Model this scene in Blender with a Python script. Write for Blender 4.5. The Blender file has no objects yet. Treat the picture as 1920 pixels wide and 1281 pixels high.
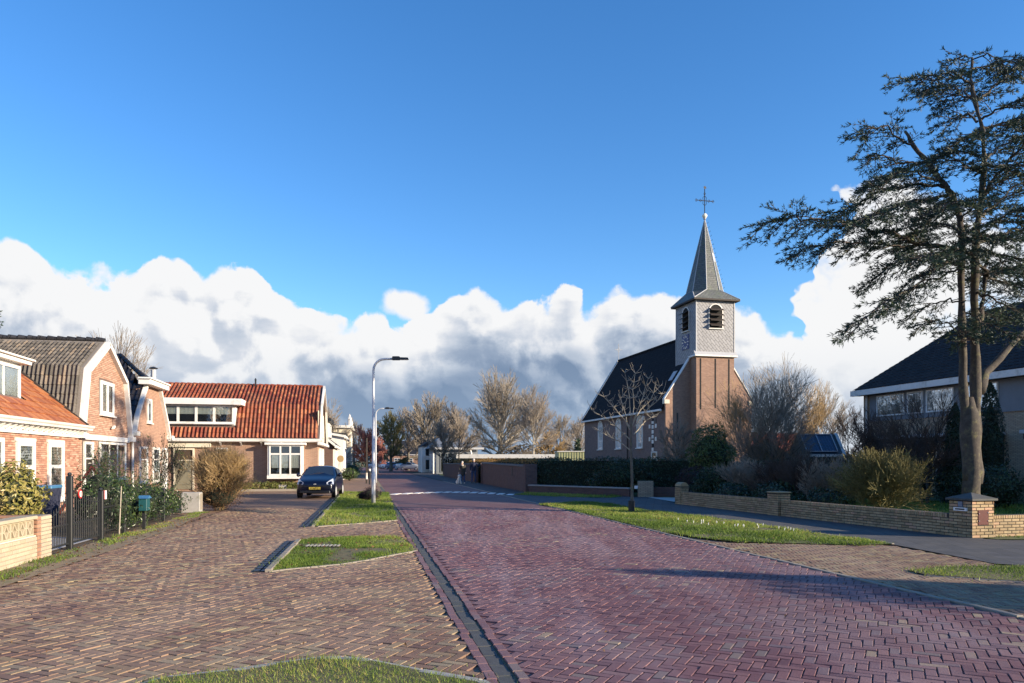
import bpy, math, random
import numpy as np
from math import radians, sin, cos, pi, sqrt
from mathutils import Vector, Matrix
from mathutils import noise as mnoise

S = bpy.context.scene
C = S.collection
RNG = np.random.default_rng(7)
random.seed(7)

# ------------------------------------------------------------------ camera
cam_d = bpy.data.cameras.new('camera')
cam = bpy.data.objects.new('camera', cam_d)
C.objects.link(cam)
cam.location = (0, 0, 1.6)
cam.rotation_euler = (radians(90), 0, 0)
cam_d.sensor_width = 36
cam_d.lens = 26.06
cam_d.shift_y = 0.1164
cam_d.clip_start = 0.1
cam_d.clip_end = 5000
S.camera = cam

S.view_settings.view_transform = 'Standard'
S.view_settings.look = 'None'
S.view_settings.gamma = 1
S.view_settings.use_curve_mapping = False
S.view_settings.exposure = 1.0

# ------------------------------------------------------------------ sun
SUN_AZ, SUN_EL = radians(109), radians(15.5)
TO_SUN = Vector((sin(SUN_AZ)*cos(SUN_EL), cos(SUN_AZ)*cos(SUN_EL), sin(SUN_EL)))
sd = bpy.data.lights.new('sun', 'SUN')
sd.energy = 5.0
sd.angle = radians(0.55)
sd.color = (1.0, 0.83, 0.62)
so = bpy.data.objects.new('sun', sd)
C.objects.link(so)
so.rotation_euler = TO_SUN.to_track_quat('Z', 'Y').to_euler()

# ------------------------------------------------------------------ node helper
class G:
    """small helper to write node graphs as expressions"""
    def __init__(s, tree):
        s.t = tree
    def n(s, typ, ins=None, **props):
        nd = s.t.nodes.new(typ)
        for k, v in props.items():
            setattr(nd, k, v)
        for k, v in (ins or {}).items():
            s.put(nd.inputs[k], v)
        return nd
    def put(s, sock, v):
        if hasattr(v, 'is_output'):
            s.t.links.new(v, sock)
        elif isinstance(v, (tuple, list)) and sock.type == 'RGBA' and len(v) == 3:
            sock.default_value = (*v, 1)
        else:
            sock.default_value = v
    def m(s, op, a, b=0.0, c=0.0, clamp=False):
        nd = s.t.nodes.new('ShaderNodeMath')
        nd.operation = op
        nd.use_clamp = clamp
        for i, v in enumerate((a, b, c)):
            s.put(nd.inputs[i], v)
        return nd.outputs[0]
    def vm(s, op, a, b=(0, 0, 0), sc=None):
        nd = s.t.nodes.new('ShaderNodeVectorMath')
        nd.operation = op
        s.put(nd.inputs[0], a)
        s.put(nd.inputs[1], b)
        if sc is not None:
            s.put(nd.inputs['Scale'], sc)
        return nd.outputs[0]
    def mix(s, f, a, b, mode='MIX'):
        nd = s.t.nodes.new('ShaderNodeMix')
        nd.data_type = 'RGBA'
        nd.blend_type = mode
        s.put(nd.inputs[0], f)
        s.put(nd.inputs[6], a)
        s.put(nd.inputs[7], b)
        return nd.outputs[2]
    def noise(s, vec, scale, detail=4, rough=.55, dist=0.0):
        nd = s.n('ShaderNodeTexNoise', {'Scale': scale, 'Detail': detail, 'Roughness': rough, 'Distortion': dist})
        if vec is not None:
            s.put(nd.inputs['Vector'], vec)
        return nd.outputs[0]
    def ss(s, v, lo, hi, to0=0.0, to1=1.0, smooth=True):
        nd = s.t.nodes.new('ShaderNodeMapRange')
        nd.interpolation_type = 'SMOOTHSTEP' if smooth else 'LINEAR'
        for i, x in enumerate((v, lo, hi, to0, to1)):
            s.put(nd.inputs[i], x)
        return nd.outputs[0]
    def ramp(s, fac, stops, interp='LINEAR'):
        nd = s.t.nodes.new('ShaderNodeValToRGB')
        nd.color_ramp.interpolation = interp
        e = nd.color_ramp.elements
        while len(e) < len(stops):
            e.new(.5)
        for i, (p, c) in enumerate(stops):
            e[i].position = p
            e[i].color = (*c, 1)
        s.put(nd.inputs[0], fac)
        return nd.outputs[0]

# ------------------------------------------------------------------ sky with clouds
W = bpy.data.worlds.new('World')
S.world = W
W.use_nodes = True
W.node_tree.nodes.clear()
g = G(W.node_tree)
sky = g.n('ShaderNodeTexSky', sky_type='NISHITA', sun_disc=False, sun_elevation=SUN_EL, sun_rotation=SUN_AZ,
          air_density=1.0, dust_density=0.15, ozone_density=3.2, altitude=300)
skyc = g.n('ShaderNodeHueSaturation', {'Hue': .506, 'Saturation': 1.22, 'Value': 1.0, 'Fac': 1.0, 'Color': sky.outputs[0]}).outputs[0]
SKY_STRENGTH = 0.135
tc = g.n('ShaderNodeTexCoord').outputs['Generated']
dirv = g.vm('NORMALIZE', tc)
sep = g.n('ShaderNodeSeparateXYZ', {0: dirv}).outputs
hyp = g.m('MAXIMUM', g.m('SQRT', g.m('ADD', g.m('MULTIPLY', sep[0], sep[0]), g.m('MULTIPLY', sep[1], sep[1]))), 1e-4)
tt = g.m('DIVIDE', sep[2], hyp)
az = g.m('ARCTAN2', sep[0], sep[1])
s01 = g.m('MULTIPLY_ADD', az, 1/(2*pi), .5)

def curve(fac, pts):
    nd = W.node_tree.nodes.new('ShaderNodeFloatCurve')
    c = nd.mapping.curves[0]
    pts = sorted(pts)
    while len(c.points) < len(pts):
        c.points.new(.5, .5)
    for i, (x, y) in enumerate(pts):
        c.points[i].location = (x, y)
        c.points[i].handle_type = 'AUTO'
    nd.mapping.update()
    g.put(nd.inputs['Value'], fac)
    return nd.outputs[0]

def prof(uv):
    """cloud-top elevations surveyed as (bearing, slope) pairs"""
    out = []
    for u, v in uv:
        a = math.atan2(u-960, 1390)
        out.append((a/(2*pi)+.5, (864-v)/1390*cos(a)*2))
    return out
rest = [(0, .40), (.06, .46), (.12, .38), (.18, .48), (.24, .42), (.30, .50), (.35, .46)]
rest_r = [(.64, .58), (.70, .50), (.76, .44), (.82, .52), (.88, .40), (.94, .46), (1, .40)]
top = curve(s01, rest + prof([(0, 445), (110, 478), (220, 492), (275, 470), (300, 458), (335, 460), (365, 488), (430, 474), (470, 482), (505, 525), (560, 560),
      (620, 580), (665, 590), (720, 592), (755, 612), (800, 585), (850, 562), (930, 541), (985, 558), (1040, 553), (1068, 540), (1095, 563), (1150, 532), (1240, 520), (1300, 535), (1400, 565),
      (1440, 595), (1500, 612), (1560, 640), (1640, 655), (1700, 668), (1900, 680)]) + rest_r)
# second, higher cumulus to the right behind the cedar
s01w = g.m('ADD', s01, g.m('MULTIPLY_ADD', g.noise(dirv, 8.0, 4, .6), .040, -.020))
top2 = curve(s01w, [(0, 0), (.35, 0)] + [(p, max(0, q)) for p, q in prof([(1300, 864), (1460, 720), (1515, 600), (1540, 500), (1565, 400), (1605, 335), (1700, 350), (1800, 400), (1920, 430)])] + [(.66, .45), (.72, .1), (.78, 0), (1, 0)])
dark = curve(s01, [(0, .35), (.3, .5)] + [((math.atan2(u-960, 1390)/(2*pi)+.5), d) for u, d in
      [(0, .58), (180, .40), (330, .12), (470, .16), (570, .52), (700, .88), (800, .98), (950, .80), (1080, .66), (1200, .5), (1300, .3), (1500, .22), (1900, .34)]] + [(.7, .5), (1, .35)])

def puff(vec, k):
    """billowing density offset"""
    w1 = g.noise(vec, 5.0*k, 2, .5)
    wv = g.vm('ADD', vec, g.vm('SCALE', g.n('ShaderNodeTexNoise', {'Vector': vec, 'Scale': 9.0*k, 'Detail': 3.0}).outputs[1], sc=.055/k))
    v1 = g.n('ShaderNodeTexVoronoi', {'Vector': wv, 'Scale': 13.0*k, 'Smoothness': .35}, feature='SMOOTH_F1').outputs[0]
    v2 = g.n('ShaderNodeTexVoronoi', {'Vector': wv, 'Scale': 31.0*k, 'Smoothness': .3}, feature='SMOOTH_F1').outputs[0]
    n3 = g.noise(wv, 60*k, 4, .6)
    a = g.m('MULTIPLY_ADD', v1, -.042, .023)
    b = g.m('MULTIPLY_ADD', v2, -.022, .011)
    c = g.m('MULTIPLY_ADD', n3, .020, -.010)
    d = g.m('MULTIPLY_ADD', w1, .03, -.015)
    return g.m('ADD', g.m('ADD', a, b), g.m('ADD', c, d))
p0 = puff(dirv, 1.0)
off = (0.010*1.0, -0.002, 0.016)
p1 = puff(g.vm('ADD', dirv, off), 1.0)
dens = g.m('ADD', g.m('SUBTRACT', g.m('MULTIPLY_ADD', top, .5, -.010), tt), p0)
dens2 = g.m('ADD', g.m('SUBTRACT', g.m('MULTIPLY', top2, .5), tt), g.m('MULTIPLY', p0, 1.3))
# broken lower edge of the right-hand cumulus
edge_n = g.noise(dirv, 7, 5, .6)
mask1 = g.ss(dens, 0.0, g.ss(edge_n, .45, .65, .005, .022))
mask2 = g.m('MULTIPLY', g.ss(dens2, 0.0, g.ss(edge_n, .45, .65, .010, .05)), g.ss(edge_n, .34, .50))
# small detached puffs
bx = g.m('MULTIPLY', g.m('SUBTRACT', az, math.atan2(-197, 1390)), 1/.030)
bz = g.m('MULTIPLY', g.m('SUBTRACT', tt, 0.2105), 1/.020)
blob = g.m('SUBTRACT', 1.0, g.m('SQRT', g.m('ADD', g.m('MULTIPLY', bx, bx), g.m('MULTIPLY', bz, bz))))
mask3 = g.ss(g.m('MULTIPLY_ADD', p0, 22, blob), .02, .45)
mask = g.m('MAXIMUM', g.m('MAXIMUM', mask1, mask2), mask3)
relief = g.ss(g.m('SUBTRACT', p0, p1), -.011, .013)
depth = g.ss(dens, .0, .13)
rim = g.m('SUBTRACT', 1.0, g.ss(dens, 0.0, .055))
big = g.noise(g.vm('MULTIPLY', dirv, (1, 1, 2.6)), 4.2, 5, .6, .4)
big2 = g.noise(g.vm('MULTIPLY', dirv, (1, 1, 3.2)), 10.0, 5, .62, .3)
shade = g.m('ADD', g.m('MULTIPLY', g.m('MULTIPLY', depth, dark), 1.2),
            g.m('ADD', g.m('MULTIPLY_ADD', big, 1.0, -.50), g.m('MULTIPLY_ADD', big2, .42, -.22)))
shade = g.m('SUBTRACT', shade, g.m('MULTIPLY', rim, .42))
shade = g.m('SUBTRACT', shade, g.m('MULTIPLY_ADD', relief, .52, -.27), clamp=True)
right = g.ss(az, .30, .42)
shade = g.m('MULTIPLY', shade, g.m('MULTIPLY_ADD', right, -.30, 1.0))
hor = g.m('SUBTRACT', 1.0, g.ss(tt, 0.0, .16))
ccol = g.ramp(shade, [(0.0, (.95, .955, .965)), (.12, (.88, .895, .92)), (.24, (.75, .785, .85)), (.45, (.54, .61, .72)), (.72, (.32, .405, .545)), (1.0, (.20, .285, .43))])
ccol = g.mix(g.m('MULTIPLY', hor, .45), ccol, (.36, .50, .68))
bg1 = g.n('ShaderNodeBackground', {'Color': skyc, 'Strength': SKY_STRENGTH}).outputs[0]
bg2 = g.n('ShaderNodeBackground', {'Color': ccol, 'Strength': .49}).outputs[0]
mx = g.n('ShaderNodeMixShader', {0: mask, 1: bg1, 2: bg2}).outputs[0]
g.n('ShaderNodeOutputWorld', {'Surface': mx})

# ------------------------------------------------------------------ materials
MATS = {}
def new_mat(name):
    m = bpy.data.materials.new(name)
    m.use_nodes = True
    m.node_tree.nodes.clear()
    MATS[name] = m
    return m, G(m.node_tree)

def finish(gg, col, rough=.8, bump=None, bstr=.3, bdist=.02, metal=0.0, spec=.5, **kw):
    ins = {'Base Color': col, 'Roughness': rough, 'Metallic': metal, 'Specular IOR Level': spec}
    ins.update(kw)
    b = gg.n('ShaderNodeBsdfPrincipled', ins)
    if bump is not None:
        bn = gg.n('ShaderNodeBump', {'Height': bump, 'Strength': bstr, 'Distance': bdist})
        gg.put(b.inputs['Normal'], bn.outputs[0])
    gg.n('ShaderNodeOutputMaterial', {'Surface': b.outputs[0]})
    return b

def plain(name, col, rough=.7, var=.18, scale=6.0, metal=0.0, spec=.5, bump=.15, dirt=None):
    m, q = new_mat(name)
    geo = q.n('ShaderNodeNewGeometry').outputs['Position']
    n1 = q.noise(geo, scale, 6, .62)
    n2 = q.noise(geo, scale*9, 3, .6)
    f = q.m('ADD', q.m('MULTIPLY', n1, .7), q.m('MULTIPLY', n2, .3))
    lo = tuple(max(0, c*(1-var)) for c in col)
    hi = tuple(min(1, c*(1+var)) for c in col)
    c = q.ramp(f, [(.3, lo), (.7, hi)])
    if dirt:
        c = q.mix(q.ss(q.noise(geo, scale*.5, 7, .7), .5, .72), c, dirt)
    finish(q, c, rough, n2, bump, .01, metal, spec)
    return m

def ramped(name, stops, rough=.75, grain=40.0, gvar=.35, bstr=.5, bdist=.004, spec=.4, blotch=None, stain=None, streak=None):
    """per-piece colour from attribute r, with grain inside each piece"""
    m, q = new_mat(name)
    r = q.n('ShaderNodeAttribute', attribute_name='r').outputs['Fac']
    geo = q.n('ShaderNodeNewGeometry').outputs['Position']
    n = q.noise(geo, grain, 5, .65)
    c = q.ramp(r, stops, 'LINEAR')
    c = q.mix(1.0, c, q.ramp(n, [(.25, (1-gvar,)*3), (.75, (1+gvar*.5 if 1+gvar*.5 <= 1 else 1,)*3)]), 'MULTIPLY')
    if blotch:
        bn = q.noise(geo, blotch[0], 6, .65, .5)
        c = q.mix(q.m('MULTIPLY', q.ss(bn, .42, .68), blotch[2]), c, blotch[1])
    if stain:
        sn = q.noise(geo, stain[0], 5, .7)
        c = q.mix(q.m('MULTIPLY', q.ss(sn, .5, .7), stain[2]), c, stain[1])
    if streak:      # wheel tracks worn along the street
        mp = q.n('ShaderNodeMapping', {'Vector': geo, 'Rotation': (0, 0, -math.atan(.2)), 'Scale': (1.0, .10, 1.0)}).outputs[0]
        tn = q.noise(mp, streak[0], 4, .6, .3)
        c = q.mix(q.m('MULTIPLY', q.ss(tn, .46, .66), streak[2]), c, streak[1])
    finish(q, c, rough, n, bstr, bdist, 0, spec)
    return m

def bricktex(name, c1, c2, mortar, bw=.22, bh=.065, msize=.008, rough=.85, rot=0.0, var=.25, bstr=.6, offset=.5, blotch=None, spec=.3, mort_noise=True):
    m, q = new_mat(name)
    uv = q.n('ShaderNodeUVMap').outputs[0]
    if rot:
        uv = q.n('ShaderNodeMapping', {'Vector': uv, 'Rotation': (0, 0, rot)}).outputs[0]
    bt = q.n('ShaderNodeTexBrick', {'Vector': uv, 'Color1': c1, 'Color2': c2, 'Mortar': mortar, 'Scale': 1.0,
                                    'Mortar Size': msize, 'Mortar Smooth': .2, 'Bias': 0.0, 'Brick Width': bw, 'Row Height': bh}, offset=offset)
    geo = q.n('ShaderNodeNewGeometry').outputs['Position']
    n = q.noise(geo, 3.0, 7, .68)
    n2 = q.noise(geo, 30.0, 4, .6)
    c = q.mix(1.0, bt.outputs[0], q.ramp(q.m('ADD', q.m('MULTIPLY', n, .6), q.m('MULTIPLY', n2, .4)), [(.3, (1-var,)*3), (.72, (1, 1, 1))]), 'MULTIPLY')
    if blotch:
        bn = q.noise(geo, blotch[0], 6, .65, .5)
        c = q.mix(q.m('MULTIPLY', q.ss(bn, .45, .7), blotch[2]), c, blotch[1])
    h = q.m('MULTIPLY_ADD', n2, .3, q.m('SUBTRACT', 1.0, bt.outputs[1]))
    finish(q, c, rough, h, bstr, .012, 0, spec)
    return m

def leafmat(name, stops, rough=.5, trans=.25, spec=.35):
    m, q = new_mat(name)
    r = q.n('ShaderNodeAttribute', attribute_name='r').outputs['Fac']
    c = q.ramp(r, stops)
    b = q.n('ShaderNodeBsdfPrincipled', {'Base Color': c, 'Roughness': rough, 'Specular IOR Level': spec})
    t = q.n('ShaderNodeBsdfTranslucent', {'Color': c})
    mxs = q.n('ShaderNodeMixShader', {0: trans, 1: b.outputs[0], 2: t.outputs[0]})
    q.n('ShaderNodeOutputMaterial', {'Surface': mxs.outputs[0]})
    return m

def glassmat(name, tint, refl=.6, clear=.55, rough=.02, base=.10):
    m, q = new_mat(name)
    lw = q.n('ShaderNodeLayerWeight', {'Blend': .35}).outputs[1]
    geo = q.n('ShaderNodeNewGeometry').outputs['Position']
    bn = q.n('ShaderNodeBump', {'Height': q.noise(geo, 2.2, 2, .5), 'Strength': .12, 'Distance': .05}).outputs[0]
    gl = q.n('ShaderNodeBsdfGlossy', {'Color': (.9, .95, 1), 'Roughness': rough, 'Normal': bn})
    tr = q.n('ShaderNodeBsdfTransparent', {'Color': tint})
    f = q.m('MULTIPLY_ADD', lw, refl, base, clamp=True)
    mxs = q.n('ShaderNodeMixShader', {0: f, 1: tr.outputs[0], 2: gl.outputs[0]})
    q.n('ShaderNodeOutputMaterial', {'Surface': mxs.outputs[0]})
    return m

M = {}
M['white'] = plain('white_paint', (.71, .70, .665), .5, .08, 2.6, dirt=(.47, .45, .39))
M['white_clean'] = plain('white_gloss', (.80, .80, .78), .35, .03, 2.0)
M['cream'] = plain('cream_paint', (.68, .62, .48), .6, .1, 3.0)
M['galv'] = plain('galvanised_steel', (.52, .54, .56), .5, .08, 5.0, metal=.2)
M['black'] = plain('black_metal', (.018, .02, .022), .45, .2, 8.0)
M['dark'] = plain('dark_interior', (.010, .011, .013), .9, .3, 5.0)
M['darkwood'] = plain('dark_brown_wood', (.035, .026, .022), .7, .3, 6.0)
M['curtain'] = plain('net_curtain', (.62, .61, .57), .9, .1, 9.0)
M['blind'] = plain('slat_blind', (.10, .12, .10), .6, .3, 9.0)
M['glass'] = glassmat('window_glass', (.86, .89, .88))
M['glass_bright'] = glassmat('reflecting_glass', (.3, .33, .35), .7, base=.62)
M['mortar'] = plain('mortar', (.20, .18, .16), .95, .2, 20.0)
M['mortar_red'] = plain('dark_mortar', (.14, .10, .085), .95, .25, 20.0)
M['white_mortar'] = plain('painted_joint', (.30, .265, .20), .9, .15, 20.0)
M['concrete'] = plain('concrete', (.33, .32, .30), .9, .2, 6.0, dirt=(.16, .16, .12))
M['gutter'] = plain('gutter_concrete', (.07, .073, .072), .8, .3, 9.0, dirt=(.05, .055, .04))
M['kerb'] = plain('kerb_concrete', (.27, .235, .19), .85, .2, 6.0, dirt=(.2, .19, .14))
M['tile_path'] = plain('path_slab', (.42, .42, .41), .8, .15, 4.0)
M['bark'] = plain('grey_bark', (.13, .115, .095), .95, .5, 7.0, bump=.9, dirt=(.10, .12, .05))
M['bark_dark'] = plain('dark_bark', (.05, .043, .038), .95, .5, 8.0, bump=.9)
M['bark_cedar'] = plain('cedar_bark', (.070, .060, .052), .95, .45, 9.0, bump=1.0, dirt=(.16, .15, .07))
M['bark_pale'] = plain('pale_bark', (.36, .32, .25), .9, .3, 9.0)
M['twig_tan'] = plain('tan_twigs', (.25, .215, .17), .9, .3, 1.2)
M['twig_grey'] = plain('grey_twigs', (.28, .235, .185), .9, .3, 1.2)
M['twig_gold'] = plain('golden_twigs', (.36, .25, .12), .85, .3, 1.5)
M['twig_dark'] = plain('dark_twigs', (.075, .055, .045), .9, .4, 1.5)
M['twig_red'] = plain('red_twigs', (.30, .12, .095), .85, .3, 1.0)
M['soil'] = plain('garden_soil', (.075, .055, .038), .95, .4, 3.0, bump=.6)
M['dirt'] = plain('sandy_dirt', (.25, .185, .115), .95, .35, 4.0, bump=.6, dirt=(.12, .13, .05))
M['lead'] = plain('zinc_sheet', (.42, .43, .44), .5, .12, 3.0)
M['gold'] = plain('pale_gilding', (.85, .80, .62), .5, .05, 5.0)
M['blue_paint'] = plain('clock_blue', (.03, .045, .16), .5, .1, 5.0)
M['yellow_plate'] = plain('yellow_plate', (.75, .55, .08), .45, .03, 5.0)
M['red'] = plain('red_enamel', (.55, .03, .03), .35, .1, 5.0)
M['rust_red'] = plain('dark_red_steel', (.085, .014, .013), .6, .3, 14.0, spec=.25)
M['teal'] = plain('blue_green_box', (.012, .075, .085), .45, .15, 6.0)
M['tyre'] = plain('tyre_rubber', (.015, .015, .016), .8, .2, 10.0)
M['rubber'] = M['tyre']
M['skin'] = plain('skin', (.55, .36, .27), .6, .05, 8.0)
M['beige_door'] = plain('olive_door', (.20, .185, .13), .5, .08, 3.0)
M['pave_far'] = None
M['asphalt'] = bricktex('grey_paving_slabs', (.085, .088, .092), (.11, .113, .118), (.045, .047, .045), .30, .30, .006, .85, 0.2, .35, .4, 0.0, blotch=(1.2, (.14, .13, .11), .4))
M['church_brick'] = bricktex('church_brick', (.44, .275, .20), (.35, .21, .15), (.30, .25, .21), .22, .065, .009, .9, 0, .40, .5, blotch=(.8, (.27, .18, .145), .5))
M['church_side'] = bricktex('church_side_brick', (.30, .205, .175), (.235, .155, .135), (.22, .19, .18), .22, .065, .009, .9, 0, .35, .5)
M['garden_brick'] = bricktex('wall_brick', (.20, .11, .09), (.13, .075, .07), (.14, .12, .11), .21, .06, .008, .9, 0, .4, .6, blotch=(1.5, (.10, .085, .085), .5))
M['house_brick_d'] = bricktex('brown_house_brick', (.40, .245, .17), (.33, .19, .135), (.40, .32, .25), .22, .062, .009, .9, 0, .25, .5)
M['house_brick_c'] = bricktex('pink_house_brick', (.50, .31, .215), (.40, .235, .165), (.22, .15, .12), .22, .062, .009, .9, 0, .2, .5)
M['house_brick_far'] = bricktex('dark_house_brick', (.19, .11, .09), (.15, .09, .075), (.16, .12, .1), .22, .062, .009, .9, 0, .3, .5)
M['house_brick_r'] = bricktex('tan_house_brick', (.56, .44, .30), (.46, .35, .24), (.20, .165, .13), .21, .055, .010, .9, 0, .3, .6)
M['slate'] = bricktex('tower_slates', (.35, .355, .37), (.29, .295, .31), (.16, .165, .175), .60, .20, .024, .55, radians(48), .25, .9, 0.5, spec=.5)
M['spire_slate'] = bricktex('spire_slates', (.19, .20, .185), (.13, .14, .135), (.05, .055, .055), .28, .16, .012, .55, 0, .4, .7, 0.5, blotch=(2, (.13, .16, .09), .5), spec=.5)
M['roof_slate'] = bricktex('church_roof_tiles', (.024, .026, .031), (.016, .018, .022), (.006, .007, .009), .24, .26, .014, .85, 0, .4, .9, 0.0, spec=.12)
M['roof_dark_far'] = bricktex('dark_roof_tiles', (.05, .05, .055), (.035, .036, .04), (.013, .013, .015), .24, .30, .016, .6, 0, .4, .8, 0.0)
M['worn_turf'] = plain('worn_turf', (.135, .115, .055), .95, .45, 7.0, bump=.9, dirt=(.085, .115, .03))
M['grass_ground'] = plain('short_grass_ground', (.07, .10, .028), .95, .5, 2.5, bump=.8, dirt=(.11, .085, .045))
M['paper'] = plain('dark_blue_coat', (.025, .03, .06), .9, .2, 8.0)

ROADSTOPS = [(0.0, (.14, .063, .074)), (.2, (.18, .084, .094)), (.5, (.215, .107, .113)), (.80, (.255, .13, .128)), (.92, (.20, .14, .15)), (.965, (.19, .15, .145)), (.985, (.30, .22, .16)), (1.0, (.38, .29, .19))]
LANESTOPS = [(0.0, (.17, .095, .076)), (.15, (.215, .122, .09)), (.45, (.27, .165, .11)), (.72, (.31, .205, .128)), (.88, (.36, .26, .145)), (.94, (.27, .215, .165)), (1.0, (.44, .34, .18))]
M['road_brick'] = ramped('road_brick', ROADSTOPS, .72, 55.0, .35, .6, .004, .3, blotch=(.45, (.24, .18, .18), .45), stain=(1.7, (.12, .075, .09), .35), streak=(1.3, (.27, .19, .205), .5))
M['lane_brick'] = ramped('lane_brick', LANESTOPS, .78, 55.0, .35, .6, .004, .3, blotch=(.45, (.36, .26, .17), .45), stain=(2.2, (.16, .13, .07), .35), streak=(1.0, (.38, .27, .19), .35))
M['wallbrick_a'] = ramped('red_facade_brick', [(0, (.36, .165, .11)), (.4, (.46, .24, .165)), (.8, (.54, .31, .215)), (1, (.60, .42, .31))], .85, 45.0, .3)
M['wallbrick_b'] = ramped('orange_facade_brick', [(0, (.38, .215, .15)), (.5, (.47, .285, .20)), (1, (.56, .37, .27))], .85, 45.0, .25)
M['wallbrick_y'] = ramped('yellow_facing_brick', [(0, (.34, .23, .12)), (.4, (.46, .33, .18)), (.8, (.54, .40, .23)), (1, (.60, .34, .22))], .85, 60.0, .35, blotch=(1.1, (.30, .24, .15), .5), stain=(3.0, (.14, .13, .07), .55))
M['wallbrick_w'] = ramped('white_painted_brick', [(0, (.42, .35, .245)), (.6, (.50, .43, .31)), (1, (.46, .35, .265))], .7, 30.0, .15, stain=(2.2, (.36, .32, .21), .6))
M['wallbrick_t'] = ramped('brown_pillar_brick', [(0, (.32, .17, .11)), (1, (.48, .28, .18))], .85, 45.0, .3)
M['tile_orange'] = ramped('orange_pantile', [(0, (.19, .045, .030)), (.35, (.28, .068, .038)), (.75, (.36, .105, .052)), (1, (.48, .19, .09))], .7, 14.0, .45, .3, .004, .3, blotch=(.7, (.20, .10, .06), .5), stain=(2.6, (.13, .085, .05), .5))
M['tile_flat'] = ramped('rust_flat_tile', [(0, (.30, .09, .04)), (.5, (.42, .14, .05)), (1, (.52, .21, .08))], .6, 14.0, .4, .3, .004, .4, stain=(1.5, (.30, .12, .06), .5))
M['tile_grey'] = ramped('weathered_grey_pantile', [(0, (.10, .092, .08)), (.4, (.15, .135, .118)), (.8, (.20, .178, .15)), (1, (.28, .22, .16))], .8, 14.0, .5, .4, .004, .3, stain=(1.5, (.07, .065, .055), .6))
M['tile_black'] = ramped('black_glazed_tile', [(0, (.012, .012, .016)), (1, (.022, .022, .028))], .35, 14.0, .3, .3, .004, .35)
M['tile_brown'] = ramped('dark_brown_tile', [(0, (.028, .023, .021)), (1, (.05, .04, .036))], .8, 14.0, .4)
M['blue_lid'] = plain('blue_plastic', (.05, .16, .30), .4, .1, 6.0)
M['twig_olive'] = plain('olive_twigs', (.17, .15, .055), .9, .3, 1.2)
M['leaf_gold'] = leafmat('golden_leaf', [(0, (.20, .13, .03)), (.5, (.38, .26, .06)), (1, (.55, .42, .12))], .6, .3)
M['leaf_yellowgreen'] = leafmat('yellow_green_leaf', [(0, (.06, .09, .02)), (.5, (.18, .20, .05)), (1, (.38, .36, .11))], .5, .3)
M['leaf_wood'] = leafmat('distant_bare_wood', [(0, (.07, .06, .045)), (.6, (.13, .105, .075)), (1, (.19, .15, .10))], .9, .1)
M['mid_grey'] = plain('grey_cladding', (.16, .18, .20), .6, .1, 3.0)
M['solar'] = bricktex('solar_cells', (.010, .022, .07), (.008, .018, .05), (.10, .13, .18), .16, .16, .006, .25, 0, .1, .05, 0.0, spec=.5)
M['tile_orange_far'] = bricktex('orange_roof_beyond', (.42, .11, .05), (.33, .08, .04), (.10, .03, .02), .22, .32, .02, .7, 0, .3, .6, 0.0)
M['metal_green'] = plain('yellow_green_metal', (.45, .46, .26), .6, .08, 3.0)
M['pale_roof'] = plain('pale_metal_roof', (.24, .275, .28), .5, .15, 2.0)
M['panel_frame'] = plain('aluminium_frame', (.55, .57, .60), .4, .05, 4.0)
M['blue_grey'] = plain('blue_grey_tiles', (.16, .20, .27), .35, .15, 8.0)
M['grass'] = leafmat('grass_blades', [(0, (.06, .11, .018)), (.35, (.14, .22, .03)), (.72, (.26, .35, .055)), (.90, (.40, .41, .10)), (1, (.42, .32, .13))], .6, .35)
M['leaf_dark'] = leafmat('dark_evergreen_leaf', [(0, (.012, .025, .012)), (.6, (.03, .058, .022)), (1, (.06, .10, .03))], .32, .12, .5)
M['leaf_green'] = leafmat('glossy_green_leaf', [(0, (.03, .06, .018)), (.6, (.075, .12, .03)), (1, (.16, .21, .06))], .35, .2, .5)
M['leaf_yellow'] = leafmat('yellow_green_laurel_leaf', [(0, (.11, .12, .025)), (.35, (.24, .23, .055)), (.75, (.40, .33, .11)), (1, (.52, .40, .20))], .4, .25, .45)
M['leaf_brown'] = leafmat('withered_brown_leaf', [(0, (.08, .045, .025)), (.6, (.16, .085, .04)), (1, (.27, .15, .06))], .7, .25)
M['leaf_orange'] = leafmat('copper_beech_leaf', [(0, (.16, .09, .03)), (.6, (.30, .18, .06)), (1, (.40, .27, .10))], .7, .3)
M['leaf_purple'] = leafmat('purple_clipped_leaf', [(0, (.03, .016, .022)), (1, (.06, .034, .042))], .7, .2)
M['leaf_olive'] = leafmat('olive_leaf', [(0, (.06, .06, .02)), (.6, (.13, .12, .035)), (1, (.26, .19, .08))], .6, .3)
M['needle'] = leafmat('cedar_needle', [(0, (.016, .036, .030)), (.55, (.036, .066, .050)), (.9, (.07, .105, .055)), (1, (.15, .17, .06))], .6, .12)

# ------------------------------------------------------------------ mesh helpers
def cr(v, n):
    return v

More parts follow.
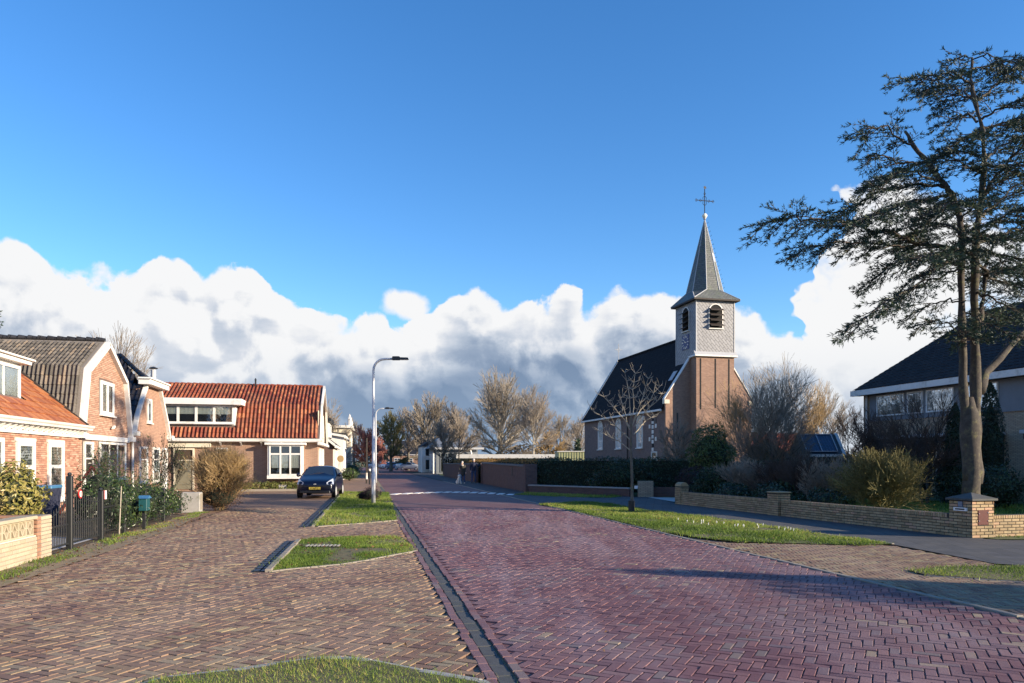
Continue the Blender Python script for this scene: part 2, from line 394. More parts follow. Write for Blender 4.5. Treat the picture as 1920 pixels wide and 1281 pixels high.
class B:
    """collects quads and polygons"""
    def __init__(s):
        s.v = []; s.f = []
    def add(s, V, F):
        o = len(s.v)
        s.v.extend(tuple(p) for p in V)
        s.f.extend(tuple(i+o for i in f) for f in F)
        return s
    def box(s, x0, x1, y0, y1, z0, z1):
        return s.add([(x0, y0, z0), (x1, y0, z0), (x1, y1, z0), (x0, y1, z0), (x0, y0, z1), (x1, y0, z1), (x1, y1, z1), (x0, y1, z1)],
                     [(0, 3, 2, 1), (4, 5, 6, 7), (0, 1, 5, 4), (1, 2, 6, 5), (2, 3, 7, 6), (3, 0, 4, 7)])
    def bbox(s, x0, x1, y0, y1, z0, z1, b=.01):
        """box with chamfered vertical and top edges"""
        ring = [(x0+b, y0), (x1-b, y0), (x1, y0+b), (x1, y1-b), (x1-b, y1), (x0+b, y1), (x0, y1-b), (x0, y0+b)]
        ins = [(x0+b*1.7, y0+b), (x1-b*1.7, y0+b), (x1-b, y0+b*1.7), (x1-b, y1-b*1.7), (x1-b*1.7, y1-b), (x0+b*1.7, y1-b), (x0+b, y1-b*1.7), (x0+b, y0+b*1.7)]
        V = [(x, y, z0) for x, y in ring] + [(x, y, z1-b) for x, y in ring] + [(x, y, z1) for x, y in ins]
        F = [tuple(range(7, -1, -1)), tuple(range(16, 24))]
        for k in range(8):
            j = (k+1) % 8
            F += [(k, j, 8+j, 8+k), (8+k, 8+j, 16+j, 16+k)]
        return s.add(V, F)
    def prism(s, poly, axis, a0, a1):
        """polygon in the two other axes extruded along axis (x, y or z)"""
        def P(p, a):
            return {'x': (a, p[0], p[1]), 'y': (p[0], a, p[1]), 'z': (p[0], p[1], a)}[axis]
        n = len(poly)
        V = [P(p, a0) for p in poly] + [P(p, a1) for p in poly]
        F = [tuple(range(n-1, -1, -1)), tuple(range(n, 2*n))] + [(i, (i+1) % n, n+(i+1) % n, n+i) for i in range(n)]
        return s.add(V, F)
    def hexa(s, lo, hi):
        """eight corners: lower ring and upper ring"""
        n = len(lo)
        return s.add(list(lo)+list(hi), [tuple(range(n-1, -1, -1)), tuple(range(n, 2*n))] + [(i, (i+1) % n, n+(i+1) % n, n+i) for i in range(n)])
    def slab(s, a, b, c, d, t):
        """sheet a b c d (counterclockwise from outside) thickened inwards by t"""
        a, b, c, d = map(Vector, (a, b, c, d))
        n = (b-a).cross(d-a).normalized()*t
        return s.hexa([a-n, b-n, c-n, d-n], [a, b, c, d])
    def tube(s, pts, rad, n=8, cap=True):
        pts = [Vector(p) for p in pts]
        if not hasattr(rad, '__len__'):
            rad = [rad]*len(pts)
        V = []; F = []
        prev = None
        for i, p in enumerate(pts):
            d = (pts[min(i+1, len(pts)-1)]-pts[max(i-1, 0)]).normalized()
            if prev is None:
                a = d.orthogonal().normalized()
            else:
                a = (prev - d*prev.dot(d)).normalized()
            prev = a
            bb = d.cross(a)
            for k in range(n):
                t = 2*pi*k/n
                V.append(p+(a*cos(t)+bb*sin(t))*rad[i])
        for i in range(len(pts)-1):
            for k in range(n):
                F.append((i*n+k, i*n+(k+1) % n, (i+1)*n+(k+1) % n, (i+1)*n+k))
        if cap:
            F.append(tuple(range(n-1, -1, -1)))
            F.append(tuple(range((len(pts)-1)*n, len(pts)*n)))
        return s.add(V, F)
    def ball(s, c, r, nu=10, nv=6, sz=1.0):
        V = [(c[0], c[1], c[2]-r*sz)]; F = []
        for j in range(1, nv):
            ph = -pi/2+pi*j/nv
            for i in range(nu):
                t = 2*pi*i/nu
                V.append((c[0]+r*cos(ph)*cos(t), c[1]+r*cos(ph)*sin(t), c[2]+r*sz*sin(ph)))
        V.append((c[0], c[1], c[2]+r*sz))
        for i in range(nu):
            F.append((0, 1+(i+1) % nu, 1+i))
            F.append((len(V)-1, 1+(nv-2)*nu+i, 1+(nv-2)*nu+(i+1) % nu))
        for j in range(nv-2):
            for i in range(nu):
                a = 1+j*nu+i; b2 = 1+j*nu+(i+1) % nu
                F.append((a, b2, b2+nu, a+nu))
        return s.add(V, F)
    def build(s, name, mat, parent=None, smooth=False, r=None, loc=None, rot=None, label=None):
        me = bpy.data.meshes.new(name)
        me.from_pydata([tuple(p) for p in s.v], [], s.f)
        me.update()
        return link(name, me, mat, parent, smooth, r, loc, rot, label)

def box_uv(me):
    nl, npol = len(me.loops), len(me.polygons)
    if not nl:
        return
    co = np.empty(len(me.vertices)*3, 'f'); me.vertices.foreach_get('co', co); co = co.reshape(-1, 3)
    nr = np.empty(npol*3, 'f'); me.polygons.foreach_get('normal', nr); nr = nr.reshape(-1, 3)
    tot = np.empty(npol, 'i'); me.polygons.foreach_get('loop_total', tot)
    vi = np.empty(nl, 'i'); me.loops.foreach_get('vertex_index', vi)
    n = np.repeat(nr, tot, axis=0)
    h = np.stack([-n[:, 1], n[:, 0], np.zeros(nl, 'f')], 1)
    L = np.linalg.norm(h, axis=1)
    flat = L < .12
    h[flat] = (1, 0, 0)
    L[flat] = 1
    h /= L[:, None]
    v = np.cross(n, h)
    p = co[vi]
    uv = np.stack([(p*h).sum(1), (p*v).sum(1)], 1).astype('f')
    lay = me.uv_layers.new(name='UVMap')
    lay.data.foreach_set('uv', uv.ravel())

def link(name, me, mat, parent=None, smooth=False, r=None, loc=None, rot=None, label=None, uv=True):
    if isinstance(mat, str):
        mat = M[mat]
    me.materials.append(mat)
    if uv:
        box_uv(me)
    if smooth:
        me.polygons.foreach_set('use_smooth', [True]*len(me.polygons))
    if r is not None:
        at = me.attributes.new('r', 'FLOAT', 'FACE')
        at.data.foreach_set('value', np.broadcast_to(np.asarray(r, 'f'), (len(me.polygons),)).copy())
    o = bpy.data.objects.new(name, me)
    C.objects.link(o)
    if parent is not None:
        o.parent = parent
    if loc is not None:
        o.location = loc
    if rot is not None:
        o.rotation_euler = rot
    if label:
        o['label'] = label
    return o

def np_mesh(name, V, F):
    """V (n,3); F list of int arrays (m,k)"""
    me = bpy.data.meshes.new(name)
    V = np.asarray(V, 'f')
    F = [np.asarray(f, 'i') for f in F if len(f)]
    me.vertices.add(len(V)); me.vertices.foreach_set('co', V.ravel())
    idx = np.concatenate([f.ravel() for f in F])
    tot = np.concatenate([np.full(len(f), f.shape[1], 'i') for f in F])
    st = np.concatenate([[0], np.cumsum(tot)[:-1]]).astype('i')
    me.loops.add(len(idx)); me.loops.foreach_set('vertex_index', idx)
    me.polygons.add(len(tot))
    me.polygons.foreach_set('loop_start', st)
    me.polygons.foreach_set('loop_total', tot)
    me.polygons.foreach_set('use_smooth', np.zeros(len(tot), bool))
    me.update(calc_edges=True)
    return me

def thing(name, label, cat, loc=(0, 0, 0), rz=0.0, group=None):
    o = bpy.data.objects.new(name, None)
    o.empty_display_size = .3
    C.objects.link(o)
    o.location = loc
    o.rotation_euler = (0, 0, rz)
    tag(o, label, cat, group)
    return o

def tag(o, label=None, cat=None, group=None, kind=None):
    if label: o['label'] = label
    if cat: o['category'] = cat
    if group: o['group'] = group
    if kind: o['kind'] = kind
    return o

def copy_tree(o, parent=None):
    c = o.copy()
    C.objects.link(c)
    c.parent = parent
    for ch in [x for x in KIDS.get(o.name, [])]:
        copy_tree(ch, c)
    return c
KIDS = {}
def index_kids(root):
    def rec(o):
        KIDS[o.name] = list(o.children)
        for c in o.children:
            rec(c)
    rec(root)

def rzm(a):
    c, s_ = np.cos(a), np.sin(a)
    z = np.zeros_like(c); o = np.ones_like(c)
    return np.stack([np.stack([c, -s_, z], -1), np.stack([s_, c, z], -1), np.stack([z, z, o], -1)], -2)

def local_to_world(parent, P):
    P = np.asarray(P, 'f')
    if parent is None:
        return P
    R = rzm(np.array(parent.rotation_euler[2]))
    Q = P @ R.T + np.array(parent.location)
    return local_to_world(parent.parent, Q) if parent.parent else Q

def pieces(parent, name, TV, TF, locs, mats, mat, rvals=None, n_ind=300, variants=12, mass_name=None):
    """alike pieces: the nearest n_ind as objects that share meshes, the rest joined"""
    locs = np.asarray(locs, 'f'); mats = np.asarray(mats, 'f')
    N = len(locs)
    if N == 0:
        return
    TV = np.asarray(TV, 'f')
    if rvals is None:
        rvals = RNG.random(N)
    w = local_to_world(parent, locs)
    d = np.linalg.norm(w-np.array([0, 0, 1.6]), axis=1)
    vis = (w[:, 1] > 1) & (np.abs(w[:, 0]/np.maximum(w[:, 1], .1)) < .70)
    d = d + np.where(vis, 0, 1000)
    order = np.argsort(d)
    ind, rest_ = order[:n_ind], order[n_ind:]
    meshes = []
    for k in range(variants):
        rv = (k+.5)/variants
        me = bpy.data.meshes.new(name)
        me.from_pydata([tuple(map(float, p)) for p in TV], [], TF)
        me.update()
        me.materials.append(M[mat] if isinstance(mat, str) else mat)
        at = me.attributes.new('r', 'FLOAT', 'FACE')
        at.data.foreach_set('value', np.full(len(TF), rv, 'f'))
        meshes.append(me)
    for i in ind:
        o = bpy.data.objects.new(name, meshes[min(variants-1, int(rvals[i]*variants))])
        C.objects.link(o)
        o.parent = parent
        m4 = Matrix.Identity(4)
        for a in range(3):
            for b in range(3):
                m4[a][b] = float(mats[i][a][b])
            m4[a][3] = float(locs[i][a])
        o.matrix_basis = m4
    if len(rest_):
        V = np.einsum('nij,vj->nvi', mats[rest_], TV) + locs[rest_][:, None, :]
        nv = len(TV)
        off_ = (np.arange(len(rest_))*nv)[:, None]
        Fs = []; rs = []
        for k in (3, 4):
            fk = np.array([f for f in TF if len(f) == k], 'i')
            if len(fk):
                Fs.append((fk[None]+off_[:, :, None]).reshape(-1, k))
                rs.append(np.repeat(rvals[rest_], len(fk)))
        me = np_mesh(mass_name or name, V.reshape(-1, 3), Fs)
        o = link(mass_name or name+'s_beyond', me, mat, parent, r=np.concatenate(rs), uv=False)
        o['kind'] = 'stuff'
        return o

def brick_tmpl(L, Wd, H, b):
    """brick lying with its face up (z), chamfered: centre at the origin of its face"""
    x, y = L/2, Wd/2
    V = [(-x, -y, -H), (x, -y, -H), (x, y, -H), (-x, y, -H), (-x, -y, -b), (x, -y, -b), (x, y, -b), (-x, y, -b),
         (-x+b, -y+b, 0), (x-b, -y+b, 0), (x-b, y-b, 0), (-x+b, y-b, 0)]
    F = []
    for k in range(4):
        j = (k+1) % 4
        F += [(k, j, 4+j, 4+k), (4+k, 4+j, 8+j, 8+k)]
    F.append((8, 9, 10, 11))
    return V, F

# vertical brick facing: local frame of the facing has x along, z up, -y outwards
VB_F = None
def facing(parent, loc, rz, spans, z0, z1, mat, bl=.21, bh=.055, joint=.010, proud=.012, n_ind=300, soldier_top=False, variants=8):
    """running-bond bricks; spans(z) gives the intervals of x that are wall at height z"""
    P = []; SX = []; SZ = []
    z = z0
    row = 0
    while z + bh*.8 < z1:
        zc = z+bh/2
        last = soldier_top and z + 2.6*bh > z1
        for a, b in spans(zc):
            if last:
                x = a
                while x + bh < b:
                    P.append((x+bh/2, zc*0+(z+z1)/2)); SX.append(bh); SZ.append(z1-z)
                    x += bh+joint
                continue
            x = a - (bl+joint)*(.5 if row % 2 else 0.0)
            while x < b:
                xa, xb = max(x, a), min(x+bl, b)
                if xb-xa > .03:
                    P.append(((xa+xb)/2, zc)); SX.append(xb-xa); SZ.append(bh)
                x += bl+joint
        row += 1
        if last:
            break
        z += bh+joint
    P = np.array(P, 'f'); SX = np.array(SX, 'f'); SZ = np.array(SZ, 'f')
    n = len(P)
    if not n:
        return
    TV, TF = brick_tmpl(1, 1, 1, .0)
    bv = []
    for (x, y, zz) in TV:
        bv.append((x, y, zz))
    # unit template: face towards -y, size 1 x 1, chamfer in fixed proportion
    c = .04
    U = [(-.5, 0, -.5), (.5, 0, -.5), (.5, 0, .5), (-.5, 0, .5),
         (-.5, -proud+.004, -.5), (.5, -proud+.004, -.5), (.5, -proud+.004, .5), (-.5, -proud+.004, .5),
         (-.5+c*.4, -proud, -.5+c*2), (.5-c*.4, -proud, -.5+c*2), (.5-c*.4, -proud, .5-c*2), (-.5+c*.4, -proud, .5-c*2)]
    jit = RNG.normal(0, .0015, n)
    lx = np.stack([P[:, 0], jit, P[:, 1]], 1)
    R0 = rzm(np.array(rz))
    locs = lx @ R0.T + np.array(loc)
    Sm = np.zeros((n, 3, 3), 'f')
    Sm[:, 0, 0] = SX; Sm[:, 1, 1] = 1; Sm[:, 2, 2] = SZ
    mats = np.einsum('ij,njk->nik', R0, Sm)
    return pieces(parent, 'brick', U, TF, locs, mats, mat, n_ind=n_ind, variants=variants, mass_name='bricks_beyond')

# ------------------------------------------------------------------ road frame
TH = math.atan(.2)                      # the street runs 11.3 degrees left of the view
def gutter_x(y): return 1.05-.2*y
def kerb_x(y): return 6.75-.21*y
def bound_x(y): return -5.35-.195*y      # line of the garden walls on the left
def gp(u, v):
    """ground point surveyed from the photograph"""
    D = 2224/(v-864)
    return ((u-960)/1390*D, D)

def inside(poly, x, y):
    """vectorised point in polygon"""
    r = np.zeros(x.shape, bool)
    n = len(poly)
    for i in range(n):
        x0, y0 = poly[i]; x1, y1 = poly[(i+1) % n]
        if y0 == y1:
            continue
        cnd = ((y0 > y) != (y1 > y)) & (x < (x1-x0)*(y-y0)/(y1-y0)+x0)
        r ^= cnd
    return r

def sheet(name, poly, z, mat, kind='structure', parent=None):
    b = B().add([(x, y, z) for x, y in poly], [tuple(range(len(poly)))])
    o = b.build(name, mat, parent)
    if o.data.polygons[0].normal.z < 0:
        o.data.flip_normals()
    if parent is None:
        o['kind'] = kind
    return o
# ================================================================== GROUND
M['road_far'] = bricktex('road_brick_beyond', (.23, .10, .095), (.175, .078, .078), (.10, .06, .055), .21, .085, .010, .72, radians(27), .40, .45, .5, blotch=(.55, (.21, .17, .16), .35), spec=.45)
M['lane_far'] = bricktex('lane_brick_beyond', (.35, .22, .135), (.25, .15, .10), (.15, .10, .07), .21, .085, .010, .75, radians(23), .35, .45, .5, blotch=(.6, (.30, .22, .13), .35), spec=.4)
M['drive_far'] = bricktex('driveway_brick_beyond', (.30, .20, .14), (.22, .14, .105), (.13, .10, .07), .21, .07, .010, .75, radians(-14), .35, .45, .5, blotch=(.8, (.34, .27, .18), .5), spec=.3)

sheet('ground', [(-900, -40), (900, -40), (900, 1800), (-900, 1800)], -.10, 'grass_ground')
road = sheet('road', [(gutter_x(-3)+.12, -3), (kerb_x(-3), -3), (kerb_x(112), 112), (gutter_x(112)+.12, 112)], -.012, 'road_far')
lane = sheet('service_road', [(bound_x(-3), -3), (gutter_x(-3)-.12, -3), (gutter_x(112)-.12, 112), (bound_x(112)+1.6, 112), (bound_x(44)+1.6, 44), (bound_x(40)-6, 39.6), (bound_x(23)-3, 24.5), (bound_x(22), 22)], -.016, 'lane_far')
drive = sheet('driveway', [(kerb_x(-3)+.1, -3), (30, -3), (30, 8), (12.5, 8.6), (7.6, 11.6), (7.25, 14.4), (4.6, 22.9), (kerb_x(17)+.1, 17)], -.020, 'drive_far')
vu = [gp(*p) for p in [(1594, 1009), (1488, 995), (1382, 977), (1240, 961), (1120, 942)]]
wall_x = lambda y: 9.5-.284*(y-15.3)
pave = sheet('pavement', [(30, 8.0), (30, 14.2), (9.9, 14.9), (9.5, 15.3), (6.2, 27.4), (6.1, 29.3), (6.3, 32.7), (5.2, 32.9), (.83, 37.2), (.70, 38), (-7.2, 76.9), (-10.5, 100), (kerb_x(100)+.1, 100), (kerb_x(27.5)+.1, 27.5), gp(1010, 945)] + vu[::-1] + [(7.25, 14.2), (7.5, 11.5), (12.5, 8.5)], .004, 'asphalt')
plaza = sheet('far_street', [(-60, 110), (60, 110), (60, 175), (-60, 175)], -.006, 'road_far')
sheet('garden_soil', [(-60, 1), (bound_x(1), 1), (bound_x(22.3), 22.3), (bound_x(22)-3.2, 24.2), (-12, 39.6), (-60, 39.6)], -.03, 'soil')
dirt_strip = sheet('sandy_strip', [(bound_x(1), 1), (bound_x(1)+.62, 1), (bound_x(9)+.70, 9), (bound_x(14)+.80, 14), (bound_x(18)+.75, 18), (bound_x(23)+.2, 23.5), (bound_x(22.3), 22.3)], .003, 'dirt')
lawn = sheet('lawn', [(9.9, 15.1), (30, 14.3), (60, 30), (60, 75), (0, 75), (1.2, 38), (6.6, 33), (6.5, 27)], .0, 'grass_ground')

isl1 = [gp(*p) for p in [(643, 923), (728, 924), (745, 976), (700, 980), (600, 987), (587, 988)]]
isl2 = [gp(*p) for p in [(560, 1015), (597, 1009), (660, 1006), (747, 1007), (781, 1030), (781, 1033), (693, 1050), (637, 1059), (522, 1070), (503, 1073)]]
isl3 = [(-2.95, 3.2), (-2.8, 5.0), gp(312, 1272), gp(437, 1259), gp(520, 1246), gp(594, 1236), gp(640, 1235), gp(694, 1240), gp(787, 1259), gp(900, 1278), (.2, 4.6), (.6, 3.2)]
verge = [gp(*p) for p in [(1010, 946), (1057, 943), (1120, 942), (1240, 961), (1382, 977), (1488, 995), (1594, 1009), (1675, 1021), (1612, 1023), (1382, 1017), (1310, 1009)]] + [(kerb_x(y)+.12, y) for y in (16.5, 18, 20, 22, 24.5)]
verge2 = [gp(*p) for p in [(1700, 1070), (1771, 1064), (1920, 1061)]] + [(12.5, 8.3), (12.5, 6.5)] + [gp(*p) for p in [(1920, 1091), (1736, 1079)]]
verge3 = [(.1, 34.9), (.95, 36.7), (4.9, 33.0), (4.2, 31.8), (2.2, 32.6)]
for i, p in enumerate((isl1, isl2, isl3, verge, verge2, verge3)):
    sheet(['island_soil', 'island_soil', 'island_soil', 'verge_soil', 'verge_soil', 'verge_soil'][i], p, .010 if i != 3 else .012, 'worn_turf')

# ---------------------------------------------------------------- herringbone bricks
def herring(poly_test, y0, y1, ang, L=.207, w=.087):
    ca, sa = cos(ang), sin(ang)
    R = 40
    out = []
    # lattice in the rotated frame: k*(w,w) + m*(L,-L)
    ks = np.arange(-520, 521); ms = np.arange(-150, 151)
    K, Mm = np.meshgrid(ks, ms)
    bx_ = (K*w + Mm*L).ravel(); by_ = (K*w - Mm*L).ravel()
    for (ox, oy, a) in ((L/2, w/2, 0.0), (w/2, w+L/2, pi/2)):
        x = bx_+ox; y = by_+oy
        X = x*ca - y*sa; Y = x*sa + y*ca + 14.0
        keep = (Y > y0) & (Y < y1) & (np.abs(X) < .80*np.maximum(Y, 0)+.4)
        X, Y = X[keep], Y[keep]
        k2 = poly_test(X, Y)
        out.append(np.stack([X[k2], Y[k2], np.full(k2.sum(), ang+a)], 1))
    return np.concatenate(out)

def lay(parent, pts, mat, z=0.0, L=.207, w=.087, tilt=.014, n_ind=300, patch=1.0, bias=0.0):
    n = len(pts)
    TV, TF = brick_tmpl(L-.010, w-.010, .016, .003)
    a = pts[:, 2] + RNG.normal(0, .012, n)
    R = rzm(a)
    tx = RNG.normal(0, tilt, n); ty = RNG.normal(0, tilt, n)
    T = np.zeros((n, 3, 3)); T[:, 0, 0] = 1; T[:, 1, 1] = 1; T[:, 2, 2] = 1
    T[:, 2, 0] = tx; T[:, 2, 1] = ty; T[:, 0, 2] = -tx; T[:, 1, 2] = -ty
    mats_ = np.einsum('nij,njk->nik', R, T)
    locs = np.stack([pts[:, 0], pts[:, 1], z+RNG.normal(0, .0013, n)], 1)
    lf = (np.sin(pts[:, 0]*1.7*patch+1)*np.cos(pts[:, 1]*.9*patch) + np.sin(pts[:, 0]*.6-pts[:, 1]*1.3*patch+2))*.05
    r = np.clip(RNG.random(n)*.98+lf+bias, 0.001, .999)
    return pieces(parent, 'brick', TV, TF, locs, mats_, mat, r, n_ind=n_ind, variants=16, mass_name='bricks_beyond')

NEAR_END = 25.0
def in_road(x, y):
    return (x > gutter_x(y)+.18) & (x < kerb_x(y)-.05)
def in_lane(x, y):
    ok = (x < gutter_x(y)-.18) & (x > bound_x(y)+.74)
    for p in (isl1, isl2, isl3):
        cx = sum(a for a, b in p)/len(p); cy = sum(b for a, b in p)/len(p)
        grown = [(cx+(a-cx)*1.03, cy+(b-cy)*1.01) for a, b in p]
        ok &= ~inside(grown, x, y)
    return ok
drive_poly = [(kerb_x(5), 5), (30, 5), (12.3, 8.3), (7.55, 11.2), (7.15, 14.0), (6.6, 14.25), gp(1382, 1018), gp(1300, 1012)]
def in_drive(x, y):
    return inside(drive_poly, x, y) & (x > kerb_x(y)+.17) & ~inside([(a+.03, b) for a, b in verge2], x, y)
lay(road, herring(in_road, 4.6, NEAR_END, radians(-27)), 'road_brick')
lay(lane, herring(in_lane, 4.6, NEAR_END, radians(-23)), 'lane_brick', patch=.7)
lay(drive, herring(in_drive, 5, 16, radians(-10), .207, .072), 'lane_brick', L=.207, w=.072, tilt=.008, bias=.12, z=-.004)

# rows of bricks laid lengthwise on both sides of the gutter, gutter slabs, kerb line
rows = []
y = 4.3
ang = pi/2+TH
while y < 40:
    yj = random.gauss(0, .008)
    rows.append((gutter_x(y)+.118+yj, y, ang)); rows.append((gutter_x(y)-.118+yj, y, ang))
    y += .205
rowpts = np.array(rows)
b = lay(road, rowpts, 'road_brick', z=.0035, tilt=.02, n_ind=60, bias=.05)
sheet('gutter_bed', [(gutter_x(-3)-.2, -3), (gutter_x(-3)+.2, -3), (gutter_x(112)+.2, 112), (gutter_x(112)-.2, 112)], -.0185, 'dirt')
TV, TF = brick_tmpl(.293, .128, .02, .006)
y = 4.2; locs = []; mm = []
while y < 46:
    locs.append((gutter_x(y)+random.gauss(0, .004), y, -.009+random.gauss(0, .002)))
    mm.append(rzm(np.array(ang+random.gauss(0, .01))))
    y += .297
pieces(road, 'gutter_slab', TV, TF, locs, mm, 'gutter')
TV, TF = brick_tmpl(.985, .085, .03, .008)
y = 4.2; locs = []; mm = []
while y < 58:
    locs.append((kerb_x(y)+.06, y, .006+random.gauss(0, .003)))
    mm.append(rzm(np.array(pi/2+math.atan(.21)+random.gauss(0, .004))))
    y += .97
pieces(road, 'kerb_stone', TV, TF, locs, mm, 'kerb')
# kerbs round the islands
def kerb_line(parent, poly, mat='kerb', wd=.07, ln=.5, z=.035):
    TV, TF = brick_tmpl(ln*.985, wd, .06, .008)
    locs = []; mm = []
    for (xa, ya), (xb, yb) in zip(poly[:-1], poly[1:]):
        L = math.hypot(xb-xa, yb-ya); n = max(1, round(L/ln)); a = math.atan2(yb-ya, xb-xa)
        for i in range(n):
            t = (i+.5)/n
            locs.append((xa+(xb-xa)*t, ya+(yb-ya)*t, z+random.gauss(0, .002)))
            R = rzm(np.array(a+random.gauss(0, .006)))
            mm.append(R @ np.diag([L/n/ln, 1, 1]))
    pieces(parent, 'kerb_stone', TV, TF, locs, mm, mat)
kerb_line(lane, isl2[9:10]+isl2[0:1], z=.045, wd=.09)
kerb_line(lane, [isl2[5], isl2[6], isl2[7], isl2[8], isl2[9]], z=.012, wd=.05)
kerb_line(lane, isl3[1:11], z=.010, wd=.09, mat='concrete')
kerb_line(lane, [isl1[5], isl1[0]], z=.035)
kerb_line(lane, [isl1[2], (isl1[5][0]+.1, isl1[5][1])], z=.015)
kerb_line(pave, verge[1:8], z=.02, wd=.06)
kerb_line(drive, [verge2[-1], verge2[-2]], z=.008)
# black drain channels beside the islands
def channel(p0, p1, wd, label):
    L = math.hypot(p1[0]-p0[0], p1[1]-p0[1]); a = math.atan2(p1[1]-p0[1], p1[0]-p0[0])
    t = thing('drain_channel', label, 'drain', (p0[0], p0[1], 0), a)
    B().box(0, L, -wd/2, wd/2, -.01, .004).build('channel_bed', 'dark', t)
    k = 0
    x = .02
    while x < L-.1:
        B().box(x, x+.20, -wd/2+.01, -.012, .004, .014).build('grate_bar', 'black', t) if k < 60 else None
        B().box(x+.03, x+.23, .012, wd/2-.01, .004, .014).build('grate_bar', 'black', t) if k < 60 else None
        x += .26; k += 1
q0, q1 = gp(487, 1073), gp(545, 1016)
channel(q0, q1, .20, 'dark drain channel along the left kerb of the small weedy island')
q0, q1 = gp(570, 989), gp(633, 927)
channel((q0[0]-.02, q0[1]), q1, .20, 'long dark drain channel beside the grass island with the lamp post')
gt = thing('drain_grate', 'slotted steel drain grate half buried in the weeds of the small island', 'drain', (gp(606, 1027)[0], gp(606, 1027)[1], .03), radians(3))
B().box(-.32, .32, -.10, .10, -.02, .002).build('grate_bed', 'dark', gt)
for k in range(9):
    B().box(-.30+k*.07, -.265+k*.07, -.09, .09, .002, .02).build('grate_bar', 'concrete', gt)

sheet('garden_path', [(bound_x(12.6)-.3, 12.6), (bound_x(15.3)-.3, 15.3), (-12.6, 17.0), (-11.8, 13.6)], -.012, 'tile_path')
# row of white blocks across the road at the speed table
for k in range(13):
    x0 = gutter_x(36)+.35+k*.46
    yy = 35.6+2.4*sin(pi*k/12)-(k/12)*.6
    o = B().hexa([(x0, yy-.55, -.012), (x0+.30, yy-.55, -.012), (x0+.42, yy+.55, -.012), (x0+.12, yy+.55, -.012)],
                 [(x0, yy-.55, .012), (x0+.30, yy-.55, .012), (x0+.42, yy+.55, .012), (x0+.12, yy+.55, .012)]).build('marking_block', 'white', road)

# ---------------------------------------------------------------- grass
def scatter(poly, n):
    xs = [p[0] for p in poly]; ys = [p[1] for p in poly]
    out = np.zeros((0, 2))
    A = 0
    while len(out) < n:
        x = RNG.uniform(min(xs), max(xs), n*2); y_ = RNG.uniform(min(ys), max(ys), n*2)
        k = inside(poly, x, y_)
        out = np.concatenate([out, np.stack([x[k], y_[k]], 1)])
    return out[:n]

def grass(name, poly, n, h, w, label, mat='grass', z=.01, thin=0.0, lo=0.0, hi=1.0, grp=None):
    P = scatter(poly, n)
    stray = RNG.random(n) < .16
    P[stray] += RNG.normal(0, .085, (stray.sum(), 2))*np.array([1.0, 1.6])
    if thin:   # bare patches
        q = np.array([mnoise.noise((p[0]*1.6, p[1]*1.1, 3.1)) for p in P])
        P = P[(q+RNG.normal(0, .12, len(q))) > -thin]
        n = len(P)
    a = RNG.uniform(0, 2*pi, n); hh = h*RNG.uniform(.4, 1.25, n)*(1+.5*np.sin(P[:, 0]*3.1)*np.sin(P[:, 1]*2.3)); ww = w*RNG.uniform(.6, 1.3, n)
    lean = RNG.normal(0, .55, (n, 2))*hh[:, None]
    dx = np.stack([np.cos(a)*ww, np.sin(a)*ww], 1)*.5
    Z = np.full(n, z-.01)
    v0 = np.column_stack([P-dx, Z]); v1 = np.column_stack([P+dx, Z]); v2 = np.column_stack([P+lean, Z+hh])
    V = np.stack([v0, v1, v2], 1).reshape(-1, 3)
    F = np.arange(3*n).reshape(n, 3)
    me = np_mesh(name, V, [F])
    r = np.clip(RNG.normal(.45, .24, n)+.25*np.sin(P[:, 0]*1.3+P[:, 1]*.7), lo, hi)
    o = link(name, me, mat, r=r, uv=False)
    tag(o, label, 'grass', grp, 'stuff')
    return o
grass('grass', isl3, 26000, .040, .007, 'short green grass at the near edge of the paving')
grass('grass', isl2, 34000, .050, .012, 'weedy green patch on the small island', thin=.12)
grass('grass', isl1, 36000, .075, .018, 'grass on the island round the white lamp post', thin=.30)
grass('grass', verge, 60000, .060, .020, 'long grass verge beside the right side of the road', thin=.38)
grass('grass', verge2, 16000, .055, .013, 'strip of bright grass by the driveway', thin=.55)
grass('grass', verge3, 9000, .08, .03, 'thin grass in front of the low churchyard wall', thin=.25)
grass('grass', [(bound_x(8)+.02, 8), (bound_x(8)+.5, 8), (bound_x(23)+.5, 23), (bound_x(23)+.02, 23)], 9000, .04, .012, 'tufts of weed along the garden walls on the left', thin=.03)
grass('grass', [(9.9, 15.5), (16, 14.5), (22, 20), (16, 30), (7.5, 30)], 42000, .09, .022, 'lawn behind the yellow brick wall')
# crocus buds in the verge
P = scatter([gp(1250, 975), gp(1420, 985), gp(1560, 1006), gp(1300, 985)], 26)
bb = B()
for x, y in P:
    bb.add([(x-.005, y, .03), (x+.005, y, .03), (x+.012, y, .075), (x, y-.008, .095), (x-.012, y, .075)], [(0, 1, 2, 3, 4)])
tag(bb.build('snowdrops', 'white_clean'), 'white snowdrops scattered over the grass verge', 'flowers', kind='stuff')
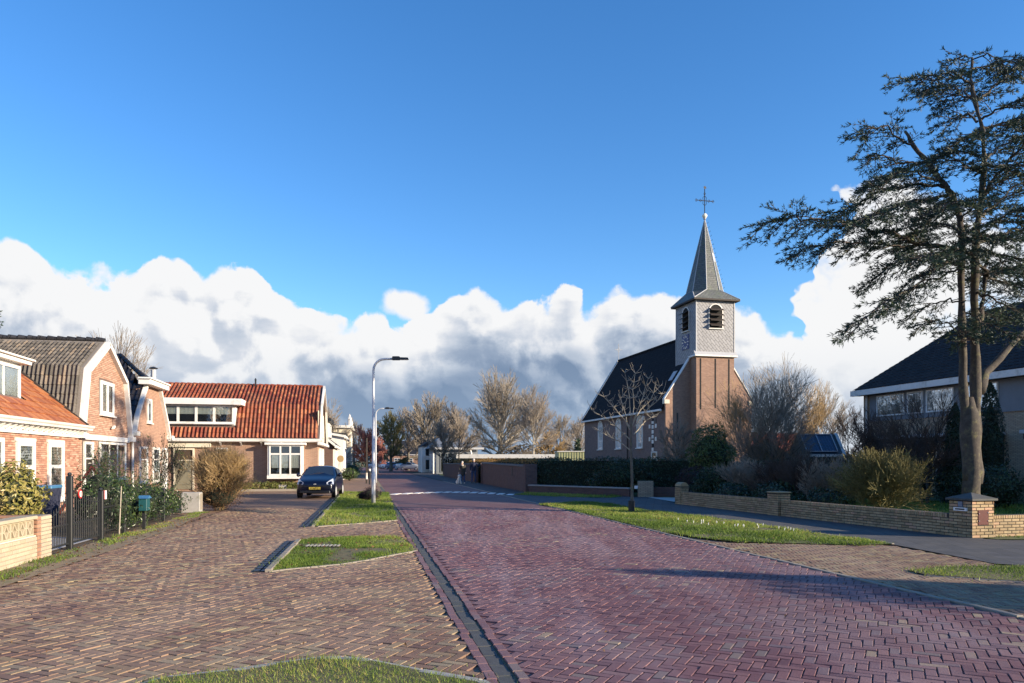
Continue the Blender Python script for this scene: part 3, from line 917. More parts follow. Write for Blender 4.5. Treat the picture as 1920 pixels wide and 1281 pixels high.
# fallen leaves
def fallen(poly, n, size, label, z=.02):
    P = scatter(poly, n); V = []; F = []
    for i, (x, y) in enumerate(P):
        a = random.uniform(0, 2*pi); s_ = size*random.uniform(.6, 1.3)
        c, q = cos(a)*s_, sin(a)*s_
        V += [(x-c, y-q, z), (x+q*.5, y-c*.5, z+random.uniform(0, .03)), (x+c, y+q, z+random.uniform(0, .02)), (x-q*.5, y+c*.5, z+random.uniform(0, .03))]
        F.append((4*i, 4*i+1, 4*i+2, 4*i+3))
    me = np_mesh('fallen_leaves', V, [F])
    tag(link('fallen_leaves', me, 'leaf_brown', r=RNG.random(n), uv=False), label, 'leaves', kind='stuff')
fallen(isl2, 130, .035, 'brown leaves caught in the weeds of the small island', .04)
fallen([(bound_x(8), 8), (bound_x(8)+.9, 8), (bound_x(22)+.9, 22), (bound_x(22), 22)], 420, .03, 'dry leaves along the garden walls on the left', .008)
fallen([(-6, 6), (5, 6), (4, 22), (-8, 22)], 220, .014, 'bits of leaf litter on the paving', .006)
fallen(verge, 120, .035, 'brown leaves on the right grass verge', .04)
# ================================================================== BUILDING HELPERS
def window(parent, loc, rz, w, h, cols=1, rows=(1.0,), fr='white', gl='glass', fw=.07, mull=.05, depth=.06, curtain=None, sill=True, slats=False, name='window', proud=.012, backmat='dark'):
    """frame in its own turn: x along the wall, -y outwards, origin at the lower left corner; panes are children"""
    b = B()
    y0, y1 = -depth-proud, 0.0
    b.bbox(0, fw, y0, y1, 0, h, .006); b.bbox(w-fw, w, y0, y1, 0, h, .006)
    b.bbox(fw, w-fw, y0, y1, h-fw, h, .006); b.bbox(fw, w-fw, y0, y1, 0, fw, .006)
    iw, ih = w-2*fw, h-2*fw
    xs = [fw+iw*i/cols for i in range(cols+1)]
    tot = sum(rows); zs = [fw]
    for r_ in rows:
        zs.append(zs[-1]+ih*r_/tot)
    for x in xs[1:-1]:
        b.box(x-mull/2, x+mull/2, y0+.008, y1, fw, h-fw)
    for z in zs[1:-1]:
        for i in range(cols):
            b.box(xs[i]+(mull/2 if i else 0), xs[i+1]-(mull/2 if i < cols-1 else 0), y0+.012, y1, z-mull/2, z+mull/2)
    f = b.build(name, fr, parent, loc=loc, rot=(0, 0, rz))
    B().box(fw*.5, w-fw*.5, -.006-proud, -.002, fw*.5, h-fw*.5).build('backing', backmat, f)
    for i in range(cols):
        for j in range(len(rows)):
            B().box(xs[i], xs[i+1], -depth*.62-proud, -depth*.62-proud+.004, zs[j], zs[j+1]).build('pane', gl, f)
    if curtain:
        lo, hi, mt = curtain
        for i in range(cols):
            x0, x1 = xs[i]+mull*.5, xs[i+1]-mull*.5
            cb = B(); k = 8
            for q in range(k):
                xa = x0+(x1-x0)*q/k; xb = x0+(x1-x0)*(q+1)/k
                ya = -.014-proud-(.008 if q % 2 else 0); yb = -.014-proud-(.008 if (q+1) % 2 else 0)
                cb.add([(xa, ya, fw+ih*lo), (xb, yb, fw+ih*lo), (xb, yb, fw+ih*hi), (xa, ya, fw+ih*hi)], [(0, 1, 2, 3)])
            cb.build('curtain', mt, f)
    if slats:
        sb = B(); z = fw+.03
        while z < h-fw-.02:
            sb.add([(fw, -.030-proud, z), (w-fw, -.030-proud, z), (w-fw, -.016-proud, z+.022), (fw, -.016-proud, z+.022)], [(0, 1, 2, 3)])
            z += .045
        sb.build('blind', 'curtain', f)
    if sill:
        B().bbox(-.05, w+.05, y0-.06, -.0, -.05, -.002, .006).build('sill', fr, f)
    return f

TILE_CACHE = {}
def tile_tmpl(w, l, amp, flat=False):
    xs = np.linspace(0, 1.04, 7)
    V = []
    for row, (y, dz) in enumerate(((0, .030), (l*1.10, .004))):
        for x in xs:
            z = 0 if flat else amp*(.5-.5*cos(2*pi*min(x, 1.0)))**1.3
            V.append((x*w, y, z+dz))
    n = len(xs)
    F = [(i, i+1, n+i+1, n+i) for i in range(n-1)]
    for x in xs:
        z = 0 if flat else amp*(.5-.5*cos(2*pi*min(x, 1.0)))**1.3
        V.append((x*w, 0, z+.006))
    F += [(2*n+i, 2*n+i+1, i+1, i) for i in range(n-1)]
    return V, F

def tiles(parent, p0, du, dv, nu, nv, w, l, mat, amp=.045, flat=False, keep=None, n_ind=300, stagger=False, jitter=.003):
    """roof tiles on the plane p0 + u*du + v*dv (dv points up the slope)"""
    du = np.array(Vector(du).normalized()); dv = np.array(Vector(dv).normalized())
    nn = np.cross(du, dv)
    R = np.stack([du, dv, nn], 1)
    V, F = tile_tmpl(w, l, amp, flat)
    locs = []
    for j in range(nv):
        for i in range(nu):
            u = (i+(.5 if stagger and j % 2 else 0))*w; v = j*l
            if keep is None or keep(u+w/2, v+l/2):
                locs.append(np.array(p0)+du*u+dv*v+nn*random.gauss(0, jitter))
    n = len(locs)
    if not n:
        return
    mm = np.broadcast_to(R, (n, 3, 3)).copy()
    yaw = RNG.normal(0, .006, n)
    mm = np.einsum('nij,njk->nik', mm, rzm(yaw))
    return pieces(parent, 'roof_tile', V, F, locs, mm, mat, n_ind=n_ind, variants=8, mass_name='roof_tiles_beyond')

def door(parent, loc, rz, w, h, col, fr='white', light=.25, name='door'):
    b = B()
    b.bbox(0, .09, -.07, 0, 0, h, .006); b.bbox(w-.09, w, -.07, 0, 0, h, .006); b.bbox(.09, w-.09, -.07, 0, h-.09, h, .006)
    b.box(.09, w-.09, -.065, 0, h*(1-light)-.05, h*(1-light))
    f = b.build(name, fr, parent, loc=loc, rot=(0, 0, rz))
    lf = B().bbox(.09, w-.09, -.035, -.003, .02, h*(1-light)-.05, .008)
    lf.box(.22, w-.22, -.045, -.035, .25, h*.35); lf.box(.22, w-.22, -.045, -.035, h*.42, h*(1-light)-.25)
    lf.build('leaf', col, f)
    B().box(.09, w-.09, -.03, -.026, h*(1-light), h-.09).build('pane', 'glass', f)
    B().tube([(w-.2, -.045, 1.0), (w-.2, -.09, 1.0), (w-.32, -.09, 1.0)], .012, 6).build('handle', 'lead', f)
    return f

PX = pi/2     # turn that makes a window look towards +x of a house frame
FX = lambda y: -(9.55+.195*y)

# ================================================================== HOUSE A: low house with the rust-red roof and dormer
hA = thing('terrace_house', 'low brick house with white bracketed cornice, rust red roof and white dormer', 'house', (FX(24.6), 24.6, 0), TH)
B().box(-7.5, -.02, -9.0, 0.0, -.05, 2.35).build('wall', 'mortar_red', hA)
opA = [(-2.55, -1.42, .38, 2.14), (-4.60, -3.50, .38, 2.14), (-6.4, -5.35, .9, 2.2)]
def spansA(z):
    iv = [(-8.0, 0.0)]
    for a, b_, lo, hi in opA:
        if lo-.03 < z < hi+.03:
            nv = []
            for p, q in iv:
                if b_ < p or a > q: nv.append((p, q)); continue
                if a > p: nv.append((p, a))
                if b_ < q: nv.append((b_, q))
            iv = nv
    return iv
facing(hA, (-.02, 0, 0), PX, spansA, .02, 2.33, 'wallbrick_a', bl=.20, bh=.052, joint=.011)
for a, b_, lo, hi in opA[:2]:
    window(hA, (-.02, a, lo), PX, b_-a, hi-lo, 1, (1.55, 1.0), fw=.13, mull=.10, depth=.07, slats=True)
    B().bbox(-.02, .05, a-.06, b_+.06, hi+.002, hi+.09, .01).build('lintel', 'white', hA)
window(hA, (-.02, opA[2][0], opA[2][2]), PX, 1.05, 1.3, 1, (1.0,), fw=.12)
# cornice: frieze, brackets, gutter board
B().box(-.02, .06, -9.0, .12, 2.352, 2.52).build('frieze', 'white', hA)
for k in range(26):
    B().hexa([(.062, .02-k*.34, 2.46), (.12, .02-k*.34, 2.46), (.12, .11-k*.34, 2.46), (.062, .11-k*.34, 2.46)],
             [(.062, .02-k*.34, 2.60), (.24, .02-k*.34, 2.60), (.24, .11-k*.34, 2.60), (.062, .11-k*.34, 2.60)]).build('bracket', 'white', hA)
B().prism([(-.1, 2.602), (.30, 2.602), (.32, 2.66), (.36, 2.70), (.38, 2.76), (-.1, 2.76)], 'y', -9.0, .30).build('gutter', 'white', hA)
slA = .86
rA = B().add([(.22, -9, 2.765), (.22, .05, 2.765), (-3.6, .05, 2.765+slA*3.82), (-3.6, -9, 2.765+slA*3.82), (-7.4, -9, 2.7), (-7.4, .05, 2.7)], [(0, 1, 2, 3), (3, 2, 5, 4)])
rA.build('roof', 'mortar_red', hA)
lenA = 3.82*sqrt(1+slA**2)
dorm = (-9.0, -2.85)
tiles(hA, (.24, -8.2, 2.775), (0, 1, 0), (-1, 0, slA), int(8.2/.235), int(lenA/.30), .235, .30, 'tile_flat', flat=True, stagger=True,
      keep=lambda u, v: not (u < 5.38 and .80 < v < 2.9))
B().slab((.26, .0, 2.80), (.26, .12, 2.80), (-3.6, .12, 2.80+slA*3.86), (-3.6, .0, 2.80+slA*3.86), .08).build('verge_board', 'darkwood', hA)
B().prism([(-7.4, 2.36), (.0, 2.36), (.0, 2.76), (-3.6, 2.76+slA*3.6), (-7.4, 2.8)], 'y', -.06, 0.0).build('side_gable', 'darkwood', hA)
# dormer
dz0, dz1, dx = 3.30, 4.42, -.62
B().box(-3.0, dx, -9, -2.88, dz0-.1, dz1).build('dormer_box', 'white', hA)
B().box(-3.1, dx+.22, -9, -2.60, dz1+.002, dz1+.12).build('dormer_roof', 'white', hA)
B().box(-3.1, dx+.30, -9, -2.52, dz1+.122, dz1+.17).build('dormer_trim', 'white', hA)
window(hA, (dx, -5.0, dz0+.02), PX, 2.02, 1.02, 2, (1.0,), fw=.09, depth=.07, curtain=(0, 1, 'curtain'), name='dormer_window')

# ================================================================== HOUSE B: gambrel house
hB = thing('gambrel_house', 'pinkish brick house with white edged gambrel gable and weathered grey pantiles', 'house', (FX(24.6)-.02, 24.6, 0), TH)
gam = [(0.06, 2.55), (.62, 4.70), (2.62, 5.86), (4.62, 4.70), (5.34, 2.55)]     # y, z along the gable
B().prism([(0.02, -.05), (5.38, -.05)] + gam[::-1], 'x', -8.5, 0.0).build('wall', 'mortar_red', hB)
opB = [(.22, 1.16, .02, 2.30), (1.75, 4.75, .88, 2.30), (1.85, 3.35, 3.22, 4.52)]
def gam_at(z):
    a = np.interp(z, [2.55, 4.70, 5.86], [.06, .62, 2.62]) if z > 2.55 else .02
    b_ = np.interp(z, [2.55, 4.70, 5.86], [5.34, 4.62, 2.62]) if z > 2.55 else 5.38
    return a, b_
def spansB(z):
    a0, b0 = gam_at(z)
    iv = [(a0, b0)]
    for a, b_, lo, hi in opB:
        if lo-.03 < z < hi+.03:
            nv = []
            for p, q in iv:
                if a > p: nv.append((p, min(a, q)))
                if b_ < q: nv.append((max(b_, p), q))
            iv = nv
    return iv
facing(hB, (0, 0, 0), PX, spansB, .02, 5.8, 'wallbrick_b', bl=.21, bh=.054, joint=.011)
B().bbox(-.02, .07, .05, 5.2, 2.32, 2.50, .012).build('lintel_band', 'white', hB)
door(hB, (.012, .30, .05), PX, .86, 2.2, 'darkwood')
window(hB, (.012, 1.80, .90), PX, 2.92, 1.38, 3, (1.0,), fw=.08, curtain=(.3, .8, 'curtain'))
window(hB, (.012, 1.9, 3.26), PX, 1.4, 1.22, 2, (1.0,), fw=.13, mull=.16, curtain=(0, 1, 'curtain'))
# bargeboards with thickness, following the gambrel
def barge(parent, pts, x0, x1, wdt, mat='white'):
    for (ya, za), (yb, zb) in zip(pts[:-1], pts[1:]):
        d = Vector((yb-ya, zb-za)).normalized(); nrm = Vector((-d.y, d.x))*wdt
        B().prism([(ya, za), (yb, zb), (yb+nrm.x, zb+nrm.y), (ya+nrm.x, za+nrm.y)], 'x', x0, x1).build('bargeboard', mat, parent)
barge(hB, [(-.02, 2.50), (.50, 4.72), (2.62, 5.95)], -.03, .16, -.17)
barge(hB, [(2.62, 5.95), (4.74, 4.72), (5.42, 2.50)], -.03, .16, -.17)
B().bbox(-.05, .22, -.16, .30, 2.36, 2.52, .02).build('kneeler', 'white', hB)
B().bbox(-.05, .22, 5.12, 5.52, 2.36, 2.56, .02).build('kneeler', 'white', hB)
B().tube([(.10, 5.46, 2.36), (.10, 5.46, .1)], .05, 8).build('downpipe', 'white', hB)
# roof planes: lower steep, upper shallow, on both sides
for side in (0, 1):
    sgn = 1 if side == 0 else -1
    yb = -.06 if side == 0 else 5.46
    ym = .52 if side == 0 else 4.72
    lo, mid, ap = Vector((0, yb, 2.52)), Vector((0, ym, 4.76)), Vector((0, 2.62, 5.98))
    for pa, pb in ((lo, mid), (mid, ap)):
        q = [pa+Vector((-.03, 0, 0)), pa+Vector((-8.5, 0, 0)), pb+Vector((-8.5, 0, 0)), pb+Vector((-.03, 0, 0))]
        if side == 0: q = [q[1], q[0], q[3], q[2]]
        B().slab(*q, .05).build('roof', 'mortar', hB)
        L = (pb-pa).length
        if side == 0:
            off_n = (pb-pa).normalized().cross(Vector((1, 0, 0)))*-.02
            tiles(hB, (-8.5, pa.y-.02, pa.z+.015), (1, 0, 0), tuple((pb-pa)), int(8.5/.135), max(1, int(L/.33)), .135, L/max(1, int(L/.30)), 'tile_grey', n_ind=150, amp=.055)
for k in range(27):
    B().tube([(-.03-k*.32, 2.62, 6.0), (-.33-k*.32, 2.62, 6.03)], [.085, .10], 8).build('ridge_tile', 'roof_dark_far', hB)
sc_ = thing('wall_light', 'small white bracket lamp on the pinkish gable wall', 'lamp', (FX(27.6)+.02, 27.6, 2.78), TH)
B().tube([(.03, 0, .45), (.05, 0, .1)], .008, 5).build('bracket', 'black', sc_)
B().hexa([(.02, -.10, 0), (.10, -.10, 0), (.10, -.02, 0), (.02, -.02, 0)], [(.02, .10, .14), (.10, .10, .14), (.10, .16, .08), (.02, .16, .08)]).build('lamp_shade', 'white', sc_)

# ================================================================== HOUSE C: black roof, clipped gable
hC = thing('clipped_gable_house', 'narrow pink brick house with black tiled roof and small white topped gable', 'house', (FX(30.1)-.02, 30.1, 0), TH)
wc = 5.75
gC = [(0.1, 2.75), (.55, 3.5), (1.85, 4.85), (4.0, 4.85), (5.15, 3.5), (5.65, 2.75)]
B().prism([(0.0, -.05), (wc, -.05)] + gC[::-1], 'x', -7.5, 0.0).build('wall', 'house_brick_c', hC)
barge(hC, [(.0, 2.7), (.45, 3.5), (1.78, 4.9)], -.02, .14, -.15)
barge(hC, [(4.07, 4.9), (5.25, 3.5), (5.78, 2.7)], -.02, .14, -.15)
B().bbox(-.15, .36, 1.35, 4.45, 4.86, 5.08, .03).build('gable_cornice', 'white', hC)
B().bbox(-.15, .42, 1.28, 4.52, 5.082, 5.15, .02).build('cornice_trim', 'white', hC)
B().bbox(-.05, .25, -.1, .30, 2.62, 2.80, .02).build('kneeler', 'white', hC)
B().bbox(-.05, .25, 5.45, 5.9, 2.62, 2.80, .02).build('kneeler', 'white', hC)
window(hC, (0.0, 2.1, 3.25), PX, .62, 1.05, 1, (1.0,), fw=.10)
window(hC, (0.0, .95, .65), PX, 1.15, 1.55, 1, (2, 1), fw=.10, curtain=(0, .6, 'curtain'))
window(hC, (0.0, 2.9, .65), PX, 1.15, 1.55, 1, (2, 1), fw=.10, curtain=(0, .6, 'curtain'))
door(hC, (0.0, 4.5, .05), PX, .9, 2.15, 'white_clean')
for (ya, za), (yb, zb), sd_ in (((-.1, 2.72), (.45, 3.6), 0), ((.45, 3.6), (2.9, 6.25), 0), ((5.85, 2.72), (5.3, 3.6), 1), ((5.3, 3.6), (2.9, 6.25), 1)):
    xf = -.02 if za < 3 else -.02
    xr = -1.3 if za > 3 else -.02
    q = [(-7.5, ya, za), (xf, ya, za), (xr if zb > 5 else xf, yb, zb), (-7.5, yb, zb)]
    if sd_: q = [q[1], q[0], q[3], q[2]]
    B().slab(*q, .06).build('roof', 'mortar_red', hC)
B().add([(-.0, 1.75, 5.12), (-.0, 4.05, 5.12), (-1.3, 2.9, 6.25)], [(0, 1, 2)]).build('hip', 'roof_dark_far', hC)
L2 = sqrt(2.45**2+2.65**2)
tiles(hC, (-7.5, .44, 3.62), (1, 0, 0), (0, 2.45, 2.65), 36, 11, .208, L2/11, 'tile_black', n_ind=90, amp=.05, keep=lambda u, v: u < 7.48-max(0, (v-1.2))*.52)
tiles(hC, (-7.5, -.11, 2.74), (1, 0, 0), (0, .55, .88), 36, 3, .208, .35, 'tile_black', n_ind=40, amp=.05)
for k in range(9):
    t = k/9
    p, q = Vector((-1.3, 2.9, 6.28)), Vector((.0, 1.75, 5.16))
    a = p.lerp(q, t); b_ = p.lerp(q, t+.12)
    B().tube([a, b_], [.08, .10], 7).build('ridge_tile', 'tile_black', hC)
fl = thing('chimney_flue', 'small steel flue with round cap on the black tiled roof', 'flue', (-16.45, 34.0, 5.15), TH)
B().tube([(0, 0, -.5), (0, 0, .62)], .11, 10).build('pipe', 'lead', fl)
B().tube([(0, 0, .66), (0, 0, .70), (0, 0, .76)], [.17, .20, .05], 10).build('cap', 'black', fl)

# ================================================================== HOUSE D: orange pantile roof across the street's end
hD = thing('pantiled_house', 'long low brick house with bright orange pantiles, white box dormer and bay window', 'house', (-10.75, 41.0, 0), TH)
eaveD, kinkD, apD = (0, 2.86), (1.0, 4.70), (3.4, 5.98)
secD = [(0, -.05), (0, 2.80), (1.05, 4.62), (3.4, 5.9), (5.75, 4.62), (6.8, 2.80), (6.8, -.05)]
B().prism([(y_, z_) for y_, z_ in secD][::-1], 'x', -13.0, 0.0).build('wall', 'house_brick_d', hD)
LL = Vector((0, kinkD[0]-(-.22), kinkD[1]-eaveD[1]))
for (ya, za, yb, zb) in ((-.24, 2.80, 1.0, 4.72), (1.0, 4.72, 3.4, 6.0)):
    B().slab((-13, ya, za), (.12, ya, za), (.12, yb, zb), (-13, yb, zb), .05).build('roof', 'mortar_red', hD)
    B().slab((.12, 6.8-ya, za), (-13, 6.8-ya, za), (-13, 6.8-yb, zb), (.12, 6.8-yb, zb), .05).build('roof', 'mortar_red', hD)
l1 = sqrt(1.24**2+1.92**2); l2 = sqrt(2.4**2+1.28**2)
n_u = int(12.0/.205)
tiles(hD, (-11.9, -.25, 2.815), (1, 0, 0), (0, 1.24, 1.92), n_u, 7, .205, l1/7, 'tile_orange', n_ind=240, amp=.085, keep=lambda u, v: not (u < 7.55 and v > .78))
tiles(hD, (-11.9, .99, 4.735), (1, 0, 0), (0, 2.4, 1.28), n_u, 8, .205, l2/8, 'tile_orange', n_ind=260, amp=.085, keep=lambda u, v: not (u < 7.7 and v < .35))
for k in range(38):
    B().tube([(.1-k*.33, 3.4, 6.02), (-.24-k*.33, 3.4, 6.05)], [.085, .10], 7).build('ridge_tile', 'tile_orange', hD, r=.3)
B().prism([(-.26, 2.60), (-.36, 2.64), (-.38, 2.80), (-.02, 2.80), (-.02, 2.60)], 'x', -13, .14).build('gutter', 'white', hD)
for k in range(10):
    B().hexa([(-.9-k*1.05, -.30, 2.58), (-.82-k*1.05, -.30, 2.58), (-.82-k*1.05, -.002, 2.40), (-.9-k*1.05, -.002, 2.40)],
             [(-.9-k*1.05, -.30, 2.60), (-.82-k*1.05, -.30, 2.60), (-.82-k*1.05, -.002, 2.60), (-.9-k*1.05, -.002, 2.60)]).build('gutter_bracket', 'white', hD) if k < 5 else None
B().box(-9.2, -5.55, -.16, -.003, 2.32, 2.58).build('fascia', 'cream', hD)
# dormer
B().box(-12.2, -4.35, .15, 2.2, 3.52, 4.62).build('dormer_box', 'white', hD)
B().bbox(-12.2, -3.95, -.22, 2.4, 4.62+.002, 4.95, .03).build('dormer_roof', 'white', hD)
wD = window(hD, (-9.15, .15, 3.62), 0, 4.72, .98, 5, (1.0,), fw=.08, mull=.13, depth=.07, curtain=(.5, 1.0, 'curtain'), name='dormer_window', sill=True)
B().box(.30, .36, 0, 0, 0, 0) if False else None
# bay window
bay = B().box(-2.62, -.72, -.50, -.003, .62, .80).build('bay_base', 'white', hD)
B().bbox(-2.75, -.58, -.62, -.003, 2.46, 2.58, .02).build('bay_roof', 'white', hD)
B().box(-2.60, -2.52, -.46, -.003, .80, 2.46).build('bay_side', 'white', hD)
B().box(-.82, -.74, -.46, -.003, .80, 2.46).build('bay_side', 'white', hD)
window(hD, (-2.52, -.42, .80), 0, 1.70, 1.66, 3, (2.6, 1.0), fw=.08, mull=.09, depth=.07, curtain=(.22, .75, 'curtain'), sill=False, name='bay_window')
door(hD, (-7.45, 0, .05), 0, 1.05, 2.22, 'beige_door', fr='cream', light=.28)
window(hD, (-8.75, 0, .5), 0, .62, 1.75, 1, (2.4, 1.0), fw=.08, fr='white')
window(hD, (-5.3, 0, 1.1), 0, .6, 1.2, 1, (1.0,), fw=.08, fr='white')
# gable towards the street
barge(hD, [(-.30, 2.72), (.98, 4.80), (3.4, 6.08)], .12, .24, -.20)
barge(hD, [(3.4, 6.08), (5.82, 4.80), (7.10, 2.72)], .12, .24, -.20)
B().box(.002, .03, .25, 6.55, 2.75, 4.4).build('gable_boarding', 'cream', hD)
B().bbox(.0, .30, -.42, 7.2, 2.46, 2.62, .03).build('gable_cornice', 'white', hD)
window(hD, (.03, 2.6, 3.0), PX, 1.5, 1.3, 2, (1.0,), fw=.1)
window(hD, (.0, .8, .5), PX, 1.6, 1.8, 2, (2, 1), fw=.1, curtain=(0, .6, 'curtain'))
window(hD, (.0, 3.8, .5), PX, 1.6, 1.8, 2, (2, 1), fw=.1, curtain=(0, .6, 'curtain'))
tv = thing('roof_vent', 'thin dark vent pipe on the ridge of the orange roof', 'vent', (-10.75-4.35*.98, 44.3-.9, 5.95), TH)
B().tube([(0, 0, 0), (0, 0, .35)], .05, 7).build('pipe', 'black', tv)
B().tube([(0, 0, .36), (0, 0, .48)], [.075, .02], 7).build('cap', 'black', tv)

# ================================================================== far houses on the left
def simple_house(name, label, X, Y, w, d, eave, ridge, wall, roof, along=True, wins=(), rz=TH, mat_trim='white', gab=None):
    h = thing(name, label, 'house', (X, Y, 0), rz)
    # x from -w to 0 , y from 0 to d
    if along:   # ridge along the street
        B().prism([(-w, -.05), (0, -.05), (0, eave), (-w/2, ridge), (-w, eave)], 'y', 0, d).build('wall', wall, h)
        k = (ridge-eave)/(w/2)
        B().slab((.25, -.15, eave-.25*k+.02), (.25, d+.15, eave-.25*k+.02), (-w/2, d+.15, ridge+.02), (-w/2, -.15, ridge+.02), .08).build('roof', roof, h)
        B().slab((-w-.25, d+.15, eave-.25*k+.02), (-w-.25, -.15, eave-.25*k+.02), (-w/2, -.15, ridge+.02), (-w/2, d+.15, ridge+.02), .08).build('roof', roof, h)
        B().box(.14, .30, -.2, d+.2, eave-.42, eave-.24).build('gutter', mat_trim, h)
        for s_ in (-1, 1):
            B().hexa([(s_*.2-w/2+s_*w/2, -.26, eave-.36), (s_*.2-w/2+s_*w/2, -.16, eave-.36), (-w/2, -.16, ridge-.10), (-w/2, -.26, ridge-.10)],
                     [(s_*.2-w/2+s_*w/2, -.26, eave-.16), (s_*.2-w/2+s_*w/2, -.16, eave-.16), (-w/2, -.16, ridge+.08), (-w/2, -.26, ridge+.08)]).build('bargeboard', mat_trim, h)
    else:
        B().prism([(0, -.05), (d, -.05), (d, eave), (d/2, ridge), (0, eave)], 'x', -w, 0).build('wall', wall, h)
        B().slab((-w, -.2, eave-.1), (.2, -.2, eave-.1), (.2, d/2, ridge+.04), (-w, d/2, ridge+.04), .08).build('roof', roof, h)
        B().slab((.2, d+.2, eave-.1), (-w, d+.2, eave-.1), (-w, d/2, ridge+.04), (.2, d/2, ridge+.04), .08).build('roof', roof, h)
        B().box(-w, .15, -.26, -.14, eave-.28, eave-.12).build('gutter', mat_trim, h)
    for (face, a, z, ww, hh, cc) in wins:
        if face == 'x':
            window(h, (0, a, z), PX, ww, hh, cc, (2, 1), fw=.1)
        else:
            window(h, (a, 0, z), 0, ww, hh, cc, (2, 1), fw=.1)
    return h
hE = simple_house('gabled_house', 'dark gabled house with flat white dormer just past the orange roofed house', -12.35, 51.0, 6.0, 9.5, 2.9, 5.2, 'house_brick_far', 'roof_dark_far', True,
                  [('x', .8, .4, 1.1, 2.0, 1), ('x', 3.0, .4, 1.1, 2.0, 1), ('x', 5.2, .4, 1.1, 2.0, 1), ('x', 7.5, .4, 1.1, 2.0, 1)])
B().box(-3.2, -.35, 1.2, 5.5, 3.1, 4.35).build('dormer', 'white', hE)
B().bbox(-3.4, -.1, .9, 5.8, 4.352, 4.58, .03).build('dormer_roof', 'black', hE)
window(hE, (-.35, 1.5, 3.3), PX, 3.6, .95, 3, (1.0,), fw=.1)
hF = simple_house('white_house', 'white plastered house with flat cornice seen past the dark gabled house', -14.2, 62.5, 6, 11, 3.9, 4.2, 'white', 'roof_dark_far', True,
                  [('x', .8, .4, 1.2, 2.0, 1), ('x', 3.2, .4, 1.2, 2.0, 1), ('x', 6.0, .4, 1.2, 2.0, 1), ('x', 8.6, .4, 1.2, 2.0, 1), ('x', 3.5, 2.7, 2.6, .9, 2)])
hG = thing('ornate_house', 'tall pale house with stepped parapet and small pinnacles at the far bend', 'house', (-18.3, 84, 0), TH)
B().box(-8, 0, 0, 11, -.05, 5.3).build('wall', 'cream', hG)
B().bbox(-8.1, .3, -.3, 11.3, 5.302, 5.6, .04).build('cornice', 'white', hG)
for (a, z) in ((.8, .5), (3.2, .5), (5.6, .5), (8.2, .5), (.8, 3.0), (3.2, 3.0), (5.6, 3.0), (8.2, 3.0)):
    window(hG, (0, a, z), PX, 1.2, 1.8, 1, (2, 1), fw=.12)
for a in (-.0, 3.6, 7.2, 10.8):
    B().tube([(-.1, a, 5.6), (-.1, a, 6.2), (-.1, a, 6.3), (-.1, a, 6.9)], [.22, .18, .25, .02], 6).build('pinnacle', 'white', hG)
for a, z in ((-3.2, .5), (-5.8, .5), (-3.2, 3.0), (-5.8, 3.0)):
    window(hG, (a, 0, z), 0, 1.2, 1.8, 1, (2, 1), fw=.12)
# signpost of a far shop
sp = thing('round_shop_sign', 'small round orange sign on a post by the white house', 'sign', (-13.3, 57.5, 0), 0)
B().tube([(0, 0, 0), (0, 0, 1.6)], .04, 6).build('post', 'cream', sp)
B().tube([(0, -.05, 1.75), (0, .05, 1.75)], .26, 14).build('sign_face', 'twig_gold', sp)
# ================================================================== CHURCH
TC = math.atan(.2418)
ch = thing('church', 'brick village church with dark roof, slate clad bell tower and slender spire', 'church', (12.02, 58.0, 0), TC)
WCH, LCH, EV, RG = 7.5, 19.2, 6.05, 11.95
cx = WCH/2
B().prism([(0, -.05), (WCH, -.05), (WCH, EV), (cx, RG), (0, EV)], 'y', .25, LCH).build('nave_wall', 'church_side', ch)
B().prism([(0, -.05), (WCH, -.05), (WCH, EV+.35), (cx, RG+.25), (0, EV+.35)], 'y', 0, .248).build('front_wall', 'church_brick', ch)
k_ = (RG-EV)/cx
for s_ in (0, 1):
    xe, xr = (-.28, cx) if s_ == 0 else (WCH+.28, cx)
    ze = EV-.28*k_+.05
    q = [(xe, LCH+.1, ze), (xe, .26, ze), (xr, .26, RG+.05), (xr, LCH+.1, RG+.05)]
    if s_: q = [q[1], q[0], q[3], q[2]]
    B().slab(*q, .10).build('roof', 'roof_slate', ch)
    xg = -.38 if s_ == 0 else WCH+.22
    B().bbox(xg, xg+.17, .26, LCH+.1, ze-.14, ze+.01, .02).build('gutter', 'white', ch)
    # white coping on the front gable and rear verge
    for y0_, y1_ in ((-.06, .30), (LCH+.10, LCH+.28)):
        za, zb = EV+.30, RG+.25
        x0_ = -.12 if s_ == 0 else WCH+.12
        if y0_ > 1: za, zb, x0_ = ze+.05, RG+.1, xe
        B().hexa([(x0_, y0_, za), (x0_, y1_, za), (cx, y1_, zb), (cx, y0_, zb)] if s_ == 0 else [(cx, y0_, zb), (cx, y1_, zb), (x0_, y1_, za), (x0_, y0_, za)],
                 [(x0_, y0_, za+.14), (x0_, y1_, za+.14), (cx, y1_, zb+.14), (cx, y0_, zb+.14)] if s_ == 0 else [(cx, y0_, zb+.14), (cx, y1_, zb+.14), (x0_, y1_, za+.14), (x0_, y0_, za+.14)]).build('coping', 'white', ch)
    B().bbox(-.14 if s_ == 0 else WCH-.3, .3 if s_ == 0 else WCH+.14, -.08, .30, EV+.02, EV+.34, .02).build('kneeler', 'cream', ch)
for k in range(60):
    B().tube([(cx, .3+k*.315, RG+.10), (cx, .6+k*.315, RG+.12)], [.09, .11], 6).build('ridge_tile', 'roof_slate', ch)
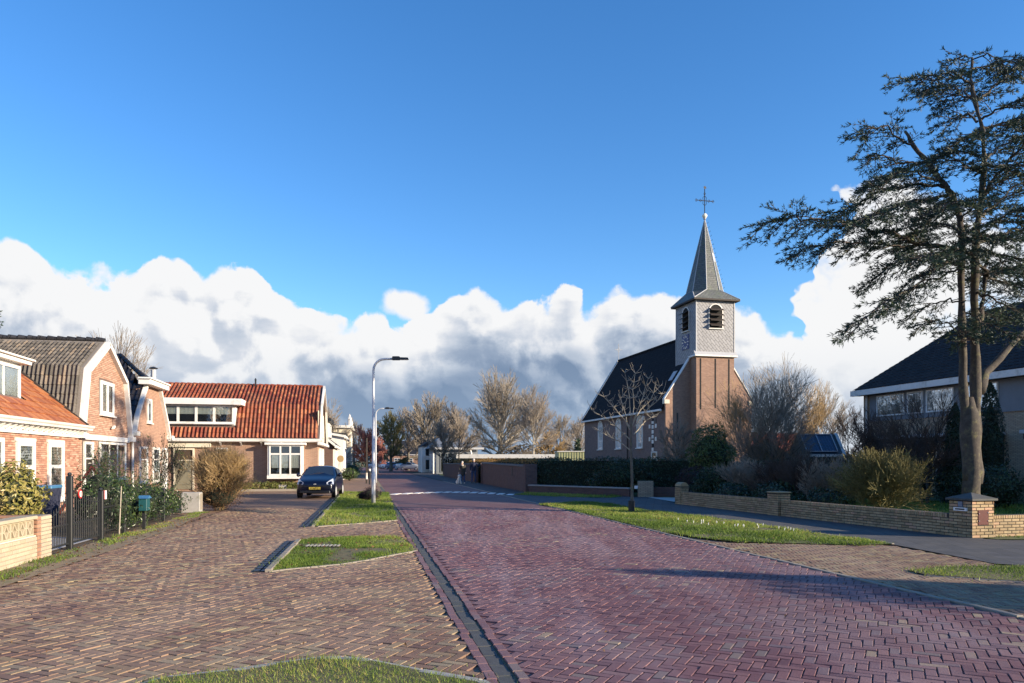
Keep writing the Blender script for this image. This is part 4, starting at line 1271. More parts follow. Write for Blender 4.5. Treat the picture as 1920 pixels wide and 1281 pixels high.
# side windows: pointed-round white leaded windows
def arch_pts(w, h, n=10):
    r = w/2
    return [(-r, 0), (r, 0)] + [(r*cos(pi*i/n), h-r+r*sin(pi*i/n)) for i in range(n+1)]
def church_window(par, y, z, w, h):
    # local: looks to -x
    P = arch_pts(w, h)
    f = B()
    outer = [(p[0]*1.13, p[1]*1.02+(-.05 if p[1] == 0 else .02)) for p in P]
    n = len(P)
    V = []; F = []
    for (a, b_) in outer: V.append((-.02, a, b_))
    for (a, b_) in P: V.append((-.02, a*.86, b_*.97+.04))
    for (a, b_) in outer: V.append((.06, a, b_))
    for (a, b_) in P: V.append((.06, a*.86, b_*.97+.04))
    for i in range(n):
        j = (i+1) % n
        F += [(i, j, n+j, n+i), (j, i, 2*n+i, 2*n+j), (n+i, n+j, 3*n+j, 3*n+i)]
    f.add(V, F)
    f.box(-.015, .02, -.022, .022, .05, h-.08)
    for q in (-.28, .28):
        f.box(-.01, .02, q*w-.012, q*w+.012, .05, h-.28)
    zz = .35
    while zz < h-.2:
        f.box(-.012, .02, -w*.42, w*.42, zz-.014, zz+.014); zz += .36
    for t in range(1, 6):
        a = pi*t/6
        f.box(-.011, .02, -.012+cos(a)*w*.25, .012+cos(a)*w*.25, h-w*.5, h-w*.5+sin(a)*w*.42)
    o = f.build('window', 'white', par, loc=(-.03, y, z))
    g_ = B().prism([(a*.9, b_*.97) for a, b_ in P], 'x', .022, .028).build('pane', 'glass_bright', o)
    B().prism([(a*.94, b_*.98) for a, b_ in P], 'x', .03, .033).build('backing', 'dark', o)
    B().box(-.12, .02, -w*.62, w*.62, -.14, -.055).build('sill', 'white', o)
    return o
for y_ in (4.98, 9.8, 14.5):
    church_window(ch, y_, 2.75, 1.12, 2.65)
for y_ in (4.98, 9.8, 14.5):     # brick arch over each window
    bb = B()
    for t in range(9):
        a0, a1 = pi*t/9+.03, pi*(t+1)/9-.03
        r0, r1 = .68, .90
        bb.hexa([(-.05, y_+r0*cos(a0), 4.84+r0*sin(a0)), (-.05, y_+r1*cos(a0), 4.84+r1*sin(a0)), (-.05, y_+r1*cos(a1), 4.84+r1*sin(a1)), (-.05, y_+r0*cos(a1), 4.84+r0*sin(a1))][::-1],
                [(-.0, y_+r0*cos(a0), 4.84+r0*sin(a0)), (-.0, y_+r1*cos(a0), 4.84+r1*sin(a0)), (-.0, y_+r1*cos(a1), 4.84+r1*sin(a1)), (-.0, y_+r0*cos(a1), 4.84+r0*sin(a1))][::-1])
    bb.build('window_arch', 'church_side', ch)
# quoined slit window, door and lamp near the front corner
f = B()
for (a, z, w_, h_) in ((-.18, 3.0, .36, .3), (-.18, 3.4, .36, .3), (-.18, 3.8, .36, .3), (-.18, 4.2, .36, .3), (-.2, 4.6, .4, .22), (-.75, 3.2, .3, .32), (.45, 3.2, .3, .32), (-.75, 4.25, .3, .32), (.45, 4.25, .3, .32), (-.18, 2.4, .36, .25)):
    B().bbox(-.05, .0, 2.35+a, 2.35+a+w_, z, z+h_, .012).build('quoin_block', 'white', ch)
B().box(-.03, .0, 2.20, 2.50, 2.7, 5.0).build('slit_window', 'dark', ch)
door(ch, (0.0, 2.6, .05), -pi/2, 1.1, 2.3, 'darkwood')
B().tube([(-.09, 7.55, EV-.3), (-.09, 7.55, .1)], .055, 7).build('downpipe', 'black', ch)
lm = thing('wall_light', 'small lantern under the eaves on the shaded side wall of the church', 'lamp', (12.02-.06, 58, 0), TC)
B().tube([(0, 3.3, 5.45), (-.35, 3.3, 5.5), (-.35, 3.3, 5.3)], .02, 6).build('bracket', 'black', lm)
B().tube([(-.35, 3.3, 5.3), (-.35, 3.3, 5.2), (-.35, 3.3, 4.95)], [.05, .16, .10], 8).build('lantern', 'white', lm)
B().box(-.045, 0, 1.7, 1.78, 4.6, 5.75).build('wall_anchor', 'black', ch)
B().box(-.045, 0, 6.9, 6.98, 4.9, 5.75).build('wall_anchor', 'black', ch)
B().box(-.045, 0, 11.9, 11.98, 4.9, 5.75).build('wall_anchor', 'black', ch)
# skylight
sl = Vector((1, 0, k_)).normalized()
P0 = Vector((1.25, 2.2, EV+1.25*k_+.10))
B().slab(P0, P0+Vector((0, .7, 0))*-1, P0+Vector((0, -.7, 0))+sl*.9, P0+sl*.9, .06).build('skylight', 'lead', ch)
# front anchors
B().box(.95, 1.04, -.05, 0, 4.1, 5.35).build('wall_anchor', 'black', ch)
B().box(WCH-1.04, WCH-.95, -.05, 0, 4.1, 5.35).build('wall_anchor', 'black', ch)
# ---- tower
tx0, tx1, ty0, ty1 = 2.12, 5.38, -.97, 2.45
tw = tx1-tx0
tcx, tcy = (tx0+tx1)/2, (ty0+ty1)/2
TB, TT = 9.72, 14.20
B().box(tx0, tx1, ty0, ty1, -.05, TB).build('tower_base', 'church_brick', ch)
for a in (tx0+.36, tcx, tx1-.46):
    B().box(a-.06, a+.06, ty0-.012, ty0, 5.6 if a != tcx else 5.7, TB-.15).build('recessed_slot', 'dark', ch)
B().bbox(tx0-.22, tx1+.22, ty0-.22, ty0+.3, TB, TB+.13, .03).build('tower_cornice', 'white', ch)
B().prism([(ty0-.20, TB+.132), (ty0+.1, TB+.132), (ty0+.02, TB+.44)], 'x', tx0-.20, tx1+.20).build('lead_flashing', 'lead', ch)
B().bbox(tx0-.20, tx0, ty0-.18, ty0+1.0, TB-.02, TB+.12, .02).build('tower_cornice', 'white', ch)
B().box(tx0-.02, tx1+.02, ty0-.02, ty1+.02, TB+.002, TT).build('belfry', 'slate', ch)
# slate cladding continues down to the roof on the sides
B().box(tx0-.022, tx0+.2, .5, ty1+.022, 8.6, TB).build('side_cladding', 'slate', ch)
B().box(tx1-.2, tx1+.022, .5, ty1+.022, 8.6, TB).build('side_cladding', 'slate', ch)
for (a, b_) in ((tx0-.05, ty0-.05), (tx1-.03, ty0-.05), (tx0-.05, ty1-.03), (tx1-.03, ty1-.03)):
    B().box(a, a+.08, b_, b_+.08, TB+.14 if b_ < 0 else 8.5, TT-.002).build('corner_board', 'lead', ch)
# flared skirt + octagonal spire
ov = .34
e0 = [(tx0-ov, ty0-ov), (tx1+ov, ty0-ov), (tx1+ov, ty1+ov), (tx0-ov, ty1+ov)]
B().add([(x, y_, TT) for x, y_ in e0]+[(x, y_, TT-.12) for x, y_ in e0], [(0, 1, 5, 4), (1, 2, 6, 5), (2, 3, 7, 6), (3, 0, 4, 7), (4, 5, 6, 7)][:4]+[(7, 6, 5, 4)]).build('eaves_board', 'darkwood', ch)
r8 = 1.34
oct_ = [(tcx+r8/cos(pi/8)*cos(pi/8+pi/4*i), tcy+r8/cos(pi/8)*sin(pi/8+pi/4*i), 15.05) for i in range(8)]
V = [(x, y_, TT+.0) for x, y_ in e0] + oct_
# octagon vertices i at angle 22.5+45i ; square corners at 225,315,45,135 degrees
F = [(0, 1, 4+6, 4+5), (1, 2, 4+0, 4+7), (2, 3, 4+2, 4+1), (3, 0, 4+4, 4+3), (1, 4+7, 4+6), (2, 4+1, 4+0), (3, 4+3, 4+2), (0, 4+5, 4+4)]
B().add(V, F).build('spire_skirt', 'spire_slate', ch)
apex = (tcx, tcy, 21.1)
for i in range(8):
    j = (i+1) % 8
    B().add([oct_[i], oct_[j], apex], [(0, 1, 2)]).build('spire_face', 'spire_slate', ch)
for i in range(8):
    B().tube([oct_[i], apex], [.045, .02], 5).build('hip_strip', 'lead', ch)
for q in range(4):
    c0 = Vector((*e0[q], TT+.02)); i = {0: (5, 4), 1: (7, 6), 2: (1, 0), 3: (3, 2)}[q]
    for ii in i:
        B().tube([c0, oct_[ii]], .04, 5).build('hip_strip', 'lead', ch)
for k in range(16):        # climbing hooks up the right-hand hip
    t = .06+k*.058
    p = Vector(oct_[7]).lerp(Vector(apex), t)
    B().tube([p, p+Vector((.16, -.05, .03)), p+Vector((.17, -.06, .12))], .014, 4).build('climbing_hook', 'black', ch)
p = Vector(oct_[6]).lerp(Vector(apex), .52); q = Vector(oct_[7]).lerp(Vector(apex), .52)
p2 = Vector(oct_[6]).lerp(Vector(apex), .40); q2 = Vector(oct_[7]).lerp(Vector(apex), .40)
mid = lambda a, b_, t: a.lerp(b_, t)
B().slab(mid(p2, q2, .2)+Vector((0, -.03, 0)), mid(p2, q2, .8)+Vector((0, -.03, 0)), mid(p, q, .85)+Vector((0, -.03, 0)), mid(p, q, .15)+Vector((0, -.03, 0)), .03).build('spire_hatch', 'lead', ch)
B().ball((tcx, tcy, 21.28), .20, 12, 8).build('ball', 'gold', ch)
B().tube([(tcx, tcy, 21.0), (tcx, tcy, 21.14)], [.10, .14], 8).build('spire_cap', 'lead', ch)
cr_ = B()
cr_.tube([(tcx, tcy, 21.4), (tcx, tcy, 23.45)], .035, 6)
cr_.tube([(tcx-.78, tcy, 22.5), (tcx+.78, tcy, 22.5)], .03, 6)
for s_ in (-1, 1):
    for t in (.25, .62):
        cr_.tube([(tcx+s_*t, tcy, 22.5), (tcx+s_*(t+.12), tcy, 22.62), (tcx+s_*(t+.22), tcy, 22.52)], .018, 5)
        cr_.tube([(tcx+s_*t, tcy, 22.5), (tcx+s_*(t+.12), tcy, 22.38), (tcx+s_*(t+.22), tcy, 22.48)], .018, 5)
    cr_.tube([(tcx, tcy, 22.1), (tcx+s_*.16, tcy, 22.25), (tcx+s_*.14, tcy, 22.5), (tcx+s_*.16, tcy, 22.75), (tcx, tcy, 22.9)], .02, 5)
    cr_.tube([(tcx, tcy, 22.9), (tcx+s_*.09, tcy, 23.05), (tcx, tcy, 23.2)], .016, 5)
cr_.build('iron_cross', 'black', ch)
B().add([(tcx-.02, tcy, 23.45), (tcx+.16, tcy, 23.5), (tcx+.13, tcy, 23.62), (tcx+.02, tcy, 23.7), (tcx-.12, tcy, 23.6)], [(0, 1, 2, 3, 4)]).build('weathercock', 'black', ch)
# ridge cross at the rear end
rc = B()
rc.tube([(cx, LCH, RG+.1), (cx, LCH, RG+1.9)], .03, 6)
rc.tube([(cx-.42, LCH, RG+1.25), (cx+.42, LCH, RG+1.25)], .025, 6)
for s_ in (-1, 1):
    rc.tube([(cx, LCH, RG+1.0), (cx+s_*.2, LCH, RG+1.25), (cx, LCH, RG+1.5)], .018, 5)
rc.build('ridge_cross', 'lead', ch)
rv = thing('roof_vent', 'round capped vent on the church ridge beside the tower', 'vent', (12.02, 58, 0), TC)
B().tube([(cx-.1, 3.3, RG-.1), (cx-.1, 3.3, RG+.55)], .12, 10).build('pipe', 'lead', rv)
B().tube([(cx-.1, 3.3, RG+.58), (cx-.1, 3.3, RG+.66), (cx-.1, 3.3, RG+.8)], [.26, .26, .05], 10).build('cap', 'black', rv)
# louvred belfry openings
def belfry(par, loc, rz, w=1.08, h=1.85):
    P = arch_pts(w, h)
    n = len(P)
    outer = [(p[0]*1.16, p[1]*1.04) for p in P]
    V = [(a, -.05, b_) for a, b_ in outer]+[(a, -.05, b_) for a, b_ in P]+[(a, .0, b_) for a, b_ in outer]+[(a, .0, b_) for a, b_ in P]
    F = []
    for i in range(1, n):
        j = (i+1) % n
        F += [(i, j, n+j, n+i), (j, i, 2*n+i, 2*n+j), (n+i, n+j, 3*n+j, 3*n+i)]
    o = B().add(V, F).build('louvre_opening', 'white', par, loc=loc, rot=(0, 0, rz))
    B().prism([(a, b_) for a, b_ in P][::-1], 'y', -.012, -.004).build('backing', 'dark', o)
    for k in range(4):
        z = .16+k*.40
        B().hexa([(-w/2-.04, -.36, z-.02), (w/2+.04, -.36, z-.02), (w/2+.04, -.01, z+.18), (-w/2-.04, -.01, z+.18)],
                 [(-w/2-.04, -.36, z+.015), (w/2+.04, -.36, z+.015), (w/2+.04, -.01, z+.215), (-w/2-.04, -.01, z+.215)]).build('louvre', 'darkwood', o)
    B().bbox(-w/2-.1, w/2+.1, -.12, 0, -.08, -.002, .01).build('sill', 'white', o)
belfry(ch, (tcx+.02, ty0-.022, 11.95), 0)
belfry(ch, (tx0-.022, tcy, 11.95), -pi/2)
belfry(ch, (tx1+.022, tcy, 11.95), pi/2)
# clock on the side facing the street
ck = B().bbox(-.58, .58, -.05, 0, -.58, .58, .01).build('clock', 'blue_paint', ch, loc=(tx0-.022, tcy, 11.05), rot=(0, 0, -pi/2))
for k in range(12):
    a = pi/2-2*pi*k/12
    r0, r1 = .36, .54
    w_ = .035 if k % 3 else .055
    c, s_ = cos(a), sin(a)
    B().hexa([(c*r0-s_*w_*.6, -.058, s_*r0+c*w_*.6), (c*r1-s_*w_, -.058, s_*r1+c*w_), (c*r1+s_*w_, -.058, s_*r1-c*w_), (c*r0+s_*w_*.6, -.058, s_*r0-c*w_*.6)],
             [(c*r0-s_*w_*.6, -.05, s_*r0+c*w_*.6), (c*r1-s_*w_, -.05, s_*r1+c*w_), (c*r1+s_*w_, -.05, s_*r1-c*w_), (c*r0+s_*w_*.6, -.05, s_*r0-c*w_*.6)]).build('numeral_bar', 'gold', ck)
for a, L_, w_ in ((radians(90+50), .48, .03), (radians(90-92), .30, .045)):
    c, s_ = cos(a), sin(a)
    B().hexa([(-c*.1-s_*w_, -.075, -s_*.1+c*w_), (c*L_, -.075, s_*L_), (c*L_+.01, -.075, s_*L_-.01), (-c*.1+s_*w_, -.075, -s_*.1-c*w_)],
             [(-c*.1-s_*w_, -.065, -s_*.1+c*w_), (c*L_, -.065, s_*L_), (c*L_+.01, -.065, s_*L_-.01), (-c*.1+s_*w_, -.065, -s_*.1-c*w_)]).build('clock_hand', 'gold', ck)

# ================================================================== RIGHT HOUSE
TR = math.atan(.2283)
hr = thing('semi_detached_house', 'wide tan brick house with dark roof and long row of windows behind the cedar', 'house', (18.5, 39.0, 0), TR)
# local frame: x away from the street (to the right), y negative comes nearer; facade on x=0
LH = -22.0
B().box(0, 15.5, LH, 0, -.05, 5.35).build('wall', 'house_brick_r', hr)
B().prism([(0, 5.35), (15.5, 5.35), (7.8, 9.75)], 'y', LH+.1, -.1).build('gable_wall', 'house_brick_r', hr)
kk = 4.4/7.8
B().slab((-.45, .25, 5.36-.1), (-.45, LH-.25, 5.26), (7.8, LH-.25, 9.86), (7.8, .25, 9.86), .08).build('roof', 'mortar_red', hr)
B().slab((15.9, LH-.25, 5.26), (15.9, .25, 5.26), (7.8, .25, 9.86), (7.8, LH-.25, 9.86), .08).build('roof', 'tile_brown', hr)
Lr = sqrt(8.25**2+4.6**2)
tiles(hr, (-.46, .25, 5.275), (0, -1, 0), (8.25, 0, 4.6), int(22/.30), int(Lr/.36), .30, .36, 'tile_brown', n_ind=150, amp=.05)
B().box(-.58, -.40, LH-.3, .3, 4.98, 5.26).build('fascia', 'white', hr)
B().box(-.40, 0, LH-.3, .3, 5.0, 5.04).build('soffit', 'darkwood', hr)
B().box(-.06, -.002, LH, -.55, 3.62, 4.98).build('window_band', 'mid_grey', hr)
def rw(y1, y0, z0, z1, cols=1, nm='window', cur=None, gl='glass_bright'):
    window(hr, (-.06, y1, z0), -pi/2, y1-y0, z1-z0, cols, (1.0,), fr='white' if nm == 'window' else 'darkwood', gl=gl, fw=.06, sill=False, curtain=cur, name=nm)
rw(-1.1, -3.0, 3.85, 5.0 - .1, 1)
rw(-3.2, -4.2, 3.85, 4.9, 1)
rw(-4.4, -6.0, 3.85, 4.9, 1)
rw(-6.7, -8.3, 3.85, 4.9, 1)
rw(-9.8, -12.0, 3.85, 4.9, 1)
rw(-12.9, -14.4, 3.85, 4.9, 1)
rw(-16.0, -18.0, 3.85, 4.9, 1)
# ground-floor porch canopies and bays
B().bbox(-1.1, -.002, -8.6, -2.4, 2.66, 2.80, .02).build('porch_roof', 'lead', hr)
B().bbox(-1.1, -.002, -20, -10.2, 2.66, 2.80, .02).build('porch_roof', 'lead', hr)
B().box(-1.0, -.004, -8.5, -2.5, 2.45, 2.655).build('porch_beam', 'darkwood', hr)
B().box(-1.0, -.004, -19.9, -10.3, 2.45, 2.655).build('porch_beam', 'rust_red', hr)
rw(-5.0, -8.1, .5, 2.4, 2, cur=(0, .5, 'curtain'))
rw(-2.8, -4.6, .1, 2.4, 1, nm='glazed_door')
rw(-12.2, -15.0, .5, 2.4, 2, cur=(0, .4, 'curtain'))
B().box(-1.0, -.1, -10.65, -10.3, 0, 2.44).build('porch_pier', 'house_brick_r', hr)
B().box(-1.0, -.1, -11.75, -11.4, 0, 2.44).build('porch_pier', 'house_brick_r', hr)
B().tube([(-1.12, -10.9, 2.66), (-1.12, -10.9, 2.5), (-1.05, -11.0, 2.4), (-1.05, -11.0, .1)], .045, 7).build('downpipe', 'white', hr)
B().tube([(-.10, -.35, 4.98), (-.10, -.35, .1)], .05, 7).build('downpipe', 'white', hr)
# swan tile picture
pl = B().bbox(-.42, .42, -.04, 0, -.42, .42, .01).build('tile_picture', 'blue_grey' if 'blue_grey' in M else 'lead', hr, loc=(-.004, -12.15, 3.22), rot=(0, 0, -pi/2))
sw = B()
body = [(.30*cos(2*pi*i/14)+.05, .17*sin(2*pi*i/14)-.05) for i in range(14)]
sw.prism([(a, b_) for a, b_ in body], 'y', -.055, -.04)
sw.tube([(-.18, -.05, -.06), (-.26, -.05, .06), (-.22, -.05, .18), (-.26, -.05, .26), (-.33, -.05, .24)], [.07, .04, .035, .04, .015], 6)
sw.build('swan_relief', 'white', pl)
wv_ = B()
for k in range(4):
    wv_.tube([(-.34+k*.18, -.05, -.33), (-.27+k*.18, -.05, -.27), (-.19+k*.18, -.05, -.33)], .02, 5)
wv_.build('wave_relief', 'curtain', pl)

# ================================================================== outbuildings
# the roof slope with the panel faces the viewer: ridge runs across the view
sh = thing('garden_shed', 'small shed with blue solar panel and white verge beyond the bare shrubs', 'shed', (15.75, 40.0, .22), radians(-6))
B().prism([(0, -.05), (2.6, -.05), (2.6, 1.80), (1.55, 2.75), (0, 1.80)], 'x', 0, 1.95).build('wall', 'darkwood', sh)
B().slab((-.12, -.15, 1.72), (2.05, -.15, 1.72), (2.15, 1.6, 2.86), (.05, 1.6, 2.86), .06).build('roof', 'black', sh)
B().slab((2.15, 2.75, 1.72), (-.05, 2.75, 1.72), (.05, 1.6, 2.86), (2.15, 1.6, 2.86), .06).build('roof', 'black', sh)
for (a, b_) in (((2.06, -.22, 1.60), (2.16, 1.6, 2.86)), ((2.10, 2.80, 1.60), (2.16, 1.6, 2.86))):
    B().tube([a, b_], .10, 4).build('verge_board', 'white', sh)
B().box(-.15, 2.1, -.26, -.16, 1.58, 1.72).build('fascia', 'white', sh)
pv = B().slab((.18, .0, 1.86), (1.72, .0, 1.86), (1.80, 1.45, 2.80), (.26, 1.45, 2.80), .03).build('solar_panel', 'solar', sh)
pn = Vector((0, -.545, .84))*.035
for a_, b_ in (((.15, -.03, 1.86), (1.75, -.03, 1.86)), ((.22, 1.47, 2.83), (1.84, 1.47, 2.83)), ((.15, -.03, 1.86), (.22, 1.47, 2.83)), ((1.75, -.03, 1.86), (1.84, 1.47, 2.83)), ((.95, -.03, 1.86), (1.03, 1.47, 2.83))):
    B().tube([Vector(a_)+pn, Vector(b_)+pn], .025, 4).build('panel_frame', 'panel_frame', sh)
ob = thing('brick_outbuilding', 'small orange brick outbuilding beside the church behind the shrubs', 'shed', (14.1, 44.0, 0), radians(-10))
B().prism([(0, -.05), (2.6, -.05), (2.6, 1.7), (1.1, 2.75), (0, 1.9)], 'y', 0, 3).build('wall', 'church_brick', ob)
B().slab((1.1, -.1, 2.80), (2.75, -.1, 1.62), (2.75, 3.1, 1.62), (1.1, 3.1, 2.80), .06).build('roof', 'roof_dark_far', ob)
B().slab((-.15, -.1, 1.80), (1.1, -.1, 2.80), (1.1, 3.1, 2.80), (-.15, 3.1, 1.80), .06).build('roof', 'roof_dark_far', ob)
ob2 = thing('low_brick_annex', 'long low brick annex behind the hedge right of the church front', 'annex', (20, 66.0, 0), TC)
B().box(-2, 8, 0, 5, -.05, 2.6).build('wall', 'church_brick', ob2)
B().slab((-2.3, -.3, 2.5), (8.3, -.3, 2.5), (8.3, 2.5, 4.2), (-2.3, 2.5, 4.2), .08).build('roof', 'tile_orange_far', ob2)
B().slab((8.3, 5.3, 2.5), (-2.3, 5.3, 2.5), (-2.3, 2.5, 4.2), (8.3, 2.5, 4.2), .08).build('roof', 'tile_orange_far', ob2)

# ================================================================== far buildings in the middle
fb = thing('low_flat_building', 'long low flat roofed building with white fascia behind the churchyard hedge', 'building', (-6.5, 92, 0), 0)
B().box(0, 26, 0, 9, -.05, 1.9).build('wall', 'house_brick_far', fb)
B().box(-.4, 26.4, -.4, 9.4, 1.9, 2.4).build('fascia', 'white', fb)
for k in range(8):
    window(fb, (1+k*3.1, 0, .7), 0, 1.8, 1.0, 2, (1.0,), fw=.08)
sm = thing('metal_store', 'yellow green ribbed metal store beside the church', 'shed', (5.2, 84, 0), 0)
B().box(0, 5.2, 0, 6, -.05, 2.6).build('wall', 'metal_green', sm)
for k in range(17):
    B().box(.1+k*.3, .2+k*.3, -.05, -.002, 0, 2.55).build('rib', 'metal_green', sm)
B().bbox(-.1, 5.3, -.1, 6.1, 2.602, 2.7, .02).build('roof_edge', 'white', sm)
# modern grey building with glass storefront at the far side of the street
mb = thing('modern_grey_building', 'grey building with pale metal roof and glazed front where the street bends', 'building', (-9.4, 92, 0), TH)
B().box(0, 5.2, 0, 10, -.05, 3.2).build('wall', 'mid_grey', mb)
B().add([(-.6, -.5, 3.2), (5.8, -.5, 3.2), (5.8, 10.5, 3.2), (-.6, 10.5, 3.2), (.6, 3.5, 4.5), (5.5, 3.5, 4.5), (5.5, 7.5, 4.5), (.6, 7.5, 4.5)],
        [(0, 1, 5, 4), (1, 2, 6, 5), (2, 3, 7, 6), (3, 0, 4, 7), (4, 5, 6, 7), (3, 2, 1, 0)]).build('roof', 'mid_grey', mb)
B().box(-.7, 5.9, -.62, -.5, 3.0, 3.25).build('fascia', 'lead', mb)
for k in range(2):
    window(mb, (.5+k*2.3, 0, .15), 0, 1.8, 2.4, 2, (3, 1), fw=.08, fr='mid_grey', gl='glass', sill=False)
for k in range(3):
    window(mb, (0, 9.0-k*3.0, .3), -pi/2, 2.2, 2.2, 2, (1.0,), fw=.08, gl='glass_bright', sill=False)
for k in range(2):
    B().tube([(-.4+k*5.4, -.4, 0), (-.4+k*4.6, -.4, 3.0)], .10, 8).build('column', 'white', mb)
wb = thing('white_shopfront', 'small white building with dark windows left of the grey building', 'building', (-12.6, 104, 0), TH)
B().box(0, 2.0, 0, 8, -.05, 3.6).build('wall', 'white', wb)
B().prism([(-.2, 3.602), (2.2, 3.602), (1.0, 4.4)], 'y', -.3, 8.3).build('roof', 'roof_dark_far', wb)
window(wb, (.4, 0, .3), 0, 1.2, 1.5, 1, (1.0,)); window(wb, (.4, 0, 2.2), 0, 1.2, 1.1, 2, (1.0,))
ob3 = simple_house('far_brick_house', 'low brick house with grey roof closing the far end of the street', -29, 172, 16, 9, 3.2, 6.4, 'house_brick_d', 'roof_dark_far', False,
                   [('y', -14+k*2.9, .6, 1.6, 1.6, 2) for k in range(5)], rz=0)
ob3.location = (-14, 176, 0)
ob5 = simple_house('distant_barn', 'distant grey roofed barn behind the round tree', 34, 150, 22, 10, 3.0, 6.0, 'house_brick_far', 'pale_roof', False, (), rz=0)
# ================================================================== GARDEN WALLS, RIGHT
TW = math.atan(.284)
BL = dict(bl=.205, bh=.050, joint=.013)
def wall_mat(): return 'mortar_red'
M['mortar_dark'] = plain('dark_grey_joint', (.05, .045, .04), .95, .3, 20.0)
w1 = thing('garden_wall', 'long low yellow brick garden wall running back from the capped pillar with the letter slot', 'wall', (9.5, 15.3, 0), TW)
def low_wall(par, y0, y1, h, x0=0.0, th=.22, n_ind=300):
    B().box(x0+.012, x0+th, y0, y1, -.05, h-.004).build('wall_core', 'mortar_dark', par)
    facing(par, (x0+.012, y1, 0), -pi/2, lambda z: [(0, y1-y0)], .005, h, 'wallbrick_y', soldier_top=True, n_ind=n_ind, **BL)
low_wall(w1, .57, 6.35, .47)
w1b = thing('garden_wall', 'low yellow brick wall between the middle pillar and the rounded end pillar under the dark shrubs', 'wall', (9.5, 15.3, 0), TW)
low_wall(w1b, 6.95, 12.2, .47)
def pillar(name, label, loc, rz, w, d, h, cap=None, mat='wallbrick_y', ex=()):
    t = thing(name, label, 'pillar', loc, rz)
    B().box(.012, w-.012, .012, d-.012, -.05, h-.004).build('pillar_core', 'mortar_dark', t)
    facing(t, (.012, d, 0), -pi/2, lambda z: [(0, d)], .005, h, mat, n_ind=150, **BL)
    facing(t, (0, .012, 0), 0, ex[0] if ex else (lambda z: [(0, w)]), .005, h, mat, n_ind=150, **BL)
    facing(t, (w-.012, 0, 0), pi/2, lambda z: [(0, d)], .005, h, mat, n_ind=60, **BL)
    return t
gp1 = pillar('gate_pillar', 'square yellow brick pillar with dark pyramid cap, white letter slot and red steel door', (9.5, 15.3, 0), TW, .57, .57, .77,
             ex=(lambda z: [(0, .14), (.43, .57)] if .27 < z < .58 else [(0, .57)],))
V = [(-.05, -.05, .772), (.62, -.05, .772), (.62, .62, .772), (-.05, .62, .772), (-.05, -.05, .812), (.62, -.05, .812), (.62, .62, .812), (-.05, .62, .812), (.285, .285, .93)]
B().add(V, [(3, 2, 1, 0), (0, 1, 5, 4), (1, 2, 6, 5), (2, 3, 7, 6), (3, 0, 4, 7), (4, 5, 8), (5, 6, 8), (6, 7, 8), (7, 4, 8)]).build('cap', 'gutter', gp1)
ls = B().box(-.16, .16, -.035, 0, -.035, .035).build('letter_slot', 'white_clean', gp1, loc=(0, .27, .585), rot=(0, 0, -pi/2))
B().box(-.115, .115, -.038, -.0352, -.014, .014).build('slot_opening', 'dark', ls)
B().box(-.05, .05, -.03, 0, -.055, .055).build('number_plate', 'blue_grey', gp1, loc=(0, .27, .69), rot=(0, 0, -pi/2))
cd = B().bbox(.145, .425, -.008, .012, .27, .58, .01).build('meter_door', 'rust_red', gp1)
for a, z in ((.17, .50), (.17, .35), (.40, .52), (.40, .35)):
    B().ball((a, -.012, z), .012, 8, 5).build('door_stud', 'lead', cd)
w3 = thing('garden_wall', 'short stub of yellow brick wall right of the capped pillar, lit by the sun', 'wall', (9.5, 15.3, 0), TW)
B().box(.572, 1.87, .062, .30, -.05, .446).build('wall_core', 'mortar_dark', w3)
facing(w3, (.572, .062, 0), 0, lambda z: [(0, 1.30)], .005, .45, 'wallbrick_y', soldier_top=True, n_ind=150, **BL)
gp2 = pillar('gate_pillar', 'small square yellow brick pillar halfway along the low garden wall', (9.5-.284*6.15*.962, 15.3+6.15*.962+.12, 0), TW, .42, .5, .66)
gp2.location = (9.5+(-.273)*6.38-.07, 15.3+.962*6.38, 0)
B().bbox(-.03, .45, -.03, .53, .662, .70, .02).build('cap', 'wallbrick_y', gp2, r=.3)
gp3 = pillar('gate_pillar', 'rounded top yellow brick pillar at the far end of the low garden wall', (9.5-.273*12.2-.03, 15.3+.962*12.2, 0), TW, .34, .42, .66)
B().prism([(0.0, .66), (.34, .66), (.31, .74), (.24, .79), (.17, .81), (.10, .79), (.03, .74)], 'y', 0, .42).build('cap', 'wallbrick_y', gp3, r=.4)
B().add([(6.35, 27.9, .012), (7.4, 27.7, .012), (8.2, 31.5, .012), (5.9, 32.3, .012)], [(0, 1, 2, 3)]).build('garden_path', 'tile_path')['kind'] = 'structure'
B().add([(11.1, 14.2, .014), (14, 13.3, .014), (18, 16.6, .014), (12.6, 16.0, .014)], [(0, 1, 2, 3)]).build('garden_path', 'tile_path')['kind'] = 'structure'
# churchyard low wall and its pillar
aw = math.atan2(32.9-37.2, 5.2-.83)
w4 = thing('garden_wall', 'low dark stone topped brick wall below the tall churchyard hedge', 'wall', (.83, 37.2, 0), aw)
L4 = math.hypot(32.9-37.2, 5.2-.83)
B().box(0, L4, 0, .22, -.05, .34).build('wall', 'garden_brick', w4)
B().bbox(-.03, L4, -.03, .25, .342, .40, .01).build('coping', 'concrete', w4)
gp4 = thing('gate_pillar', 'tan brick pillar at the right end of the low churchyard wall with a small white plate', 'pillar', (5.55, 32.6, 0), radians(-6))
B().box(.0, .66, .0, .45, -.05, .70).build('pillar', 'house_brick_r', gp4)
B().box(.0, .012, .1, .2, .40, .52).build('number_plate', 'white_clean', gp4)
B().box(-.16, -.02, .0, .1, .36, .50).build('letter_plate', 'white_clean', gp4)
w5 = thing('garden_wall', 'short dark brick wall behind the gate opening beside the tan pillar', 'wall', (6.3, 33.0, 0), radians(-10))
B().box(0, 1.6, 0, .2, -.05, .42).build('wall', 'garden_brick', w5)

